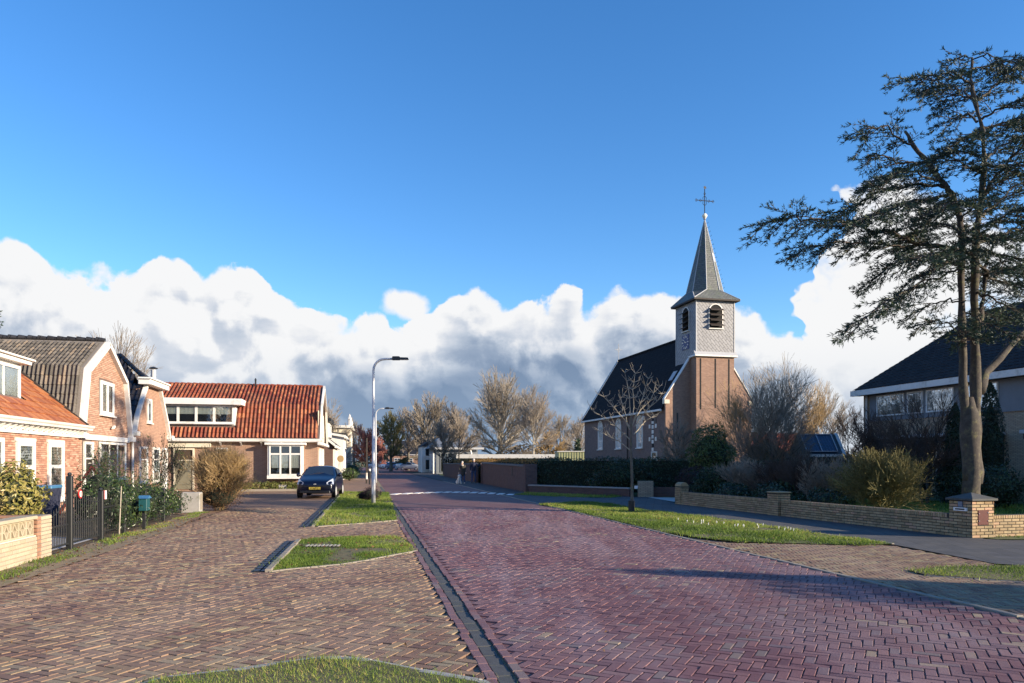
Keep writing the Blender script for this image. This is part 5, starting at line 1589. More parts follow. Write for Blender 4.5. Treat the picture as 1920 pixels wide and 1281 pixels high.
# tall brick wall along the churchyard
def tall_wall(label, y0, y1, h0, h1):
    x0, x1 = .73-.2*(y0-37.7), .73-.2*(y1-37.7)
    L = math.hypot(x1-x0, y1-y0)
    t = thing('churchyard_wall', label, 'wall', (x0, y0, 0), math.atan(.2))
    B().hexa([(0, 0, -.05), (.3, 0, -.05), (.3, L, -.05), (0, L, -.05)], [(0, 0, h0), (.3, 0, h0), (.3, L, h1), (0, L, h1)]).build('wall', 'garden_brick', t)
    B().hexa([(-.06, 0, h0+.002), (.36, 0, h0+.002), (.36, L, h1+.002), (-.06, L, h1+.002)], [(-.02, 0, h0+.10), (.32, 0, h0+.10), (.32, L, h1+.10), (-.02, L, h1+.10)]).build('coping', 'gutter', t)
    return t, L
tA, LA = tall_wall('long dark brick wall with coping along the churchyard, nearest the hedge', 37.9, 52.0, 1.28, 1.40)
B().bbox(-.12, .5, -.5, -.002, -.05, 1.42, .02).build('end_pier', 'garden_brick', tA)
B().bbox(-.05, .0, LA-.3, LA, -.05, 1.35, .01).build('end_pier', 'garden_brick', tA)
B().box(-.03, 0, 3.4, 3.5, .75, 1.25).build('fixing_plate', 'gutter', tA)
tB, LB = tall_wall('far stretch of the dark brick churchyard wall beyond the open gate', 55.4, 77.0, 1.30, 1.25)
gs_ = thing('gate_post', 'pale wooden gate post by the man in the dark coat', 'post', (.73-.2*(52.7-37.7)+.1, 52.7, 0), TH)
B().bbox(0, .14, 0, .14, 0, 1.35, .02).build('post', 'cream', gs_)
B().box(-.0, .5, .02, .06, .9, .96).build('rail', 'bark_dark', gs_)
for k in range(3):
    gg_ = thing('gate', 'open wooden slatted churchyard gate folded back at the opening', 'gate', (.73-.2*(53.6-37.7)+.2, 53.5, 0), TH+.9) if k == 0 else gg_
    B().box(.02+k*.28, .16+k*.28, 0, .03, .1, 1.15).build('slat', 'darkwood', gg_)
B().box(0, .8, .031, .055, .3, .4).build('rail', 'darkwood', gg_)

# ================================================================== LEFT: painted wall, iron gates, fence, letter box
TL = math.atan(.195)
bl_o = (-7.76, 12.5)
def bl(y):  # point on the boundary at distance y along from the pillar corner
    return (bl_o[0]-sin(TL)*y, bl_o[1]+cos(TL)*y)
lw = thing('painted_wall', 'low cream painted brick wall with a row of pierced diamond blocks', 'wall', (*bl_o, 0), TL)
B().box(-.24, -.014, -7, -.56, -.05, .38).build('wall_core', 'white_mortar', lw)
facing(lw, (-.014, -7, 0), PX, lambda z: [(0, 6.44)], .0, .385, 'wallbrick_w', bl=.21, bh=.054, joint=.010, n_ind=200)
B().box(-.22, -.02, -7, -.56, .382, .40).build('block_bed', 'cream', lw)
bs = .262
for k in range(24):
    y1_ = -.57-k*bs; y0_ = y1_-bs+.006
    b = B()
    x0_, x1_ = -.16, -.05
    z0_, z1_ = .402, .402+bs-.006
    e = .022
    b.box(x0_, x1_, y0_, y0_+e, z0_, z1_); b.box(x0_, x1_, y1_-e, y1_, z0_, z1_)
    b.box(x0_, x1_, y0_+e, y1_-e, z0_, z0_+e); b.box(x0_, x1_, y0_+e, y1_-e, z1_-e, z1_)
    ym, zm = (y0_+y1_)/2, (z0_+z1_)/2
    hw = (y1_-y0_)/2-e; hh = (z1_-z0_)/2-e
    for (sa, sb) in ((1, 1), (1, -1), (-1, 1), (-1, -1)):
        A = Vector((0, ym+sa*hw*.62, zm)); Bq = Vector((0, ym, zm+sb*hh)); dd = (Bq-A).normalized(); nn = Vector((0, -dd.z, dd.y))*.011
        b.hexa([(x0_, *(A+nn).yz), (x0_, *(Bq+nn).yz), (x0_, *(Bq-nn).yz), (x0_, *(A-nn).yz)], [(x1_, *(A+nn).yz), (x1_, *(Bq+nn).yz), (x1_, *(Bq-nn).yz), (x1_, *(A-nn).yz)])
    for sa in (1, -1):
        A = Vector((0, ym+sa*hw*.62, zm)); Bq = Vector((0, ym+sa*hw*1.02, zm))
        b.box(x0_, x1_, min(A.y, Bq.y), max(A.y, Bq.y), zm-.010, zm+.010)
    b.build('diamond_block', 'wallbrick_w', lw, r=.3+.4*random.random())
B().bbox(-.26, -.0, -7, -.53, .665, .715, .012).build('coping', 'wallbrick_w', lw, r=.4)
lp = thing('gate_pillar', 'cream painted brick pillar with brown brick flank at the end of the painted wall', 'pillar', (*bl_o, 0), TL)
B().box(-.30, -.014, -.52, -.012, -.05, .70).build('pillar_core', 'mortar', lp)
facing(lp, (-.014, -.40, 0), PX, lambda z: [(0, .40)], .0, .71, 'wallbrick_w', bl=.20, bh=.054, joint=.009)
facing(lp, (-.014, -.53, 0), PX, lambda z: [(0, .12)], .0, .71, 'wallbrick_t', bl=.12, bh=.054, joint=.010)
facing(lp, (-.30, -.53, 0), 0, lambda z: [(0, .29)], .0, .71, 'wallbrick_t', bl=.20, bh=.054, joint=.010)
rt = thing('return_wall', 'low brown brick wall running back from the cream pillar', 'wall', (*bl_o, 0), TL)
B().box(-1.5, -.31, -.34, -.10, -.05, .66).build('wall_core', 'mortar', rt)
facing(rt, (-1.5, -.34, 0), 0, lambda z: [(0, 1.19)], .0, .64, 'wallbrick_t', bl=.20, bh=.054, joint=.010, n_ind=80)
B().bbox(-1.52, -.30, -.36, -.08, .662, .70, .01).build('coping', 'wallbrick_t', rt, r=.2)

def gate_leaf(label, ya, yb, ha, hb, midz):
    """iron gate leaf; heights of the bars run from ha to hb in a curve"""
    x, y = bl(0)
    t = thing('iron_gate', label, 'gate', (*bl_o, 0), TL)
    n = max(4, int((yb-ya)/.10))
    B().box(-.17, -.14, ya, ya+.03, .05, ha).build('stile', 'black', t)
    B().box(-.17, -.14, yb-.03, yb, .05, hb).build('stile', 'black', t)
    B().box(-.165, -.145, ya+.03, yb-.03, .07, .10).build('rail', 'black', t)
    B().box(-.165, -.145, ya+.03, yb-.03, midz, midz+.028).build('rail', 'black', t)
    pts = []
    for i in range(9):
        f_ = i/8
        zz = ha+(hb-ha)*(f_**2 if hb > ha else 1-(1-f_)**2)
        pts.append((-.155, ya+(yb-ya)*f_, zz-.05))
    for i in range(1, n):
        f_ = i/n
        yy = ya+(yb-ya)*f_
        zz = ha+(hb-ha)*(f_**2 if hb > ha else 1-(1-f_)**2)
        B().tube([(-.155, yy, .10), (-.155, yy, zz), (-.155, yy, zz+.05)], [.007, .007, .001], 5).build('bar', 'black', t)
        if i % 1 == 0:
            B().tube([(-.155, yy+.044, .10), (-.155, yy+.044, midz-.02), (-.155, yy+.044, midz+.01)], [.0055, .0055, .001], 4).build('short_bar', 'black', t)
    B().tube(pts, .010, 5).build('top_rail', 'black', t)
    return t
gate_leaf('left leaf of the black iron garden gate, beside the cream pillar', .06, 1.14, .62, 1.02, .42)
gR = gate_leaf('right leaf of the black iron garden gate, with the red enamel plate', 1.22, 2.72, 1.15, .82, .42)
plq = B().tube([(-.135, 1.62, .97), (-.118, 1.62, .97)], .085, 18).build('enamel_plate', 'red', gR)
B().tube([(-.117, 1.62, .97), (-.113, 1.62, .97)], .058, 16).build('plate_centre', 'white_clean', plq)
bb = B()
for k in range(12):
    a = 2*pi*k/12
    bb.box(-.112, -.109, 1.62+.020*cos(a)-.006, 1.62+.020*cos(a)+.006, .97+.030*sin(a)-.006, .97+.030*sin(a)+.006)
bb.build('numeral', 'red', plq)
for k, (yy, hh, lb) in enumerate(((1.18, 1.32, 'tall black iron post with pointed tip between the two gate leaves'), (2.80, .98, 'square black gate post at the far end of the iron gate'))):
    p_ = thing('gate_post', lb, 'post', (*bl_o, 0), TL)
    B().bbox(-.20, -.10, yy-.05, yy+.05, -.02, hh, .01).build('post', 'black', p_)
    B().ball((-.15, yy, hh+.03), .04, 8, 6).build('finial', 'black', p_)
np_ = thing('name_plate', 'small red and white plate on the iron fence past the gate', 'sign', (*bl_o, 0), TL)
B().box(-.14, -.125, 2.90, 2.96, .80, .98).build('plate_edge', 'red', np_)
B().box(-.14, -.124, 2.962, 3.07, .80, .98).build('plate_face', 'white_clean', np_)
# iron fence beyond, behind which the planting grows
fn = thing('iron_fence', 'black iron railing fence overgrown with evergreen shrubs', 'fence', (*bl_o, 0), TL)
for z in (.12, .62):
    B().box(-.16, -.14, 2.86, 8.2, z, z+.025).build('rail', 'black', fn)
y = 2.95
while y < 8.2:
    B().tube([(-.15, y, .02), (-.15, y, .74), (-.15, y, .80)], [.007, .007, .001], 4).build('bar', 'black', fn)
    y += .11
for y in (4.3, 5.9, 7.6):
    B().bbox(-.20, -.12, y-.04, y+.04, -.02, .86, .01).build('fence_post', 'black', fn)
mbx = thing('letter_box', 'blue green letter box with pitched lid on a thin black post', 'letter box', (*bl(4.9), 0), TL)
mbx.location.x += .10
B().box(-.03, .03, -.03, .03, 0, .44).build('post', 'black', mbx)
B().bbox(-.08, .10, -.14, .14, .44, .72, .01).build('box', 'teal', mbx)
B().prism([(-.17, .722), (.17, .722), (0, .79)], 'x', -.10, .13).build('lid', 'blue_lid', mbx)
st = thing('bamboo_stake', 'pale bamboo stake leaning in the shrubs just past the gate', 'stake', (*bl(3.45), 0), 0)
B().tube([(0, 0, 0), (.02, .05, 1.05)], .014, 6).build('cane', 'bark_pale', st)
gbx = thing('grey_meter_cabinet', 'grey metal cabinet half hidden by the golden bush', 'cabinet', (-9.75, 22.9, 0), TL)
B().bbox(-.45, .1, 0, .4, 0, .62, .02).build('cabinet_body', 'concrete', gbx)
B().box(.1, .112, .06, .34, .08, .56).build('cabinet_door', 'kerb', gbx)
pmp = thing('garden_pump', 'dark red cast iron hand pump in front of the low house', 'pump', (-11.0, 16.2, 0), 0)
B().tube([(0, 0, 0), (0, 0, 1.05), (0, 0, 1.25)], [.06, .05, .02], 8).build('pump_body', 'rust_red', pmp)
B().tube([(0, 0, .95), (.15, -.05, .95), (.22, -.08, .82)], .02, 6).build('spout', 'rust_red', pmp)
B().tube([(0, 0, 1.1), (-.2, .05, 1.25), (-.45, .08, 1.05)], .015, 6).build('handle', 'rust_red', pmp)
bin_ = thing('dark_blue_bin', 'dark blue wheeled bin standing behind the left gate leaf', 'bin', (-11.3, 17.2, 0), .2)
B().hexa([(0, 0, .05), (.5, 0, .05), (.5, .55, .05), (0, .55, .05)], [(-.04, -.04, .95), (.56, -.04, .95), (.56, .6, .95), (-.04, .6, .95)]).build('bin_body', 'paper', bin_)
B().bbox(-.06, .58, -.06, .62, .952, 1.02, .02).build('lid', 'blue_lid', bin_)
cs = thing('slanting_trellis', 'dark red slanting wooden frame against the brick wall behind the gate', 'trellis', (-12.9, 21.0, 0), 0)
B().tube([(0, 0, 0), (.75, .45, 1.45)], .04, 5).build('bar', 'rust_red', cs)
B().tube([(1.3, .8, 0), (.75, .45, 1.45)], .04, 5).build('bar', 'rust_red', cs)
M['door_mark'] = M['white']

# ================================================================== street lamps
def street_lamp(label, x, y, h=5.4, arm=1.0, flip=False, grp='street lamps along the road'):
    t = thing('street_lamp', label, 'street lamp', (x, y, 0), pi if flip else 0, grp)
    pts = [(0, 0, 0), (0, 0, 1.1), (0, 0, 1.12), (0, 0, h-.45)]
    rr = [.075, .075, .056, .045]
    for k in range(1, 7):
        a = pi/2*k/6
        pts.append((.42*(1-cos(a)), 0, h-.45+.42*sin(a))); rr.append(.045)
    pts.append((.42+.35, 0, h-.02)); rr.append(.040)
    B().tube(pts, rr, 12).build('pole', 'galv', t, smooth=True)
    hd = B()
    hd.hexa([(.72, -.06, h-.06), (1.30, -.10, h-.05), (1.30, .10, h-.05), (.72, .06, h-.06)], [(.72, -.05, h+.04), (1.28, -.09, h+.02), (1.28, .09, h+.02), (.72, .05, h+.04)])
    hd.bbox(.70, .98, -.075, .075, h-.07, h+.07, .02)
    hd.build('lamp_head', 'black', t)
    B().box(1.0, 1.26, -.08, .08, h-.062, h-.052).build('lens', 'curtain', t)
    B().box(-.04, .04, -.093, -.083, .35, .75).build('service_hatch', 'galv', t)
    return t
street_lamp('tall white curved street lamp with dark head on the grass island, nearest of the lamps', -5.14, 27.5)
street_lamp('second street lamp seen just behind the nearest one', -9.85, 53.6)
street_lamp('third street lamp, small, past the red twigged tree', -17.6, 97, 5.0)
street_lamp('white street lamp reaching left in front of the grey modern building', -8.5, 102, 5.3, flip=True)
wp = thing('white_mast', 'plain white mast at the kerb left of the grey building', 'mast', (-10.4, 99, 0), 0)
B().tube([(0, 0, 0), (0, 0, 4.3)], [.13, .09], 8).build('mast', 'white', wp)
for lb, x, y, h in (('thin dark pole of a young tree stake beside the red twigged tree', -10.2, 52, 3.2), ('white topped bollard near the second lamp', -9.6, 50, .9)):
    t = thing('roadside_post', lb, 'post', (x, y, 0), 0)
    B().tube([(0, 0, .0), (0, 0, h)], .06, 7).build('post', 'bark_dark' if h > 2 else 'black', t)
    B().tube([(0, 0, h+.002 if h < 2 else .3), (0, 0, h+.15 if h < 2 else .75)], .068, 7).build('band', 'white', t)
# ================================================================== VEGETATION
def segs_mesh(name, segs, mat, parent=None, n=4, label=None):
    A = np.array([s_[0] for s_ in segs], 'f'); Bq = np.array([s_[1] for s_ in segs], 'f')
    r0 = np.array([s_[2] for s_ in segs], 'f'); r1 = np.array([s_[3] for s_ in segs], 'f')
    d = Bq-A
    d /= np.maximum(np.linalg.norm(d, axis=1), 1e-6)[:, None]
    ref = np.where(np.abs(d[:, 2:3]) > .9, np.array([[1., 0, 0]]), np.array([[0, 0, 1.]]))
    a = np.cross(d, ref); a /= np.linalg.norm(a, axis=1)[:, None]
    b = np.cross(d, a)
    V = np.zeros((len(segs), 2*n, 3), 'f')
    for k in range(n):
        t = 2*pi*k/n
        o = a*cos(t)+b*sin(t)
        V[:, k] = A+o*r0[:, None]; V[:, n+k] = Bq+o*r1[:, None]
    base = (np.arange(len(segs))*2*n)[:, None]
    F = np.concatenate([base+np.array([[k, (k+1) % n, n+(k+1) % n, n+k]]) for k in range(n)])
    me = np_mesh(name, V.reshape(-1, 3), [F])
    return link(name, me, mat, parent, smooth=n > 4, uv=False, label=label)

def rnd_unit():
    while True:
        v = Vector((random.uniform(-1, 1), random.uniform(-1, 1), random.uniform(-1, 1)))
        if .05 < v.length < 1:
            return v.normalized()

def grow(segs, p, d, L, r, lv, P):
    """recursive bare tree; segs collects (a, b, ra, rb, level)"""
    n = P.get('steps', 3) if lv < P['levels']-1 else 2
    q = p.copy(); dd = d.copy(); rr = r
    taper = P.get('taper', .72)
    for i in range(n):
        dd = (dd + rnd_unit()*P.get('wob', .14) + Vector((0, 0, P.get('up', .08)))).normalized()
        q2 = q + dd*(L/n)
        r2 = r*(1-(1-taper)*(i+1)/n)
        segs.append((q[:], q2[:], rr, max(r2, P['rmin']), lv))
        if lv < P['levels'] and (i >= P.get('bare', 1) or lv > 0):
            k = P['kids'][min(lv, len(P['kids'])-1)]
            for _ in range(k if random.random() < .85 else max(k-1, 0)):
                ang = random.uniform(*P['ang'])
                ax = dd.cross(rnd_unit()).normalized()
                nd = Matrix.Rotation(ang, 3, ax) @ dd
                nd = Vector((nd.x*P.get('spread', 1), nd.y*P.get('spread', 1), nd.z)).normalized()
                grow(segs, q2, nd, L*random.uniform(*P['len']), max(r2*P.get('rr', .55), P['rmin']), lv+1, P)
        q = q2; rr = max(r2, P['rmin'])
    if lv < P['levels']:
        grow(segs, q, dd, L*random.uniform(*P['len']), max(rr*.85, P['rmin']), lv+1, P)

def bare_tree(name, label, loc, H, W, P, trunk_mat='bark', twig_mat='twig_grey', seed=1, group=None, cat='tree', stems=1, trunk_r=.2, lean=0.0, first=.28):
    random.seed(seed)
    segs = []
    for k in range(stems):
        d = Vector((0, 0, 1)) if stems == 1 else Vector((random.uniform(-.55, .55), random.uniform(-.5, .5), 1)).normalized()
        o = Vector((random.uniform(-.15, .15)*(stems > 1), random.uniform(-.15, .15)*(stems > 1), 0))
        grow(segs, o, d, 1.0 if stems == 1 else .8, 1.0, 0, {**P, 'rmin': .0})
    A = np.array([s_[1] for s_ in segs])
    z = A[:, 2].max(); wx = np.percentile(np.abs(A[:, 0]), 98)
    sx = W/2/wx; sz = H/z
    out = []
    for a, b, r0, r1, lv in segs:
        rs = trunk_r
        out.append(((a[0]*sx, a[1]*sx, a[2]*sz), (b[0]*sx, b[1]*sx, b[2]*sz), max(r0*rs, P['rmin']), max(r1*rs, P['rmin']), lv))
    t = thing(name, label, cat, loc, random.uniform(0, .4), group)
    lo = [s_ for s_ in out if s_[4] == 0]
    mid_ = [s_ for s_ in out if 0 < s_[4] <= 2]
    hi = [s_ for s_ in out if s_[4] > 2]
    segs_mesh('trunk', lo, trunk_mat, t, 7)
    if mid_: segs_mesh('branches', mid_, trunk_mat, t, 4)
    if hi: segs_mesh('twigs', hi, twig_mat, t, 3)
    return t

def leaves(name, P, N, size, mat, parent=None, aspect=.5, r=None, curl=.25, label=None):
    """leaf-shaped quads at points P with normals N"""
    n = len(P)
    P = np.asarray(P, 'f'); N = np.asarray(N, 'f')
    N = N/np.maximum(np.linalg.norm(N, axis=1), 1e-6)[:, None]
    t = RNG.normal(size=(n, 3)); t -= N*(t*N).sum(1)[:, None]; t /= np.linalg.norm(t, axis=1)[:, None]
    b = np.cross(N, t)
    s_ = (size*RNG.uniform(.6, 1.35, n))[:, None]
    V = np.stack([P-t*s_*.5, P+b*s_*aspect*.5+N*s_*curl*.2, P+t*s_*.5-N*s_*curl*.5, P-b*s_*aspect*.5+N*s_*curl*.2], 1).reshape(-1, 3)
    F = np.arange(4*n).reshape(n, 4)
    me = np_mesh(name, V, [F])
    if r is None:
        r = RNG.random(n)
    return link(name, me, mat, parent, r=r, uv=False, label=label)

def clumpr(P, k=1.6, s_=.28):
    q = np.sin(P[:, 0]*k*2.1+1.3)*np.sin(P[:, 1]*k*1.7)*np.sin(P[:, 2]*k*2.6+.5)
    return np.clip(RNG.normal(.45, .2, len(P))+q*s_, 0, 1)

def blob_pts(blobs, n, shell=.55):
    vol = np.array([b[3]*b[4]*b[5] for b in blobs])**.67
    pick = RNG.choice(len(blobs), n, p=vol/vol.sum())
    Bv = np.array(blobs)[pick]
    u = RNG.normal(size=(n, 3)); u /= np.linalg.norm(u, axis=1)[:, None]
    rad = shell+(1-shell)*RNG.random(n)**.6
    lump = 1+.13*np.sin(u[:, 0]*6+Bv[:, 0]*5)*np.sin(u[:, 1]*5+2)+.10*np.sin(u[:, 2]*9+Bv[:, 1]*3)
    P = Bv[:, :3]+u*(rad*lump)[:, None]*Bv[:, 3:6]
    N = u+RNG.normal(scale=.55, size=(n, 3))
    k = P[:, 2] > .02
    return P[k], N[k]

def leafy_shrub(name, label, loc, blobs, n, size, mat, cat='shrub', aspect=.5, shell=.6, core='leaf_core', group=None, stems=5, stem_mat='bark_dark', core_k=.72):
    t = thing(name, label, cat, loc, 0, group)
    P, N = blob_pts(blobs, n, shell)
    leaves('foliage', P, N, size, mat, t, aspect, clumpr(P))
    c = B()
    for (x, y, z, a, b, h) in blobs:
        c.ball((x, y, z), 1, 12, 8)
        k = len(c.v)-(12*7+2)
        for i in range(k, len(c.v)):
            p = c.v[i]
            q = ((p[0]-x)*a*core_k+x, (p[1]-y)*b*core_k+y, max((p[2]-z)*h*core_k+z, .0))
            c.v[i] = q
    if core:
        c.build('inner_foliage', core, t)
    sg = []
    for k in range(stems):
        x, y, z, a, b, h = blobs[k % len(blobs)]
        sg.append(((x*.3+random.uniform(-.1, .1), y*.3+random.uniform(-.1, .1), 0), (x+random.uniform(-.5, .5)*a, y+random.uniform(-.5, .5)*b, z), .04, .015, 0))
    segs_mesh('stem', sg, stem_mat, t, 5)
    return t
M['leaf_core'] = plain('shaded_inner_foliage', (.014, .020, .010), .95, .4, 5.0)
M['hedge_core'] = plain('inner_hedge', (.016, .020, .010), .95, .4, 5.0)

def hedge(name, label, loc, rz, L, D_, H, n, size, mat, group=None, uneven=.06):
    t = thing(name, label, 'hedge', loc, rz, group)
    a = np.array([L*H, L*H, L*D_, D_*H, D_*H]); f = RNG.choice(5, n, p=a/a.sum())
    u = RNG.random(n); v = RNG.random(n)
    P = np.zeros((n, 3)); N = np.zeros((n, 3))
    for k, (ax, s_) in enumerate((((0, 2), 0), ((0, 2), 1), ((0, 1), 1), ((1, 2), 0), ((1, 2), 1))):
        m = f == k
        if k == 0: P[m] = np.stack([u[m]*L, 0*u[m], v[m]*H], 1); N[m] = (0, -1, .2)
        if k == 1: P[m] = np.stack([u[m]*L, 0*u[m]+D_, v[m]*H], 1); N[m] = (0, 1, .2)
        if k == 2: P[m] = np.stack([u[m]*L, v[m]*D_, 0*u[m]+H], 1); N[m] = (0, 0, 1)
        if k == 3: P[m] = np.stack([0*u[m], u[m]*D_, v[m]*H], 1); N[m] = (-1, 0, .2)
        if k == 4: P[m] = np.stack([0*u[m]+L, u[m]*D_, v[m]*H], 1); N[m] = (1, 0, .2)
    P += RNG.normal(scale=uneven, size=(n, 3))
    P[:, 2] += .04*np.sin(P[:, 0]*2.3)*(P[:, 2] > H*.8)
    N += RNG.normal(scale=.6, size=(n, 3))
    leaves('foliage', P, N, size, mat, t, .55, clumpr(P))
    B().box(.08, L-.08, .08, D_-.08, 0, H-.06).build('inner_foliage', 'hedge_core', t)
    return t

def dome_tree(name, label, loc, H, W, trunk_mat='bark', twig_mat='twig_grey', seed=1, group=None, trunk_r=.3, base=.14, levels=3, rmin=.016, limbs=11, stems=1, cat='tree', up=.05, split=(.22, .55), low=1.35, wob=.10):
    """short trunk, limbs that fan out to a domed outline"""
    random.seed(seed)
    P = dict(levels=levels, kids=(2, 2, 2, 2), ang=split, len=(.56, .74), rmin=rmin, wob=wob, up=up, taper=.7, bare=0, steps=3, rr=.62)
    segs = []; tr = []
    a_, b_ = W/2, H
    for st_ in range(stems):
        q = Vector((random.uniform(-.2, .2)*(stems > 1), random.uniform(-.2, .2)*(stems > 1), 0)); hh = H*base*random.uniform(.8, 1.3)
        n = 5; pts = [q.copy()]
        top_ = H*(.55 if stems == 1 else .3)
        for k in range(n):
            q = q+Vector((random.gauss(0, .02)*H*.2, random.gauss(0, .02)*H*.2, top_/n)); pts.append(q.copy())
        for k in range(n):
            tr.append((pts[k][:], pts[k+1][:], trunk_r*(1-.6*k/n), trunk_r*(1-.6*(k+1)/n), 0))
        for k in range(limbs):
            f_ = (k+.5)/limbs
            th = low*(1-f_)**.8*random.uniform(.85, 1.1)      # angle from the vertical
            ph = k*2.4+random.uniform(-.4, .4)
            z0_ = hh+(top_-hh)*f_*.9
            p = Vector((pts[0].x, pts[0].y, z0_)); 
            # distance from the start to the domed outline in that direction
            d = Vector((sin(th)*cos(ph), sin(th)*sin(ph), cos(th)))
            cz = H*.42
            A = (d.x**2+d.y**2)/a_**2+d.z**2/(H-cz)**2; z_ = z0_-cz
            Bq = 2*d.z*z_/(H-cz)**2; C_ = z_*z_/(H-cz)**2-1
            L = (-Bq+sqrt(max(Bq*Bq-4*A*C_, .01)))/(2*A)
            grow(segs, p, (d+Vector((0, 0, -.05))).normalized(), L*.52, trunk_r*.42*(1-.4*f_), 0, P)
    t = thing(name, label, cat, loc, random.uniform(0, .4), group)
    segs_mesh('trunk', tr, trunk_mat, t, 7)
    segs_mesh('branches', [s_ for s_ in segs if s_[4] <= 1], trunk_mat, t, 4)
    segs_mesh('twigs', [s_ for s_ in segs if s_[4] > 1], twig_mat, t, 3)
    return t

def twig_shrub(name, label, loc, H, W, n_stems, mat, seed=3, levels=3, r=.014, rmin=.005, up=.12, spread=.6, group=None, lv_mat=None, kids=(2, 2, 2, 2), ang=(.3, .8), leafmat_=None, nleaf=0, lsize=.04, kink=.2):
    random.seed(seed)
    segs = []
    P = dict(levels=levels, kids=kids, ang=ang, len=(.55, .8), rmin=.0, wob=kink, up=up, taper=.6, bare=0, steps=3)
    for k in range(n_stems):
        a = random.uniform(0, 2*pi); s_ = random.uniform(0, spread)
        d = Vector((cos(a)*s_, sin(a)*s_, 1)).normalized()
        grow(segs, Vector((cos(a)*s_*.25, sin(a)*s_*.25, 0)), d, .5, 1.0, 0, P)
    A = np.array([s_[1] for s_ in segs])
    sz = H/np.percentile(A[:, 2], 99.3); sx = W/2/np.percentile(np.abs(A[:, 0]), 97)
    out = [((a[0]*sx, a[1]*sx, max(a[2], 0)*sz), (b[0]*sx, b[1]*sx, max(b[2], 0)*sz), max(r0*r, rmin), max(r1*r, rmin), lv) for a, b, r0, r1, lv in segs]
    t = thing(name, label, 'shrub', loc, 0, group)
    segs_mesh('stems', [s_ for s_ in out if s_[4] <= 1], lv_mat or mat, t, 4)
    hi = [s_ for s_ in out if s_[4] > 1]
    if hi: segs_mesh('twigs', hi, mat, t, 3)
    if leafmat_:
        E = np.array([s_[1] for s_ in out if s_[4] >= 1], 'f')
        idx = RNG.integers(0, len(E), nleaf)
        Pp = E[idx]+RNG.normal(scale=.05, size=(nleaf, 3))
        leaves('foliage', Pp, RNG.normal(size=(nleaf, 3))+np.array([0, 0, .5]), lsize, leafmat_, t, .5, clumpr(Pp))
    return t

FAN = dict(levels=5, kids=(2, 2, 2, 2, 2), ang=(.25, .65), len=(.60, .80), rmin=.016, wob=.10, up=.06, taper=.75, bare=1, steps=2, rr=.6)
FAN2 = dict(levels=5, kids=(2, 3, 2, 2, 2), ang=(.3, .75), len=(.62, .82), rmin=.024, wob=.10, up=.10, taper=.75, bare=1, steps=2, rr=.6)
SLIM = dict(levels=4, kids=(2, 2, 2, 2), ang=(.4, .8), len=(.55, .72), rmin=.014, wob=.08, up=.12, taper=.85, bare=1, steps=4, rr=.45)

def at(u, D): return ((u-960)/1390*D, D, 0)
# --- the middle distance
dome_tree('broad_bare_tree', 'big round crowned bare tree with pale trunk rising behind the brown hedge', at(938, 104), 13.0, 10.2, 'bark_pale', 'twig_tan', 11, trunk_r=.36, rmin=.020, levels=3, limbs=22, base=.10, up=.02)
dome_tree('slim_bare_tree', 'slim upright bare tree right of the big round one', at(1001, 98), 10.4, 5.4, 'bark_pale', 'twig_grey', 4, trunk_r=.2, rmin=.016, levels=3, limbs=14, base=.3, low=1.1)
dome_tree('broad_bare_tree', 'largest bare tree beyond the street bend, brownish crown behind the grey building', at(803, 118), 11.3, 9.5, 'bark', 'twig_tan', 21, trunk_r=.4, rmin=.024, limbs=13)
dome_tree('broad_bare_tree', 'bare tree left of the largest one, over the far parked cars', at(765, 124), 9.6, 6.5, 'bark', 'twig_grey', 22, trunk_r=.33, rmin=.024, limbs=11, base=.25)
dome_tree('broad_bare_tree', 'bare tree over the roof of the grey modern building', at(850, 112), 9.4, 6.4, 'bark_dark', 'twig_grey', 23, trunk_r=.3, rmin=.022, limbs=10)
dome_tree('ivy_clad_tree', 'greenish ivy grown tree at the end of the street, just right of the nearest lamp', at(733, 112), 8.0, 5.0, 'bark', 'twig_olive', 24, trunk_r=.3, rmin=.03, limbs=11)
dome_tree('red_twigged_tree', 'reddish twigged young tree behind the nearest lamp post', at(689, 70), 4.6, 2.6, 'bark_dark', 'twig_red', 25, trunk_r=.10, rmin=.018, limbs=10, base=.22)
dome_tree('red_twigged_tree', 'smaller reddish tree further down the street', at(708, 92), 4.2, 2.2, 'bark_dark', 'twig_red', 26, trunk_r=.10, rmin=.02, limbs=9, base=.25)
dome_tree('bare_tree', 'bare tree showing behind the white trimmed gable end of the orange roofed house', at(614, 82), 7.4, 5.6, 'bark', 'twig_grey', 27, trunk_r=.25, rmin=.014, limbs=9)
dome_tree('bare_tree', 'brownish bare tree behind the ornate pale house', at(664, 118), 7.4, 6.5, 'bark', 'twig_tan', 28, trunk_r=.25, rmin=.02, limbs=9)
dome_tree('bare_tree', 'bare tree behind the black roofed house on the left', at(218, 46), 9.3, 5.6, 'bark', 'twig_grey', 29, trunk_r=.2, rmin=.009, limbs=11)
dome_tree('bare_tree', 'distant rounded bare tree between the slim tree and the church', at(1052, 118), 8.4, 5.6, 'bark', 'twig_tan', 30, trunk_r=.25, rmin=.02, limbs=10)
dome_tree('bare_tree', 'grey twigged tree close to the rear of the church', at(1086, 100), 7.2, 4.8, 'bark', 'twig_grey', 31, trunk_r=.22, rmin=.016, limbs=10)
dome_tree('bare_tree', 'low golden bare tree left of the metal store', at(1030, 108), 5.4, 5.4, 'bark', 'twig_gold', 32, trunk_r=.2, rmin=.022, limbs=10)
dome_tree('bare_tree', 'small bare tree before the grey building at the bend', at(832, 84), 6.0, 3.6, 'bark_dark', 'twig_grey', 51, trunk_r=.12, rmin=.014, limbs=10, base=.3)
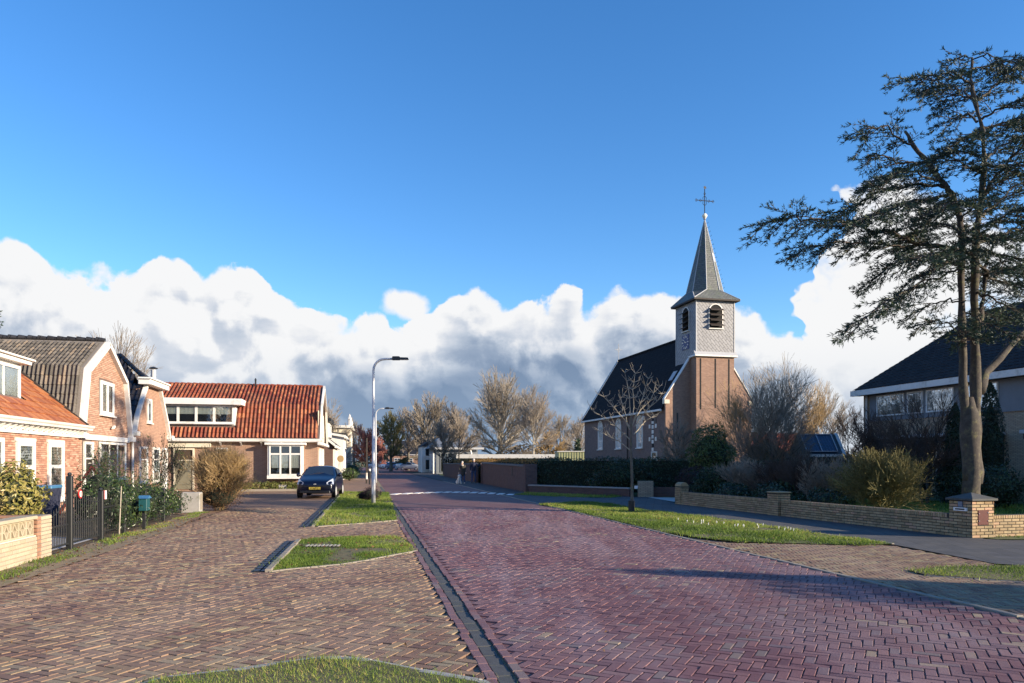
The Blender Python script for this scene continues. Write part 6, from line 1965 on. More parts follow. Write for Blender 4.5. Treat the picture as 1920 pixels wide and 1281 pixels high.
dome_tree('bare_tree', 'second small bare tree right of the grey building', at(862, 86), 6.6, 4.2, 'bark_dark', 'twig_grey', 52, trunk_r=.12, rmin=.014, limbs=10, base=.3)
leafy_shrub('ivy_column', 'dark ivy covered stump tree beside the rear corner of the church', at(1083, 92), [(0, 0, 2.4, .5, .5, 1.9)], 900, .28, 'leaf_dark', cat='tree')
# --- right of the church
dome_tree('golden_bare_tree', 'golden twigged bare tree in front of the church tower', at(1400, 42), 5.6, 4.6, 'bark_pale', 'twig_gold', 41, stems=3, trunk_r=.07, limbs=7, rmin=.007, levels=3, base=.08, low=1.35, split=(.3, .8), wob=.2)
dome_tree('multi_stem_tree', 'tall multi stemmed bare tree right of the church', at(1447, 39), 6.4, 4.2, 'bark', 'twig_tan', 42, stems=4, trunk_r=.07, limbs=6, rmin=.0065, levels=3, base=.08, low=1.2, up=.10, split=(.3, .75), wob=.2)
dome_tree('multi_stem_tree', 'tan twigged bare tree between the church and the solar shed', at(1516, 55), 7.0, 3.0, 'bark', 'twig_gold', 43, stems=2, trunk_r=.09, limbs=7, rmin=.008, levels=3, base=.12, low=1.0, up=.12, split=(.3, .7), wob=.18)
dome_tree('bare_tree', 'slender bare tree behind the solar shed', at(1549, 60), 7.2, 3.6, 'bark', 'twig_grey', 44, trunk_r=.09, limbs=9, rmin=.008, base=.35, low=1.0)
dome_tree('bare_tree', 'small bare tree between the solar shed and the wide house', at(1590, 46), 4.6, 3.0, 'bark_dark', 'twig_dark', 45, trunk_r=.07, limbs=9, rmin=.007)
dome_tree('small_bare_tree', 'small rust leaved tree before the front corner of the church', at(1272, 42), 3.7, 2.3, 'bark_dark', 'twig_tan', 46, trunk_r=.06, limbs=9, rmin=.008, wob=.25, base=.3)
# --- young street tree on the verge, pruned
random.seed(5)
yt = thing('young_street_tree', 'young pruned street tree with thin grey trunk on the grass verge', 'tree', (3.74, 23.2, 0), 0)
sg = []
for k in range(6):
    z0_, z1_ = k*.5, (k+1)*.5
    sg.append(((.02*sin(k), 0, z0_), (.02*sin(k+1), .0, z1_), .050-.003*k, .047-.003*k, 0))
segs_mesh('trunk', sg, 'bark', yt, 8)
sg = []; tw = []
for (u, v, u0, v0, dy) in ((1238, 722, 1184, 800, .2), (1215, 712, 1188, 790, -.3), (1190, 702, 1186, 780, .1), (1172, 700, 1184, 785, -.2), (1166, 745, 1184, 810, .5), (1128, 745, 1180, 800, -.1), (1112, 768, 1182, 825, .2), (1235, 742, 1190, 800, -.4), (1126, 808, 1182, 845, .2), (1232, 776, 1188, 815, .5)):
    a = Vector(((u0-1184)/1390*23.2, 0, 1.6+(864-v0)/1390*23.2)); b_ = Vector(((u-1184)/1390*23.2, dy, 1.6+(864-v)/1390*23.2))
    p = a.copy(); sg = []
    for k in range(5):
        q = a.lerp(b_, (k+1)/5)+Vector((random.gauss(0, .03), random.gauss(0, .05), .05*sin(pi*(k+1)/5)+random.gauss(0, .02)))
        sg.append((p[:], q[:], .019-.0025*k, .0165-.0025*k, 0))
        if k > 0:
            for s_ in (-1, 1, -1, 1):
                e = q+Vector((random.uniform(.05, .22)*s_, random.gauss(0, .12), random.uniform(.02, .26)))
                tw.append((q[:], e[:], .008, .006, 0))
                tw.append((e[:], (e+Vector((random.uniform(.0, .08)*s_, random.gauss(0, .04), random.uniform(.0, .18))))[:], .006, .004, 0))
        p = q
    segs_mesh('branch', sg, 'bark_pale', yt, 6)
segs_mesh('twigs', tw, 'bark_pale', yt, 4)['kind'] = 'stuff'
tg = B().tube([(0, 0, .0), (0, 0, .35)], .10, 8).build('trunk_guard', 'bark_dark', yt)

# --- hedges and shrubs along the right
hedge('beech_hedge', 'copper brown beech hedge showing over the tall churchyard wall', (2.35, 39.4, 0), pi/2+math.atan(.2), 36, 1.2, 1.60, 16000, .12, 'leaf_orange')
aw2 = math.atan2(32.9-37.2, 5.2-.83)
hedge('tall_hedge', 'tall black green clipped hedge behind the low churchyard wall', (1.35, 37.9, 0), -.13, 9.0, 1.3, 1.66, 9000, .09, 'leaf_dark')
hedge('tall_hedge', 'dark clipped hedge running right below the church front', (9.6, 36.2, 0), .0, 9.5, 1.2, 1.55, 8000, .09, 'leaf_dark')
leafy_shrub('rhododendron', 'broad dark rhododendron under the church windows behind the low wall', (5.0, 34.8, 0), [(0, 0, .75, 1.0, .7, .85), (1.0, .1, .9, .8, .7, .8), (-.8, .1, .55, .6, .5, .6)], 5200, .13, 'leaf_dark', aspect=.35)
leafy_shrub('laurel_bush', 'tall rounded glossy evergreen bush before the church tower', (8.9, 33.2, 0), [(0, 0, 1.7, 1.05, .9, 1.45), (.15, 0, .9, 1.2, .9, .9)], 9000, .12, 'leaf_green', aspect=.45, shell=.75)
leafy_shrub('purple_bush', 'low rounded purple brown clipped bush left of the big evergreen', (7.6, 31.0, 0), [(0, 0, .72, .72, .6, .62)], 3600, .06, 'leaf_purple', shell=.8)
leafy_shrub('rhododendron', 'spreading rhododendron just behind the low yellow wall', (7.75, 28.4, 0), [(0, 0, .72, .8, .6, .62), (-.45, -.1, .5, .5, .5, .5)], 3600, .13, 'leaf_dark', aspect=.32, shell=.5)
leafy_shrub('low_conifer', 'small bright green shrub beside the solar shed', at(1580, 34), [(0, 0, 1.3, .8, .6, .55)], 2200, .07, 'leaf_green')
for i, (u, D, H, W_, ns, sd_, lab, mt) in enumerate((
        (1405, 28, 1.6, 2.0, 14, 61, 'bare grey twigged shrub behind the low yellow wall, next to the rhododendron', 'twig_grey'),
        (1470, 26, 1.7, 2.2, 14, 62, 'dark forked bare shrub just left of the middle wall pillar', 'twig_dark'),
        (1520, 24.5, 1.75, 2.0, 16, 63, 'bare arching shrub just right of the middle wall pillar', 'twig_dark'),
        (1565, 23.5, 1.6, 1.8, 16, 64, 'dense bare shrub before the olive green one', 'twig_grey'),
        (1145, 36.5, 1.1, 1.3, 14, 65, 'fine twigged bare bush by the low churchyard wall', 'twig_grey'))):
    twig_shrub('bare_shrub', lab, at(u, D), H, W_, ns, mt, sd_, levels=3, r=.016, rmin=.006, spread=.9)
twig_shrub('olive_shrub', 'big olive shrub with reddish top and drooping stems behind the yellow wall', at(1655, 21.5), 1.85, 2.1, 34, 'twig_olive', 66, levels=3, r=.012, rmin=.005, spread=.85, up=.05, leafmat_='leaf_olive', nleaf=7000, lsize=.06)
leafy_shrub('dark_underplanting', 'low dark evergreen planting along the inside of the yellow wall', (8.5, 24.5, 0), [(-.6, 2.2, .35, .7, 1.2, .45), (.2, 0, .4, .7, 1.3, .5), (.9, -2.3, .35, .7, 1.2, .42)], 5200, .10, 'leaf_dark')
dome_tree('dark_shrub_tree', 'tall dark twiggy shrub in front of the left end of the wide house', at(1645, 31), 3.4, 3.0, 'bark_dark', 'twig_dark', 71, stems=3, trunk_r=.05, limbs=5, rmin=.007, wob=.25, cat='shrub', base=.1)
dome_tree('dark_shrub_tree', 'dark twiggy shrub with spreading branches before the porch of the wide house', at(1738, 27.5), 3.8, 2.8, 'bark_dark', 'twig_dark', 72, stems=2, trunk_r=.06, limbs=6, rmin=.007, wob=.22, cat='shrub', levels=3)
leafy_shrub('dark_shrub_mass', 'dense dark evergreen shrubs along the foot of the wide house', (15.2, 29.5, 0), [(-1.8, 2.5, .9, 1.1, 1.0, .9), (0, 0, .8, 1.2, 1.0, .85), (1.4, -2.2, .7, 1.1, 1.0, .75)], 9000, .10, 'leaf_dark')
leafy_shrub('dark_shrub', 'dark bush by the porch pier right of the cedar trunk', (16.0, 24.6, 0), [(0, 0, .7, 1.1, .8, .75)], 3600, .09, 'leaf_dark')
def cypress(label, u, D, H, W_):
    t = thing('cypress', label, 'tree', at(u, D), 0)
    n = 5200
    z = RNG.random(n)*H; rad = W_/2*np.clip((1-(z/H)**2.4), .02, 1)**.7*(.75+.3*RNG.random(n)); a = RNG.uniform(0, 2*pi, n)
    rad *= 1+.10*np.sin(z*5+a*2)
    P = np.stack([np.cos(a)*rad, np.sin(a)*rad, z], 1)
    leaves('foliage', P, np.stack([np.cos(a), np.sin(a), .4+0*a], 1)+RNG.normal(scale=.4, size=(n, 3)), .10, 'leaf_dark', t, .4, clumpr(P)*.6)
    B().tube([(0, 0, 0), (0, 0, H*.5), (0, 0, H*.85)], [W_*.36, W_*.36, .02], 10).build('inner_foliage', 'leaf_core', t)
    B().tube([(0, 0, -.02), (0, 0, .3)], .07, 7).build('trunk', 'bark_dark', t)
cypress('narrow dark cypress left of the cedar trunk', 1791, 27, 3.7, .95)
cypress('taller narrow dark cypress right of the cedar trunk', 1857, 27.5, 4.5, 1.2)
# bush on the island by the lamp and shrub at the road's left
leafy_shrub('dark_tussock', 'low dark brown tussock on the grass island left of the lamp post', (-5.75, 30.2, 0), [(0, 0, .22, .42, .4, .32), (-.35, .3, .15, .3, .3, .22)], 2200, .07, 'leaf_purple', aspect=.3, shell=.3)
leafy_shrub('low_shrub', 'low green shrubs at the foot of the white house far down the lane', (-13.2, 60, 0), [(0, 0, .5, .8, .8, .5)], 700, .14, 'leaf_green')
leafy_shrub('low_shrub', 'green hedge plants by the ornate house at the bend', (-17.4, 80, 0), [(0, 0, .6, 1.1, 2.0, .8)], 900, .18, 'leaf_green')

# --- left gardens
leafy_shrub('variegated_laurel', 'yellow green laurel bush bulging over the cream painted wall', (-8.70, 12.75, 0), [(0, .1, .95, .50, .60, .62), (-.3, .3, .75, .55, .6, .6), (-.35, -.5, .8, .50, .6, .6)], 7500, .085, 'leaf_yellow', aspect=.42, shell=.6)
gold = twig_shrub('golden_bush', 'rounded golden twigged bush with dark base beside the lane', (-9.5, 24.1, 0), 2.0, 1.55, 60, 'twig_gold', 81, levels=3, r=.008, rmin=.004, spread=.55, up=.10, leafmat_='leaf_gold', nleaf=5200, lsize=.04, kids=(2, 2, 2))
leafy_shrub('brown_underbush', 'dark brown lower shrub round the foot of the golden bush', (-9.5, 24.0, 0), [(0, 0, .55, .80, .75, .62), (.1, -.1, .95, .66, .6, .5)], 7500, .05, 'leaf_brown', shell=.5, aspect=.3)
for i, (yy, dx, H, W_, lab, mt) in enumerate(((3.6, -.5, 1.75, 1.1, 'tall loose evergreen shrub just past the iron gate', 'leaf_dark'), (4.7, -.55, 1.35, 1.2, 'evergreen bush behind the blue green letter box', 'leaf_green'),
                                              (6.0, -.6, 1.35, 1.4, 'dense green bush in the middle of the railing', 'leaf_dark'), (7.6, -.7, 1.25, 1.5, 'grey green bush near the end of the railing', 'leaf_green'), (9.0, -.7, 1.15, 1.2, 'dark bush at the end of the railing before the golden bush', 'leaf_dark'))):
    x, y = bl(yy)
    leafy_shrub('garden_shrub', lab, (x+dx, y, 0), [(0, 0, H*.5, W_*.5, W_*.5, H*.5), (.2, .3, H*.35, W_*.45, W_*.5, H*.36), (-.1, -.3, H*.4, W_*.4, W_*.4, H*.35)], 2600, .075, mt, shell=.35, aspect=.35, core_k=.5)
for i, (x, y, H, W_, lab) in enumerate(((-11.9, 21.6, 2.1, 1.1, 'wispy climbing rose in front of the large window'), (-13.3, 27.6, 2.6, 1.5, 'thin leafy rose climbing up the second gable front'), (-13.9, 30.4, 2.3, 1.2, 'loose twiggy shrub before the door of the orange roofed house'))):
    twig_shrub('climbing_rose', lab, (x, y, 0), H, W_, 4, 'twig_dark', 90+i, levels=3, r=.010, rmin=.005, spread=.4, leafmat_='leaf_green', nleaf=520, lsize=.07, kids=(1, 2, 1))
hb = thing('border_planting', 'row of yellow green leafy plants along the wall of the orange roofed house', 'plants', (-10.75, 41, 0), TH)
P, N = blob_pts([(-k*.42-.1, -.95+.05*sin(k*2), .22, .34, .30, .30) for k in range(12)], 4600, .35)
leaves('foliage', P, N+np.array([0, 0, .6]), .13, 'leaf_yellowgreen', hb, .35, clumpr(P, 3))
B().box(-5.4, .2, -1.35, -1.25, -.02, .10).build('edging', 'kerb', hb)
sgn = thing('small_sign', 'small grey sign board among the plants by the bay window', 'sign', (-12.2, 39.6, 0), TH)
B().bbox(-.25, .15, -.02, .02, .02, .32, .01).build('board', 'concrete', sgn)

# distant wood line, one mass
def woodline(x0, x1, y, h, n, mat, lab):
    xs = RNG.uniform(x0, x1, n); hh = h*(.75+.25*np.sin(xs*.11)+.12*np.sin(xs*.37+1)); zz = RNG.random(n)**.8*hh
    P = np.stack([xs, y+RNG.uniform(-4, 4, n), zz], 1)
    o = leaves('tree_line', P, RNG.normal(size=(n, 3))+np.array([0, -.6, .2]), 1.1, mat, None, .35, clumpr(P, .3))
    tag(o, lab, 'trees', None, 'stuff')
woodline(-130, 10, 210, 6.5, 9000, 'leaf_wood', 'distant bare wood along the horizon on the left')
woodline(10, 190, 200, 5.5, 9000, 'leaf_wood', 'distant bare wood along the horizon on the right')
# ================================================================== CEDAR
def cedar_pt(u, v, dy=0.0, D=20.0):
    """point of the cedar surveyed at its real distance"""
    Y = D+dy
    return Vector(((u-960)/1390*Y, Y, 1.6+(864-v)/1390*Y))
CB = Vector((12.42, 20.0, 0))
cd_ = thing('cedar_tree', 'tall old cedar with twin trunks and flat layered dark branches above the capped pillar', 'tree', CB, 0)
def rel(p): return (p-CB)
random.seed(12)
def limb(pts, r0, r1, wob=.02, sub=3):
    out = []
    for a, b in zip(pts[:-1], pts[1:]):
        for k in range(sub):
            out.append(a.lerp(b, k/sub)+Vector((random.gauss(0, wob), random.gauss(0, wob), random.gauss(0, wob))))
    out.append(pts[-1])
    n = len(out)
    return out, [r0+(r1-r0)*(i/(n-1))**.8 for i in range(n)]
trunk_l = [cedar_pt(1822, 950), cedar_pt(1821, 900), cedar_pt(1819, 830), cedar_pt(1818, 785)]
t1p = [cedar_pt(1814, 900), cedar_pt(1813, 830), cedar_pt(1811, 780), cedar_pt(1806, 740, -.05), cedar_pt(1803, 640, -.1), cedar_pt(1803, 520, 0), cedar_pt(1801, 410, .1), cedar_pt(1786, 365, .2), cedar_pt(1764, 338, .3), cedar_pt(1740, 305, .4), cedar_pt(1714, 275, .5), cedar_pt(1697, 246, .6)]
t2p = [cedar_pt(1828, 905), cedar_pt(1828, 840), cedar_pt(1828, 790), cedar_pt(1830, 740, .1), cedar_pt(1829, 640, .15), cedar_pt(1827, 560, .1), cedar_pt(1830, 450, 0), cedar_pt(1834, 408, 0), cedar_pt(1842, 364, 0), cedar_pt(1848, 298, -.1), cedar_pt(1838, 224, -.1), cedar_pt(1827, 185, 0), cedar_pt(1818, 145, 0), cedar_pt(1822, 108, 0)]
t3p = [cedar_pt(1834, 735, .2), cedar_pt(1850, 700, .5), cedar_pt(1884, 660, .8), cedar_pt(1925, 618, 1.2), cedar_pt(1990, 560, 1.6), cedar_pt(2050, 470, 2)]
t4p = [cedar_pt(1834, 610, .3), cedar_pt(1845, 560, .5), cedar_pt(1850, 500, .6), cedar_pt(1862, 440, .8)]
tb = B()
def knob(pts, r, n=14, name='trunk'):
    b = B().tube([rel(p) for p in pts], r, n)
    for i, p in enumerate(b.v):     # flutes and burrs
        q = Vector(p); k = mnoise.noise((q.x*3.5, q.y*3.5, q.z*1.1))*.05+mnoise.noise((q.x*11, q.y*11, q.z*3))*.026
        ax = min(range(len(pts)), key=lambda j: (rel(pts[j])-q).length)
        dvec = (q-rel(pts[ax])); dvec.z = 0
        if dvec.length > 1e-4:
            q = q+dvec.normalized()*k
        b.v[i] = tuple(q)
    b.build(name, 'bark_cedar', cd_, smooth=True)
p, r = limb(trunk_l+[cedar_pt(1818, 745)], .275, .12, .008, 4); r = [.235*(1-max(0, (i-10)/(len(p)-10))**2*.8) for i in range(len(p))]; r[0] = .32; r[1] = .26; knob(p, r)
p, r = limb(t1p, .160, .030, .012, 3); knob(p, r)
p, r = limb(t2p, .180, .026, .012, 3); knob(p, r)
p, r = limb(t3p, .15, .04, .02, 3); knob(p, r, 9, 'bough')
p, r = limb(t4p, .09, .03, .02, 3); knob(p, r, 8, 'bough')

LIMBS = [
 ([(1826, 185, 0), (1795, 165, .8), (1765, 160, 1.4), (1735, 168, 1.8)], .02, .6, 1.0),
 ([(1834, 240, 0), (1870, 235, .8), (1905, 228, 1.4), (1950, 215, 1.8)], .03, .7, 1.1),
 ([(1822, 130, 0), (1845, 122, .6), (1870, 130, 1.0), (1900, 150, 1.4)], .02, .5, 1.0),
 ([(1847, 310, 0), (1880, 310, -1), (1915, 312, -1.8), (1960, 300, -2.4)], .03, .75, 1.1),
 ([(1740, 305, .4), (1770, 290, -.4), (1795, 278, -.9), (1815, 272, -1.3)], .02, .6, 1.0),
 ([(1786, 365, .2), (1765, 400, 1.6), (1735, 430, 2.4), (1695, 455, 3.0)], .03, .8, .9),
 ([(1834, 430, 0), (1870, 412, -1.4), (1910, 395, -2.2), (1960, 380, -2.8)], .035, .8, 1.0),
 ([(1828, 520, 0), (1865, 505, 1.4), (1905, 500, 2.4), (1950, 510, 3.0)], .035, .8, .9),  # px polylines with depth offset, start radius, branchlet length, foliage amount
 ([(1806, 473, 0), (1770, 466, -.3), (1723, 456, -.5), (1671, 438, -.6), (1618, 425, -.7), (1553, 413, -.9), (1487, 409, -1.0), (1424, 421, -1.1)], .075, .95, 1.0),
 ([(1760, 462, .2), (1700, 462, .5), (1640, 455, .8), (1580, 452, 1.0), (1520, 462, 1.2), (1480, 482, 1.3)], .04, .8, .9),
 ([(1778, 352, .2), (1740, 348, .5), (1706, 347, .6), (1640, 362, .9), (1600, 386, 1.1), (1560, 402, 1.2)], .05, .8, 1.0),
 ([(1786, 365, .2), (1740, 372, -.5), (1690, 385, -1.2), (1640, 402, -1.8), (1590, 420, -2.2)], .05, .8, .9),
 ([(1714, 275, .5), (1690, 262, .2), (1662, 240, .1), (1636, 240, 0), (1616, 257, 0)], .03, .7, 1.0),
 ([(1740, 305, .4), (1700, 306, .9), (1670, 300, 1.2), (1640, 290, 1.4), (1622, 300, 1.5)], .03, .7, 1.0),
 ([(1764, 338, .3), (1720, 325, -.5), (1690, 320, -1), (1650, 330, -1.4), (1628, 350, -1.6)], .03, .7, .9),
 ([(1822, 160, 0), (1800, 142, -.3), (1771, 138, -.6), (1728, 146, -.8), (1690, 153, -.9)], .03, .6, 1.0),
 ([(1827, 185, 0), (1800, 178, .5), (1775, 184, .9), (1758, 200, 1.1)], .025, .55, 1.0),
 ([(1822, 112, 0), (1812, 100, .2), (1800, 108, .3), (1790, 112, .4)], .015, .45, 1.0),
 ([(1822, 112, 0), (1850, 102, -.3), (1880, 112, -.5), (1915, 125, -.6)], .02, .5, 1.0),
 ([(1830, 190, 0), (1860, 168, .4), (1890, 140, .7), (1930, 105, 1.0), (1975, 88, 1.2)], .035, .6, 1.1),
 ([(1838, 224, 0), (1868, 205, -.4), (1900, 192, -.8), (1950, 185, -1.1)], .035, .7, 1.1),
 ([(1838, 228, 0), (1812, 215, .5), (1790, 222, .9), (1768, 232, 1.2)], .03, .6, .8),
 ([(1846, 262, 0), (1820, 250, -.5), (1798, 262, -1), (1775, 280, -1.3)], .03, .6, .8),
 ([(1848, 298, 0), (1880, 272, .5), (1920, 250, .9), (1975, 240, 1.2)], .04, .7, 1.0),
 ([(1846, 330, 0), (1815, 312, .6), (1788, 300, 1.0), (1758, 296, 1.4)], .035, .7, .9),
 ([(1838, 372, 0), (1865, 335, -.4), (1893, 298, -.8), (1925, 264, -1.2), (1970, 240, -1.5)], .06, .8, 1.0),
 ([(1834, 410, 0), (1868, 385, .5), (1900, 350, 1.0), (1950, 330, 1.4)], .05, .8, .9),
 ([(1802, 412, .1), (1832, 380, -.6), (1858, 352, -1.1), (1890, 335, -1.6)], .03, .7, .8),
 ([(1803, 440, 0), (1780, 425, 1.0), (1745, 420, 1.8), (1700, 425, 2.4)], .04, .8, .8),
 ([(1836, 395, 0), (1810, 380, -1.0), (1780, 382, -1.8), (1750, 396, -2.3)], .04, .8, .8),
 ([(1832, 455, 0), (1860, 448, .3), (1890, 436, .6), (1930, 428, .9), (1980, 430, 1.2)], .05, .8, .9),
 ([(1830, 470, 0), (1862, 475, -.6), (1900, 482, -1.2), (1945, 498, -1.6)], .05, .8, .9),
 ([(1828, 490, 0), (1858, 520, .6), (1895, 535, 1.2), (1940, 548, 1.6)], .05, .8, .8),
 ([(1830, 545, .1), (1860, 560, -.5), (1890, 575, -1.0), (1930, 590, -1.3)], .035, .7, .7),
 ([(1803, 490, 0), (1775, 495, -.8), (1750, 508, -1.2), (1706, 539, -1.7), (1645, 574, -2.1), (1590, 628, -2.4)], .05, .75, .75),
 ([(1803, 500, 0), (1770, 515, .5), (1730, 535, .9), (1690, 560, 1.2), (1650, 590, 1.4)], .035, .7, .6),
 ([(1804, 482, 0), (1760, 480, .6), (1732, 482, .9), (1690, 488, 1.2), (1662, 500, 1.4), (1620, 535, 1.6)], .045, .8, .9),
 ([(1830, 480, 0), (1800, 470, -1.2), (1765, 472, -2.0), (1720, 488, -2.8)], .045, .8, .9),
 ([(1804, 450, 0), (1822, 446, -1), (1850, 440, -1.8), (1875, 446, -2.4)], .035, .7, 1.0),
 ([(1803, 570, -.1), (1780, 560, .3), (1745, 570, .7), (1705, 596, 1.0)], .025, .6, .5),
 ([(1806, 640, 0), (1785, 610, -.6), (1760, 600, -1.0), (1725, 612, -1.3)], .025, .5, .5),
 ([(1829, 600, .1), (1850, 610, -.5), (1880, 620, -1.0), (1915, 632, -1.4)], .03, .6, .7),
 ([(1828, 590, .1), (1838, 585, 1.2), (1860, 590, 2.0), (1900, 596, 2.6)], .03, .6, .8),
 ([(1832, 650, .2), (1812, 628, -.8), (1800, 620, -1.4)], .02, .5, .8),
]
sg = []; spk_p = []; spk_d = []; spk_l = []
def spikes(p, d, n, ln):
    for _ in range(n):
        e = (d*1.1+rnd_unit()*.75+Vector((0, 0, .28))).normalized()
        spk_p.append(p[:]); spk_d.append(e[:]); spk_l.append(ln*random.uniform(.6, 1.3))
for pts, r0, bl_, am in LIMBS:
    P = [rel(cedar_pt(u, v, dy)) for u, v, dy in pts]
    fine, rr = limb(P, r0, .012, .03, 4)
    segs_mesh('bough', [(fine[i][:], fine[i+1][:], rr[i], rr[i+1], 0) for i in range(len(fine)-1)], 'bark_cedar', cd_, 6)
    tot = sum((fine[i+1]-fine[i]).length for i in range(len(fine)-1))
    s_ = 0.0; nxt = .30; side = 1
    for i in range(len(fine)-1):
        a, b = fine[i], fine[i+1]
        L = (b-a).length; d = (b-a).normalized()
        while nxt < s_+L:
            q = a.lerp(b, (nxt-s_)/L)
            f_ = nxt/tot
            bl2 = bl_*(.35+.9*sin(pi*min(1, f_*.75+.18)))*random.uniform(.6, 1.15)
            hz = Vector((d.x, d.y, 0)).normalized()
            sidev = Vector((-hz.y, hz.x, 0))*side
            bd = (d*random.uniform(.5, .95)+sidev*random.uniform(.5, 1.0)+Vector((0, 0, random.uniform(-.35, .22)))).normalized()
            m_ = max(3, int(bl2/.13))
            p0_ = q.copy(); dd = bd.copy()
            for k in range(m_):
                dd = (dd+Vector((0, 0, -.07))+rnd_unit()*.12).normalized()
                p1_ = p0_+dd*(bl2/m_)
                sg.append((p0_[:], p1_[:], .011*(1-k/m_)+.004, .011*(1-(k+1)/m_)+.004, 1))
                if random.random() < am*(.45+.5*f_+.2):
                    for sd2 in (-1, 1):
                        if random.random() < .72:
                            tv_ = Vector((-dd.y, dd.x, 0))*sd2
                            td = (dd*.8+tv_*.8+Vector((0, 0, random.uniform(-.25, .25)))).normalized()
                            tl = random.uniform(.10, .26)
                            e = p1_+td*tl
                            sg.append((p1_[:], e[:], .005, .003, 1))
                            spikes(p1_.lerp(e, .35), td, 3, .12); spikes(p1_.lerp(e, .75), td, 4, .12); spikes(e, td, 5, .12)
                    spikes(p1_, dd, 3, .11)
                p0_ = p1_
            spikes(p0_, dd, 6, .13)
            side = -side
            nxt += .098 if am > .6 else .125
        s_ += L
# twig hanging bare strands lower left
sm_ = [x for x in sg if x[4] == 1]
segs_mesh('branchlets', sm_, 'twig_dark', cd_, 3)
def spike_mesh(name, parent, pp, dd, ll, wd, mat):
    P = np.array(pp, 'f'); D = np.array(dd, 'f'); L = np.array(ll, 'f')[:, None]
    t = RNG.normal(size=P.shape); t -= D*(t*D).sum(1)[:, None]; t /= np.linalg.norm(t, axis=1)[:, None]
    w = wd
    V = np.stack([P, P+D*L*.45+t*w*.5, P+D*L, P+D*L*.45-t*w*.5], 1).reshape(-1, 3)
    F = np.arange(len(V)).reshape(-1, 4)
    me = np_mesh(name, V, [F])
    P2 = P
    return link(name, me, mat, parent, r=np.clip(clumpr(P2, 1.2, .3), 0, 1), uv=False)
spike_mesh('needles', cd_, spk_p, spk_d, spk_l, .021, 'needle')
print('cedar spikes', len(spk_p), 'segs', len(sg))

# part of another cedar showing over the low house at the left edge
random.seed(31)
c2 = thing('cedar_tree', 'tips of another conifer rising behind the grey roof at the left edge', 'tree', (-29.5, 40, 0), 0)
sg = []; spk_p = []; spk_d = []; spk_l = []
sg.append(((0, 0, 0), (0, 0, 11), .3, .05, 0))
for k in range(26):
    z = 5.2+k*.23; L = 3.2*(1-(z-5.2)/7.5)
    for s_ in range(3):
        a = random.uniform(-.9, .9) if s_ < 2 else random.uniform(0, 2*pi)
        d = Vector((cos(a), sin(a), -.05)).normalized(); p = Vector((0, 0, z))
        for q in range(8):
            p2_ = p+d*(L/8)+Vector((0, 0, random.gauss(0, .03)))
            sg.append((p[:], p2_[:], .03, .02, 1))
            for sd2 in (-1, 1):
                td = (d+Vector((-d.y, d.x, .15))*sd2).normalized(); e = p2_+td*random.uniform(.15, .4)
                sg.append((p2_[:], e[:], .01, .006, 1))
                spikes(p2_, td, 4, .16); spikes(e, td, 6, .16)
            p = p2_
segs_mesh('trunk', sg[:1], 'bark_dark', c2, 7); segs_mesh('branches', sg[1:], 'twig_dark', c2, 3)
spike_mesh('needles', c2, spk_p, spk_d, spk_l, .05, 'needle')

# unseen evergreen shrub right of the view, placed and shaped to shade the driveway corner
leafy_shrub('shadow_evergreen', 'unseen evergreen shrub right of the view, placed to cast the driveway shadow', (12.2, 6.4, 0), [(0, 0, 1.3, 1.0, 1.35, 1.3), (.2, .75, 2.3, .6, .34, 1.0)], 9000, .11, 'leaf_dark', shell=.5)

# ================================================================== CARS
def carpaint(name, col):
    m, q = new_mat(name)
    geo = q.n('ShaderNodeNewGeometry').outputs['Position']
    n_ = q.noise(geo, 6, 4, .6)
    c = q.ramp(n_, [(.3, tuple(x*.85 for x in col)), (.7, col)])
    finish(q, c, .28, None, 0, 0, .2, .5, **{'Coat Weight': .3, 'Coat Roughness': .1})
    return m
M['car_navy'] = carpaint('navy_car_paint', (.003, .005, .022))
M['car_silver'] = carpaint('silver_car_paint', (.45, .46, .48))
M['car_black'] = carpaint('black_car_paint', (.015, .016, .02))
M['car_white'] = carpaint('white_car_paint', (.7, .7, .7))
M['car_blue'] = carpaint('blue_car_paint', (.03, .07, .16))
m, q = new_mat('car_window')
finish(q, (.02, .03, .045), .04, None, 0, 0, 0, 1.0)
M['car_glass'] = m
M['headlamp'] = plain('headlamp_lens', (.42, .47, .55), .12, .1, 20.0, spec=.9)
M['plate_ink'] = M['black']

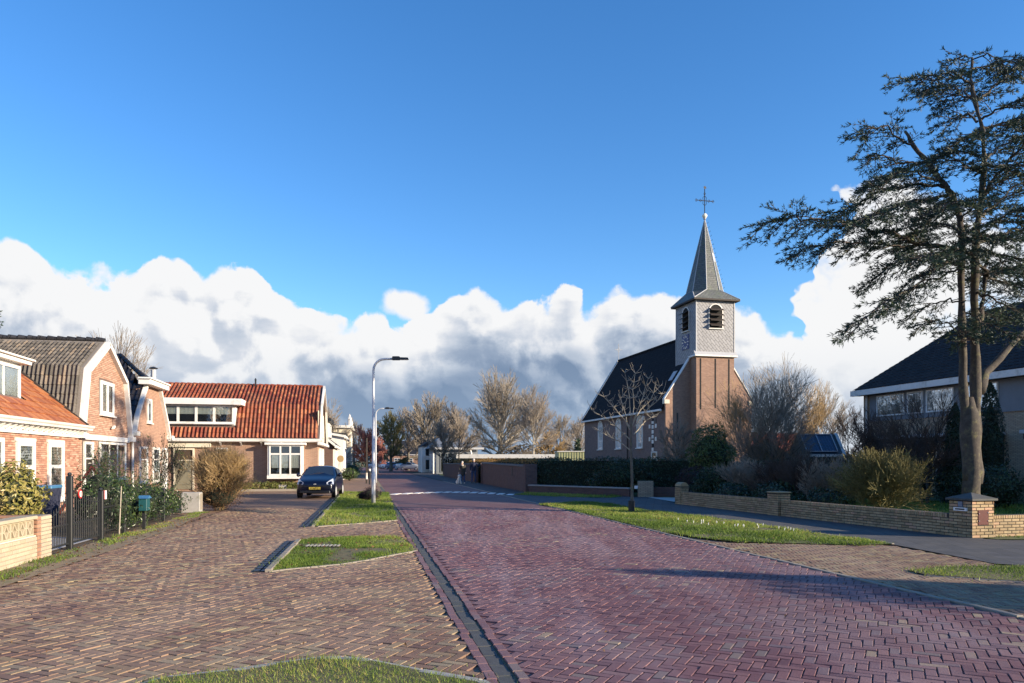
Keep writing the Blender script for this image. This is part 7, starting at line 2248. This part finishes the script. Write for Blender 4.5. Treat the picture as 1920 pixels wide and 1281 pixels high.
def make_car(label, paint, loc, rz, group=None, w=1.60, L=3.6, h=1.38, detail=True):
    """hatchback; nose points to -y"""
    t = thing('parked_car', label, 'car', loc, rz, group)
    hw = w/2
    # stations along y: (y, half width low, half width belt, z bottom, z belt, z top, half width top)
    st = [(0.0, .80, .70, .30, .56, .60, .55), (.06, .93, .88, .20, .62, .70, .74), (.30, .99, .97, .17, .70, .80, .84), (.75, 1.0, .99, .17, .80, .90, .86),
          (1.02, 1.0, 1.0, .17, .86, .97, .84), (1.75, 1.0, 1.0, .17, .90, h-.02, .70), (2.2, 1.0, 1.0, .17, .92, h, .71), (2.9, 1.0, .99, .17, .93, h-.04, .68), (3.35, .98, .96, .19, .92, h-.16, .62),
          (L-.04, .92, .90, .24, .86, .98, .68), (L, .82, .78, .34, .72, .80, .60)]
    rows = []
    for (y, a, b, z0, zb, zt, c) in st:
        zm = (z0+zb)/2
        ring = [(-hw*a*.92, z0), (-hw*a, z0+.10), (-hw*a*1.0, zm), (-hw*b, zb), (-hw*(b*.25+c*.75) if zt-zb > .2 else -hw*(b*.5+c*.5), zb+(zt-zb)*.80), (-hw*c*.82, zt-.01), (0, zt+.018)]
        full = ring + [(-x, z) for x, z in ring[-2::-1]]
        rows.append([(x, y, z) for x, z in full])
    V = [p for r_ in rows for p in r_]; n = len(rows[0]); F = []
    for i in range(len(rows)-1):
        for k in range(n-1):
            F.append((i*n+k, i*n+k+1, (i+1)*n+k+1, (i+1)*n+k))
        F.append((i*n+n-1, i*n, (i+1)*n, (i+1)*n+n-1))
    F.append(tuple(range(n-1, -1, -1))); F.append(tuple(range((len(rows)-1)*n, len(rows)*n)))
    bo = B().add(V, F).build('body', paint, t, smooth=True)
    bo.data.polygons[-1].use_smooth = False
    m_ = bo.modifiers.new('s', 'SUBSURF'); m_.levels = 1; m_.render_levels = 2 if detail else 1
    # glass
    def g_(pts, nm='windscreen'):
        B().slab(*pts, .012).build(nm, 'car_glass', t)
    zt = h
    g_([(-hw*.80, 1.03, .985), (hw*.80, 1.03, .985), (hw*.655, 1.66, zt-.045), (-hw*.655, 1.66, zt-.045)])
    for s_ in (-1, 1):
        q = [(s_*hw*.985, 1.30, .97), (s_*hw*.985, 2.30, .98), (s_*hw*.79, 2.22, zt-.13), (s_*hw*.80, 1.76, zt-.14)]
        q2 = [(s_*hw*.985, 2.36, .98), (s_*hw*.965, 3.12, .99), (s_*hw*.78, 2.98, zt-.17), (s_*hw*.79, 2.28, zt-.13)]
        for qq in (q, q2):
            if s_ < 0: qq = qq[::-1]
            B().slab(*qq, .012).build('side_window', 'car_glass', t)
        # wheels
        for yy in (.62, 2.98):
            wl = B().tube([(s_*(hw-.17), yy, .29), (s_*(hw-.15), yy, .29), (s_*(hw-.01), yy, .29), (s_*(hw+.005), yy, .29)], [.27, .285, .285, .26], 20).build('wheel', 'tyre', t)
            B().tube([(s_*(hw+.006), yy, .29), (s_*(hw+.014), yy, .29)], [.19, .17], 16).build('rim', 'lead', wl)
            if detail:
                B().tube([(s_*(hw-.006), yy, .30), (s_*(hw+.002), yy, .30)], [.33, .33], 20).build('wheel_arch', 'black', t)
    if detail:
        for s_ in (-1, 1):
            hl = B().hexa([(s_*hw*.93, .10, .60), (s_*hw*.62, -.005, .60), (s_*hw*.60, .03, .67), (s_*hw*.86, .30, .83)], [(s_*hw*.96, .16, .60), (s_*hw*.62, .05, .60), (s_*hw*.60, .09, .67), (s_*hw*.90, .34, .83)])
            hl.build('headlight', 'headlamp', t)
            B().bbox(min(s_*hw*.78, s_*hw*.50), max(s_*hw*.78, s_*hw*.50), -.02, .03, .24, .33, .01).build('fog_light', 'headlamp' if s_ > 0 else 'black', t)
            mr = B().ball((s_*(hw+.09), 1.18, .98), .09, 10, 6).build('door_mirror', paint, t, smooth=True)
            B().tube([(s_*(hw-.05), 1.2, .93), (s_*(hw+.05), 1.18, .95)], .025, 5).build('mirror_arm', 'black', mr)
        B().bbox(-.62, .62, -.035, .02, .24, .34, .02).build('lower_grille', 'black', t)
        B().bbox(-.70, .70, -.028, .02, .505, .53, .01).build('bonnet_line', 'black', t)
        B().tube([(-.06, -.015, .60), (-.02, -.022, .615), (.02, -.022, .615), (.06, -.015, .60)], .012, 6).build('badge', 'lead', t)
        B().tube([(-.035, -.02, .59), (.035, -.02, .59)], .008, 6).build('badge', 'lead', t)
        pl_ = B().bbox(-.24, .24, -.055, -.034, .38, .48, .004).build('number_plate', 'yellow_plate', t)
        bb = B()
        # seven characters in dark ink, legible only as strokes
        x = -.20
        for ch_ in '43-NHP-8':
            if ch_ == '-':
                bb.box(x, x+.015, -.058, -.0552, .425, .433); x += .027; continue
            G7 = {'4': 'fgbc', '3': 'abgcd', 'N': 'efabc', 'H': 'fegbc', 'P': 'efabg', '8': 'abcdefg'}[ch_]
            w7, h7, e7 = .032, .064, .008
            z7 = .398
            seg = {'a': (0, w7, h7-e7, h7), 'd': (0, w7, 0, e7), 'g': (0, w7, h7/2-e7/2, h7/2+e7/2), 'f': (0, e7, h7/2, h7), 'e': (0, e7, 0, h7/2), 'b': (w7-e7, w7, h7/2, h7), 'c': (w7-e7, w7, 0, h7/2)}
            for s7 in G7:
                a7 = seg[s7]
                bb.box(x+a7[0], x+a7[1], -.058, -.0552, z7+a7[2], z7+a7[3])
            x += .047
        bb.build('plate_lettering', 'plate_ink', pl_)
        for s_ in (-1, 1):
            B().tube([(s_*.08-.3, 1.02, .985), (s_*.08+.1, 1.18, 1.085)], .008, 4).build('wiper', 'black', t)
    return t
make_car('small dark navy hatchback facing the viewer, parked in the lane by the bay window', 'car_navy', (-8.35, 31.4, 0), radians(6))
CARS = [(722, 150, 'car_silver', 1.2, 'silver car side on at the far end of the street, leftmost of the parked row'),
        (735, 146, 'car_silver', 1.1, 'pale silver car second in the far parked row'), (745, 142, 'car_white', 1.0, 'white car in the middle of the far parked row'),
        (752, 136, 'car_blue', .9, 'dark blue car in front of the far parked row'), (765, 132, 'car_silver', .6, 'silver hatchback beside the blue one in the far row'),
        (773, 128, 'car_black', .5, 'dark car nearest the round bushes in the far row'), (790, 122, 'car_silver', 1.3, 'grey car parked across before the white shopfront')]
for u, D, pt, rz_, lb in CARS:
    x, y, _ = at(u, D)
    make_car(lb, pt, (x, y, 0), rz_, 'cars parked at the far end of the street', detail=False)
for u, D, pt, rz_, lb in ((872, 112, 'car_blue', 1.5, 'blue car behind the churchyard wall, left of the two'), (884, 112, 'car_blue', 1.5, 'blue car behind the churchyard wall, right of the two')):
    x, y, _ = at(u, D)
    make_car(lb, pt, (x, y, .6), rz_, None, detail=False)

# ================================================================== PEOPLE AND DOG
def chain_body(name, joints, links, mat, parent, sub=2):
    """one continuous surface: tapered limbs swept along links, remeshed together"""
    b = B()
    for a, c in links:
        (p, r), (q, s_) = joints[a], joints[c]
        p, q = Vector(p), Vector(q)
        k = 4
        pts = [p.lerp(q, i/k) for i in range(k+1)]; rr = [r+(s_-r)*i/k for i in range(k+1)]
        b.tube(pts, rr, 10)
    for nm, (p, r) in joints.items():
        b.ball(p, r*1.0, 10, 7)
    o = b.build(name, mat, parent, smooth=True)
    m_ = o.modifiers.new('join', 'REMESH'); m_.mode = 'VOXEL'; m_.voxel_size = .016; m_.use_smooth_shade = True
    s2 = o.modifiers.new('soft', 'SMOOTH'); s2.factor = .6; s2.iterations = 5
    return o
M['coat_navy'] = plain('navy_coat_cloth', (.022, .028, .055), .9, .2, 8.0)
M['jeans'] = plain('blue_jeans', (.05, .08, .17), .9, .2, 8.0)
M['coat_olive'] = plain('dark_olive_coat', (.05, .048, .04), .9, .2, 8.0)
M['scarf'] = plain('pale_scarf', (.55, .50, .44), .9, .15, 12.0)
M['hair_grey'] = plain('grey_hair', (.45, .42, .38), .85, .2, 20.0)
M['fur_white'] = plain('white_fur', (.72, .68, .60), .95, .12, 16.0, bump=.8)

def hand(parent, p, d, mat='skin', s_=1.0):
    d = Vector(d).normalized(); side = d.cross(Vector((0, 0, 1))).normalized(); up_ = side.cross(d)
    b = B()
    b.tube([Vector(p), Vector(p)+d*.05*s_, Vector(p)+d*.09*s_], [.022, .038, .034], 8)
    for k in range(4):
        o_ = Vector(p)+d*.085*s_+side*(-.027+.018*k)
        ln = (.062, .074, .070, .052)[k]*s_
        b.tube([o_, o_+d*ln*.5-up_*.006, o_+d*ln*.85-up_*.030], [.0095, .009, .007], 6)
    o_ = Vector(p)+d*.03+side*-.034
    b.tube([o_, o_+d*.03-side*.018, o_+d*.06-side*.020-up_*.01], [.011, .010, .008], 6)
    b.build('hand', mat, parent, smooth=True)
def head(parent, c, face, hair_mat, hair_long=False, s_=1.0):
    c = Vector(c); f = Vector(face).normalized(); sd_ = f.cross(Vector((0, 0, 1))).normalized()
    b = B()
    b.ball((0, 0, 0), 1, 16, 12)
    for i, v in enumerate(b.v):
        x, y, z = v
        k = 1-.18*max(0, -z)
        b.v[i] = tuple(c+sd_*(x*.074*k*s_)+f*(y*.092*s_*(k if y > 0 else 1)-(0))+Vector((0, 0, z*.118*s_)))
    hd_ = b.build('head', 'skin', parent, smooth=True)
    B().hexa([c+f*.085+sd_*.010+Vector((0, 0, .02)), c+f*.085-sd_*.010+Vector((0, 0, .02)), c+f*.085-sd_*.016-Vector((0, 0, .025)), c+f*.085+sd_*.016-Vector((0, 0, .025))],
             [c+f*.095+sd_*.006+Vector((0, 0, .02)), c+f*.095-sd_*.006+Vector((0, 0, .02)), c+f*.112-sd_*.010-Vector((0, 0, .022)), c+f*.112+sd_*.010-Vector((0, 0, .022))]).build('nose', 'skin', hd_)
    for q in (-1, 1):
        B().ball(c+f*.083+sd_*.030*q+Vector((0, 0, .012)), .011, 8, 6).build('eye', 'dark', hd_)
        B().ball(c+sd_*.076*q-Vector((0, 0, .005)), .026, 8, 6, 1.2).build('ear', 'skin', hd_)
    B().tube([c+f*.086-sd_*.022-Vector((0, 0, .052)), c+f*.090-Vector((0, 0, .054)), c+f*.086+sd_*.022-Vector((0, 0, .052))], .006, 5).build('mouth', 'rust_red', hd_)
    hb_ = B(); hb_.ball((0, 0, 0), 1, 16, 12)
    for i, v in enumerate(hb_.v):
        x, y, z = v
        zz = z*.128+.012; yy = y*.10-.014
        if y > .1 and z < .35: zz = max(zz, .05); yy = min(yy, .06)
        if not hair_long and z < -.15: zz = max(zz, -.04)
        hb_.v[i] = tuple(c+sd_*x*.084*s_+f*yy*s_+Vector((0, 0, zz*s_)))
    hb_.build('hair', hair_mat, parent, smooth=True)

# man in the dark coat, reaching to the gate post
man = thing('person', 'standing person in a dark navy coat and jeans reaching towards the gate post', 'person', at(888, 53.0), 0)
J = {'pel': ((0, 0, .93), .155), 'wst': ((0, .0, 1.08), .150), 'chs': ((.01, 0, 1.30), .165), 'nck': ((.01, 0, 1.48), .065),
     'sl': ((-.185, 0, 1.40), .070), 'sr': ((.195, -.02, 1.40), .070), 'el': ((-.24, .03, 1.12), .052), 'er': ((.33, -.14, 1.22), .052), 'wl': ((-.21, -.10, .92), .040), 'wr': ((.50, -.20, 1.36), .038)}
chain_body('coat', J, [('pel', 'wst'), ('wst', 'chs'), ('chs', 'nck'), ('chs', 'sl'), ('chs', 'sr'), ('sl', 'el'), ('el', 'wl'), ('sr', 'er'), ('er', 'wr')], 'coat_navy', man)
Jl = {'p': ((0, 0, .90), .145), 'hl': ((-.09, 0, .86), .095), 'hr': ((.09, 0, .86), .095), 'kl': ((-.11, -.02, .48), .066), 'kr': ((.12, .02, .48), .066), 'al': ((-.12, .0, .09), .048), 'ar': ((.14, .03, .09), .048)}
chain_body('trousers', Jl, [('p', 'hl'), ('p', 'hr'), ('hl', 'kl'), ('kl', 'al'), ('hr', 'kr'), ('kr', 'ar')], 'jeans', man)
B().tube([(.01, 0, 1.46), (.015, .01, 1.57)], .052, 8).build('neck', 'skin', man)
head(man, (.02, .01, 1.625), (.6, .8, 0), 'hair_grey')
hand(man, (-.21, -.11, .90), (0, -.1, -1)); hand(man, (.50, -.20, 1.36), (.8, 0, .5))
for x, y in ((-.12, 0), (.14, .03)):
    B().tube([(x, y+.06, .045), (x, y-.05, .045), (x, y-.17, .035)], [.045, .052, .035], 8).build('shoe', 'black', man)
# second person, slightly stooped beside the dog
wo = thing('person', 'shorter person in a dark olive coat with pale scarf standing beside the white dog', 'person', at(868, 51.6), 0)
J = {'pel': ((0, .04, .84), .150), 'wst': ((0, .01, .98), .140), 'chs': ((-.02, -.04, 1.16), .145), 'nck': ((-.03, -.07, 1.31), .060),
     'sl': ((-.18, -.05, 1.25), .062), 'sr': ((.14, -.04, 1.25), .062), 'el': ((-.25, -.08, 1.00), .048), 'er': ((.20, -.06, 1.00), .048), 'wl': ((-.27, -.18, .80), .036), 'wr': ((.20, -.16, .82), .036), 'hem': ((0, .04, .66), .165)}
chain_body('coat', J, [('pel', 'wst'), ('wst', 'chs'), ('chs', 'nck'), ('chs', 'sl'), ('chs', 'sr'), ('sl', 'el'), ('el', 'wl'), ('sr', 'er'), ('er', 'wr'), ('pel', 'hem')], 'coat_olive', wo)
Jl = {'p': ((0, .04, .80), .13), 'hl': ((-.08, .03, .74), .085), 'hr': ((.08, .03, .74), .085), 'kl': ((-.09, 0, .42), .058), 'kr': ((.10, .01, .42), .058), 'al': ((-.10, .02, .08), .042), 'ar': ((.11, .03, .08), .042)}
chain_body('trousers', Jl, [('p', 'hl'), ('p', 'hr'), ('hl', 'kl'), ('kl', 'al'), ('hr', 'kr'), ('kr', 'ar')], 'jeans', wo)
head(wo, (-.05, -.10, 1.43), (-.5, -.85, -.3), 'hair_grey', True)
B().tube([(-.10, -.14, 1.28), (-.03, -.17, 1.27), (.04, -.09, 1.30), (.0, -.0, 1.33), (-.09, -.02, 1.32), (-.12, -.12, 1.28)], .035, 8).build('scarf', 'scarf', wo)
hand(wo, (-.27, -.19, .79), (-.1, -.3, -1)); hand(wo, (.20, -.17, .81), (0, -.2, -1))
for x, y in ((-.10, .02), (.11, .03)):
    B().tube([(x, y+.05, .04), (x, y-.05, .045), (x, y-.15, .03)], [.04, .047, .03], 8).build('shoe', 'cream', wo)
# white dog sitting
dg_ = thing('dog', 'fluffy white dog sitting at the feet of the shorter person', 'dog', at(860.5, 50.6), radians(20))
J = {'rump': ((0, .20, .17), .15), 'bel': ((0, .06, .25), .14), 'chs': ((0, -.06, .37), .125), 'nk': ((0, -.09, .49), .085), 'hd': ((0, -.12, .58), .085), 'mz': ((0, -.22, .55), .045),
     'fl': ((-.07, -.12, .24), .045), 'fr': ((.07, -.12, .24), .045), 'pl': ((-.07, -.15, .04), .036), 'pr': ((.07, -.15, .04), .036), 'hkl': ((-.13, .10, .14), .085), 'hkr': ((.13, .10, .14), .085),
     'hpl': ((-.14, -.04, .04), .036), 'hpr': ((.14, -.04, .04), .036), 't1': ((.02, .36, .08), .045), 't2': ((.12, .46, .06), .035)}
chain_body('body', J, [('rump', 'bel'), ('bel', 'chs'), ('chs', 'nk'), ('nk', 'hd'), ('hd', 'mz'), ('chs', 'fl'), ('chs', 'fr'), ('fl', 'pl'), ('fr', 'pr'), ('rump', 'hkl'), ('rump', 'hkr'), ('hkl', 'hpl'), ('hkr', 'hpr'), ('rump', 't1'), ('t1', 't2')], 'fur_white', dg_)
for s_ in (-1, 1):
    B().tube([(s_*.06, -.10, .65), (s_*.10, -.10, .60), (s_*.105, -.11, .52)], [.02, .032, .014], 6).build('ear', 'fur_white', dg_)
    B().ball((s_*.032, -.195, .60), .010, 6, 5).build('eye', 'dark', dg_)
B().ball((0, -.262, .56), .016, 7, 5).build('nose', 'dark', dg_)
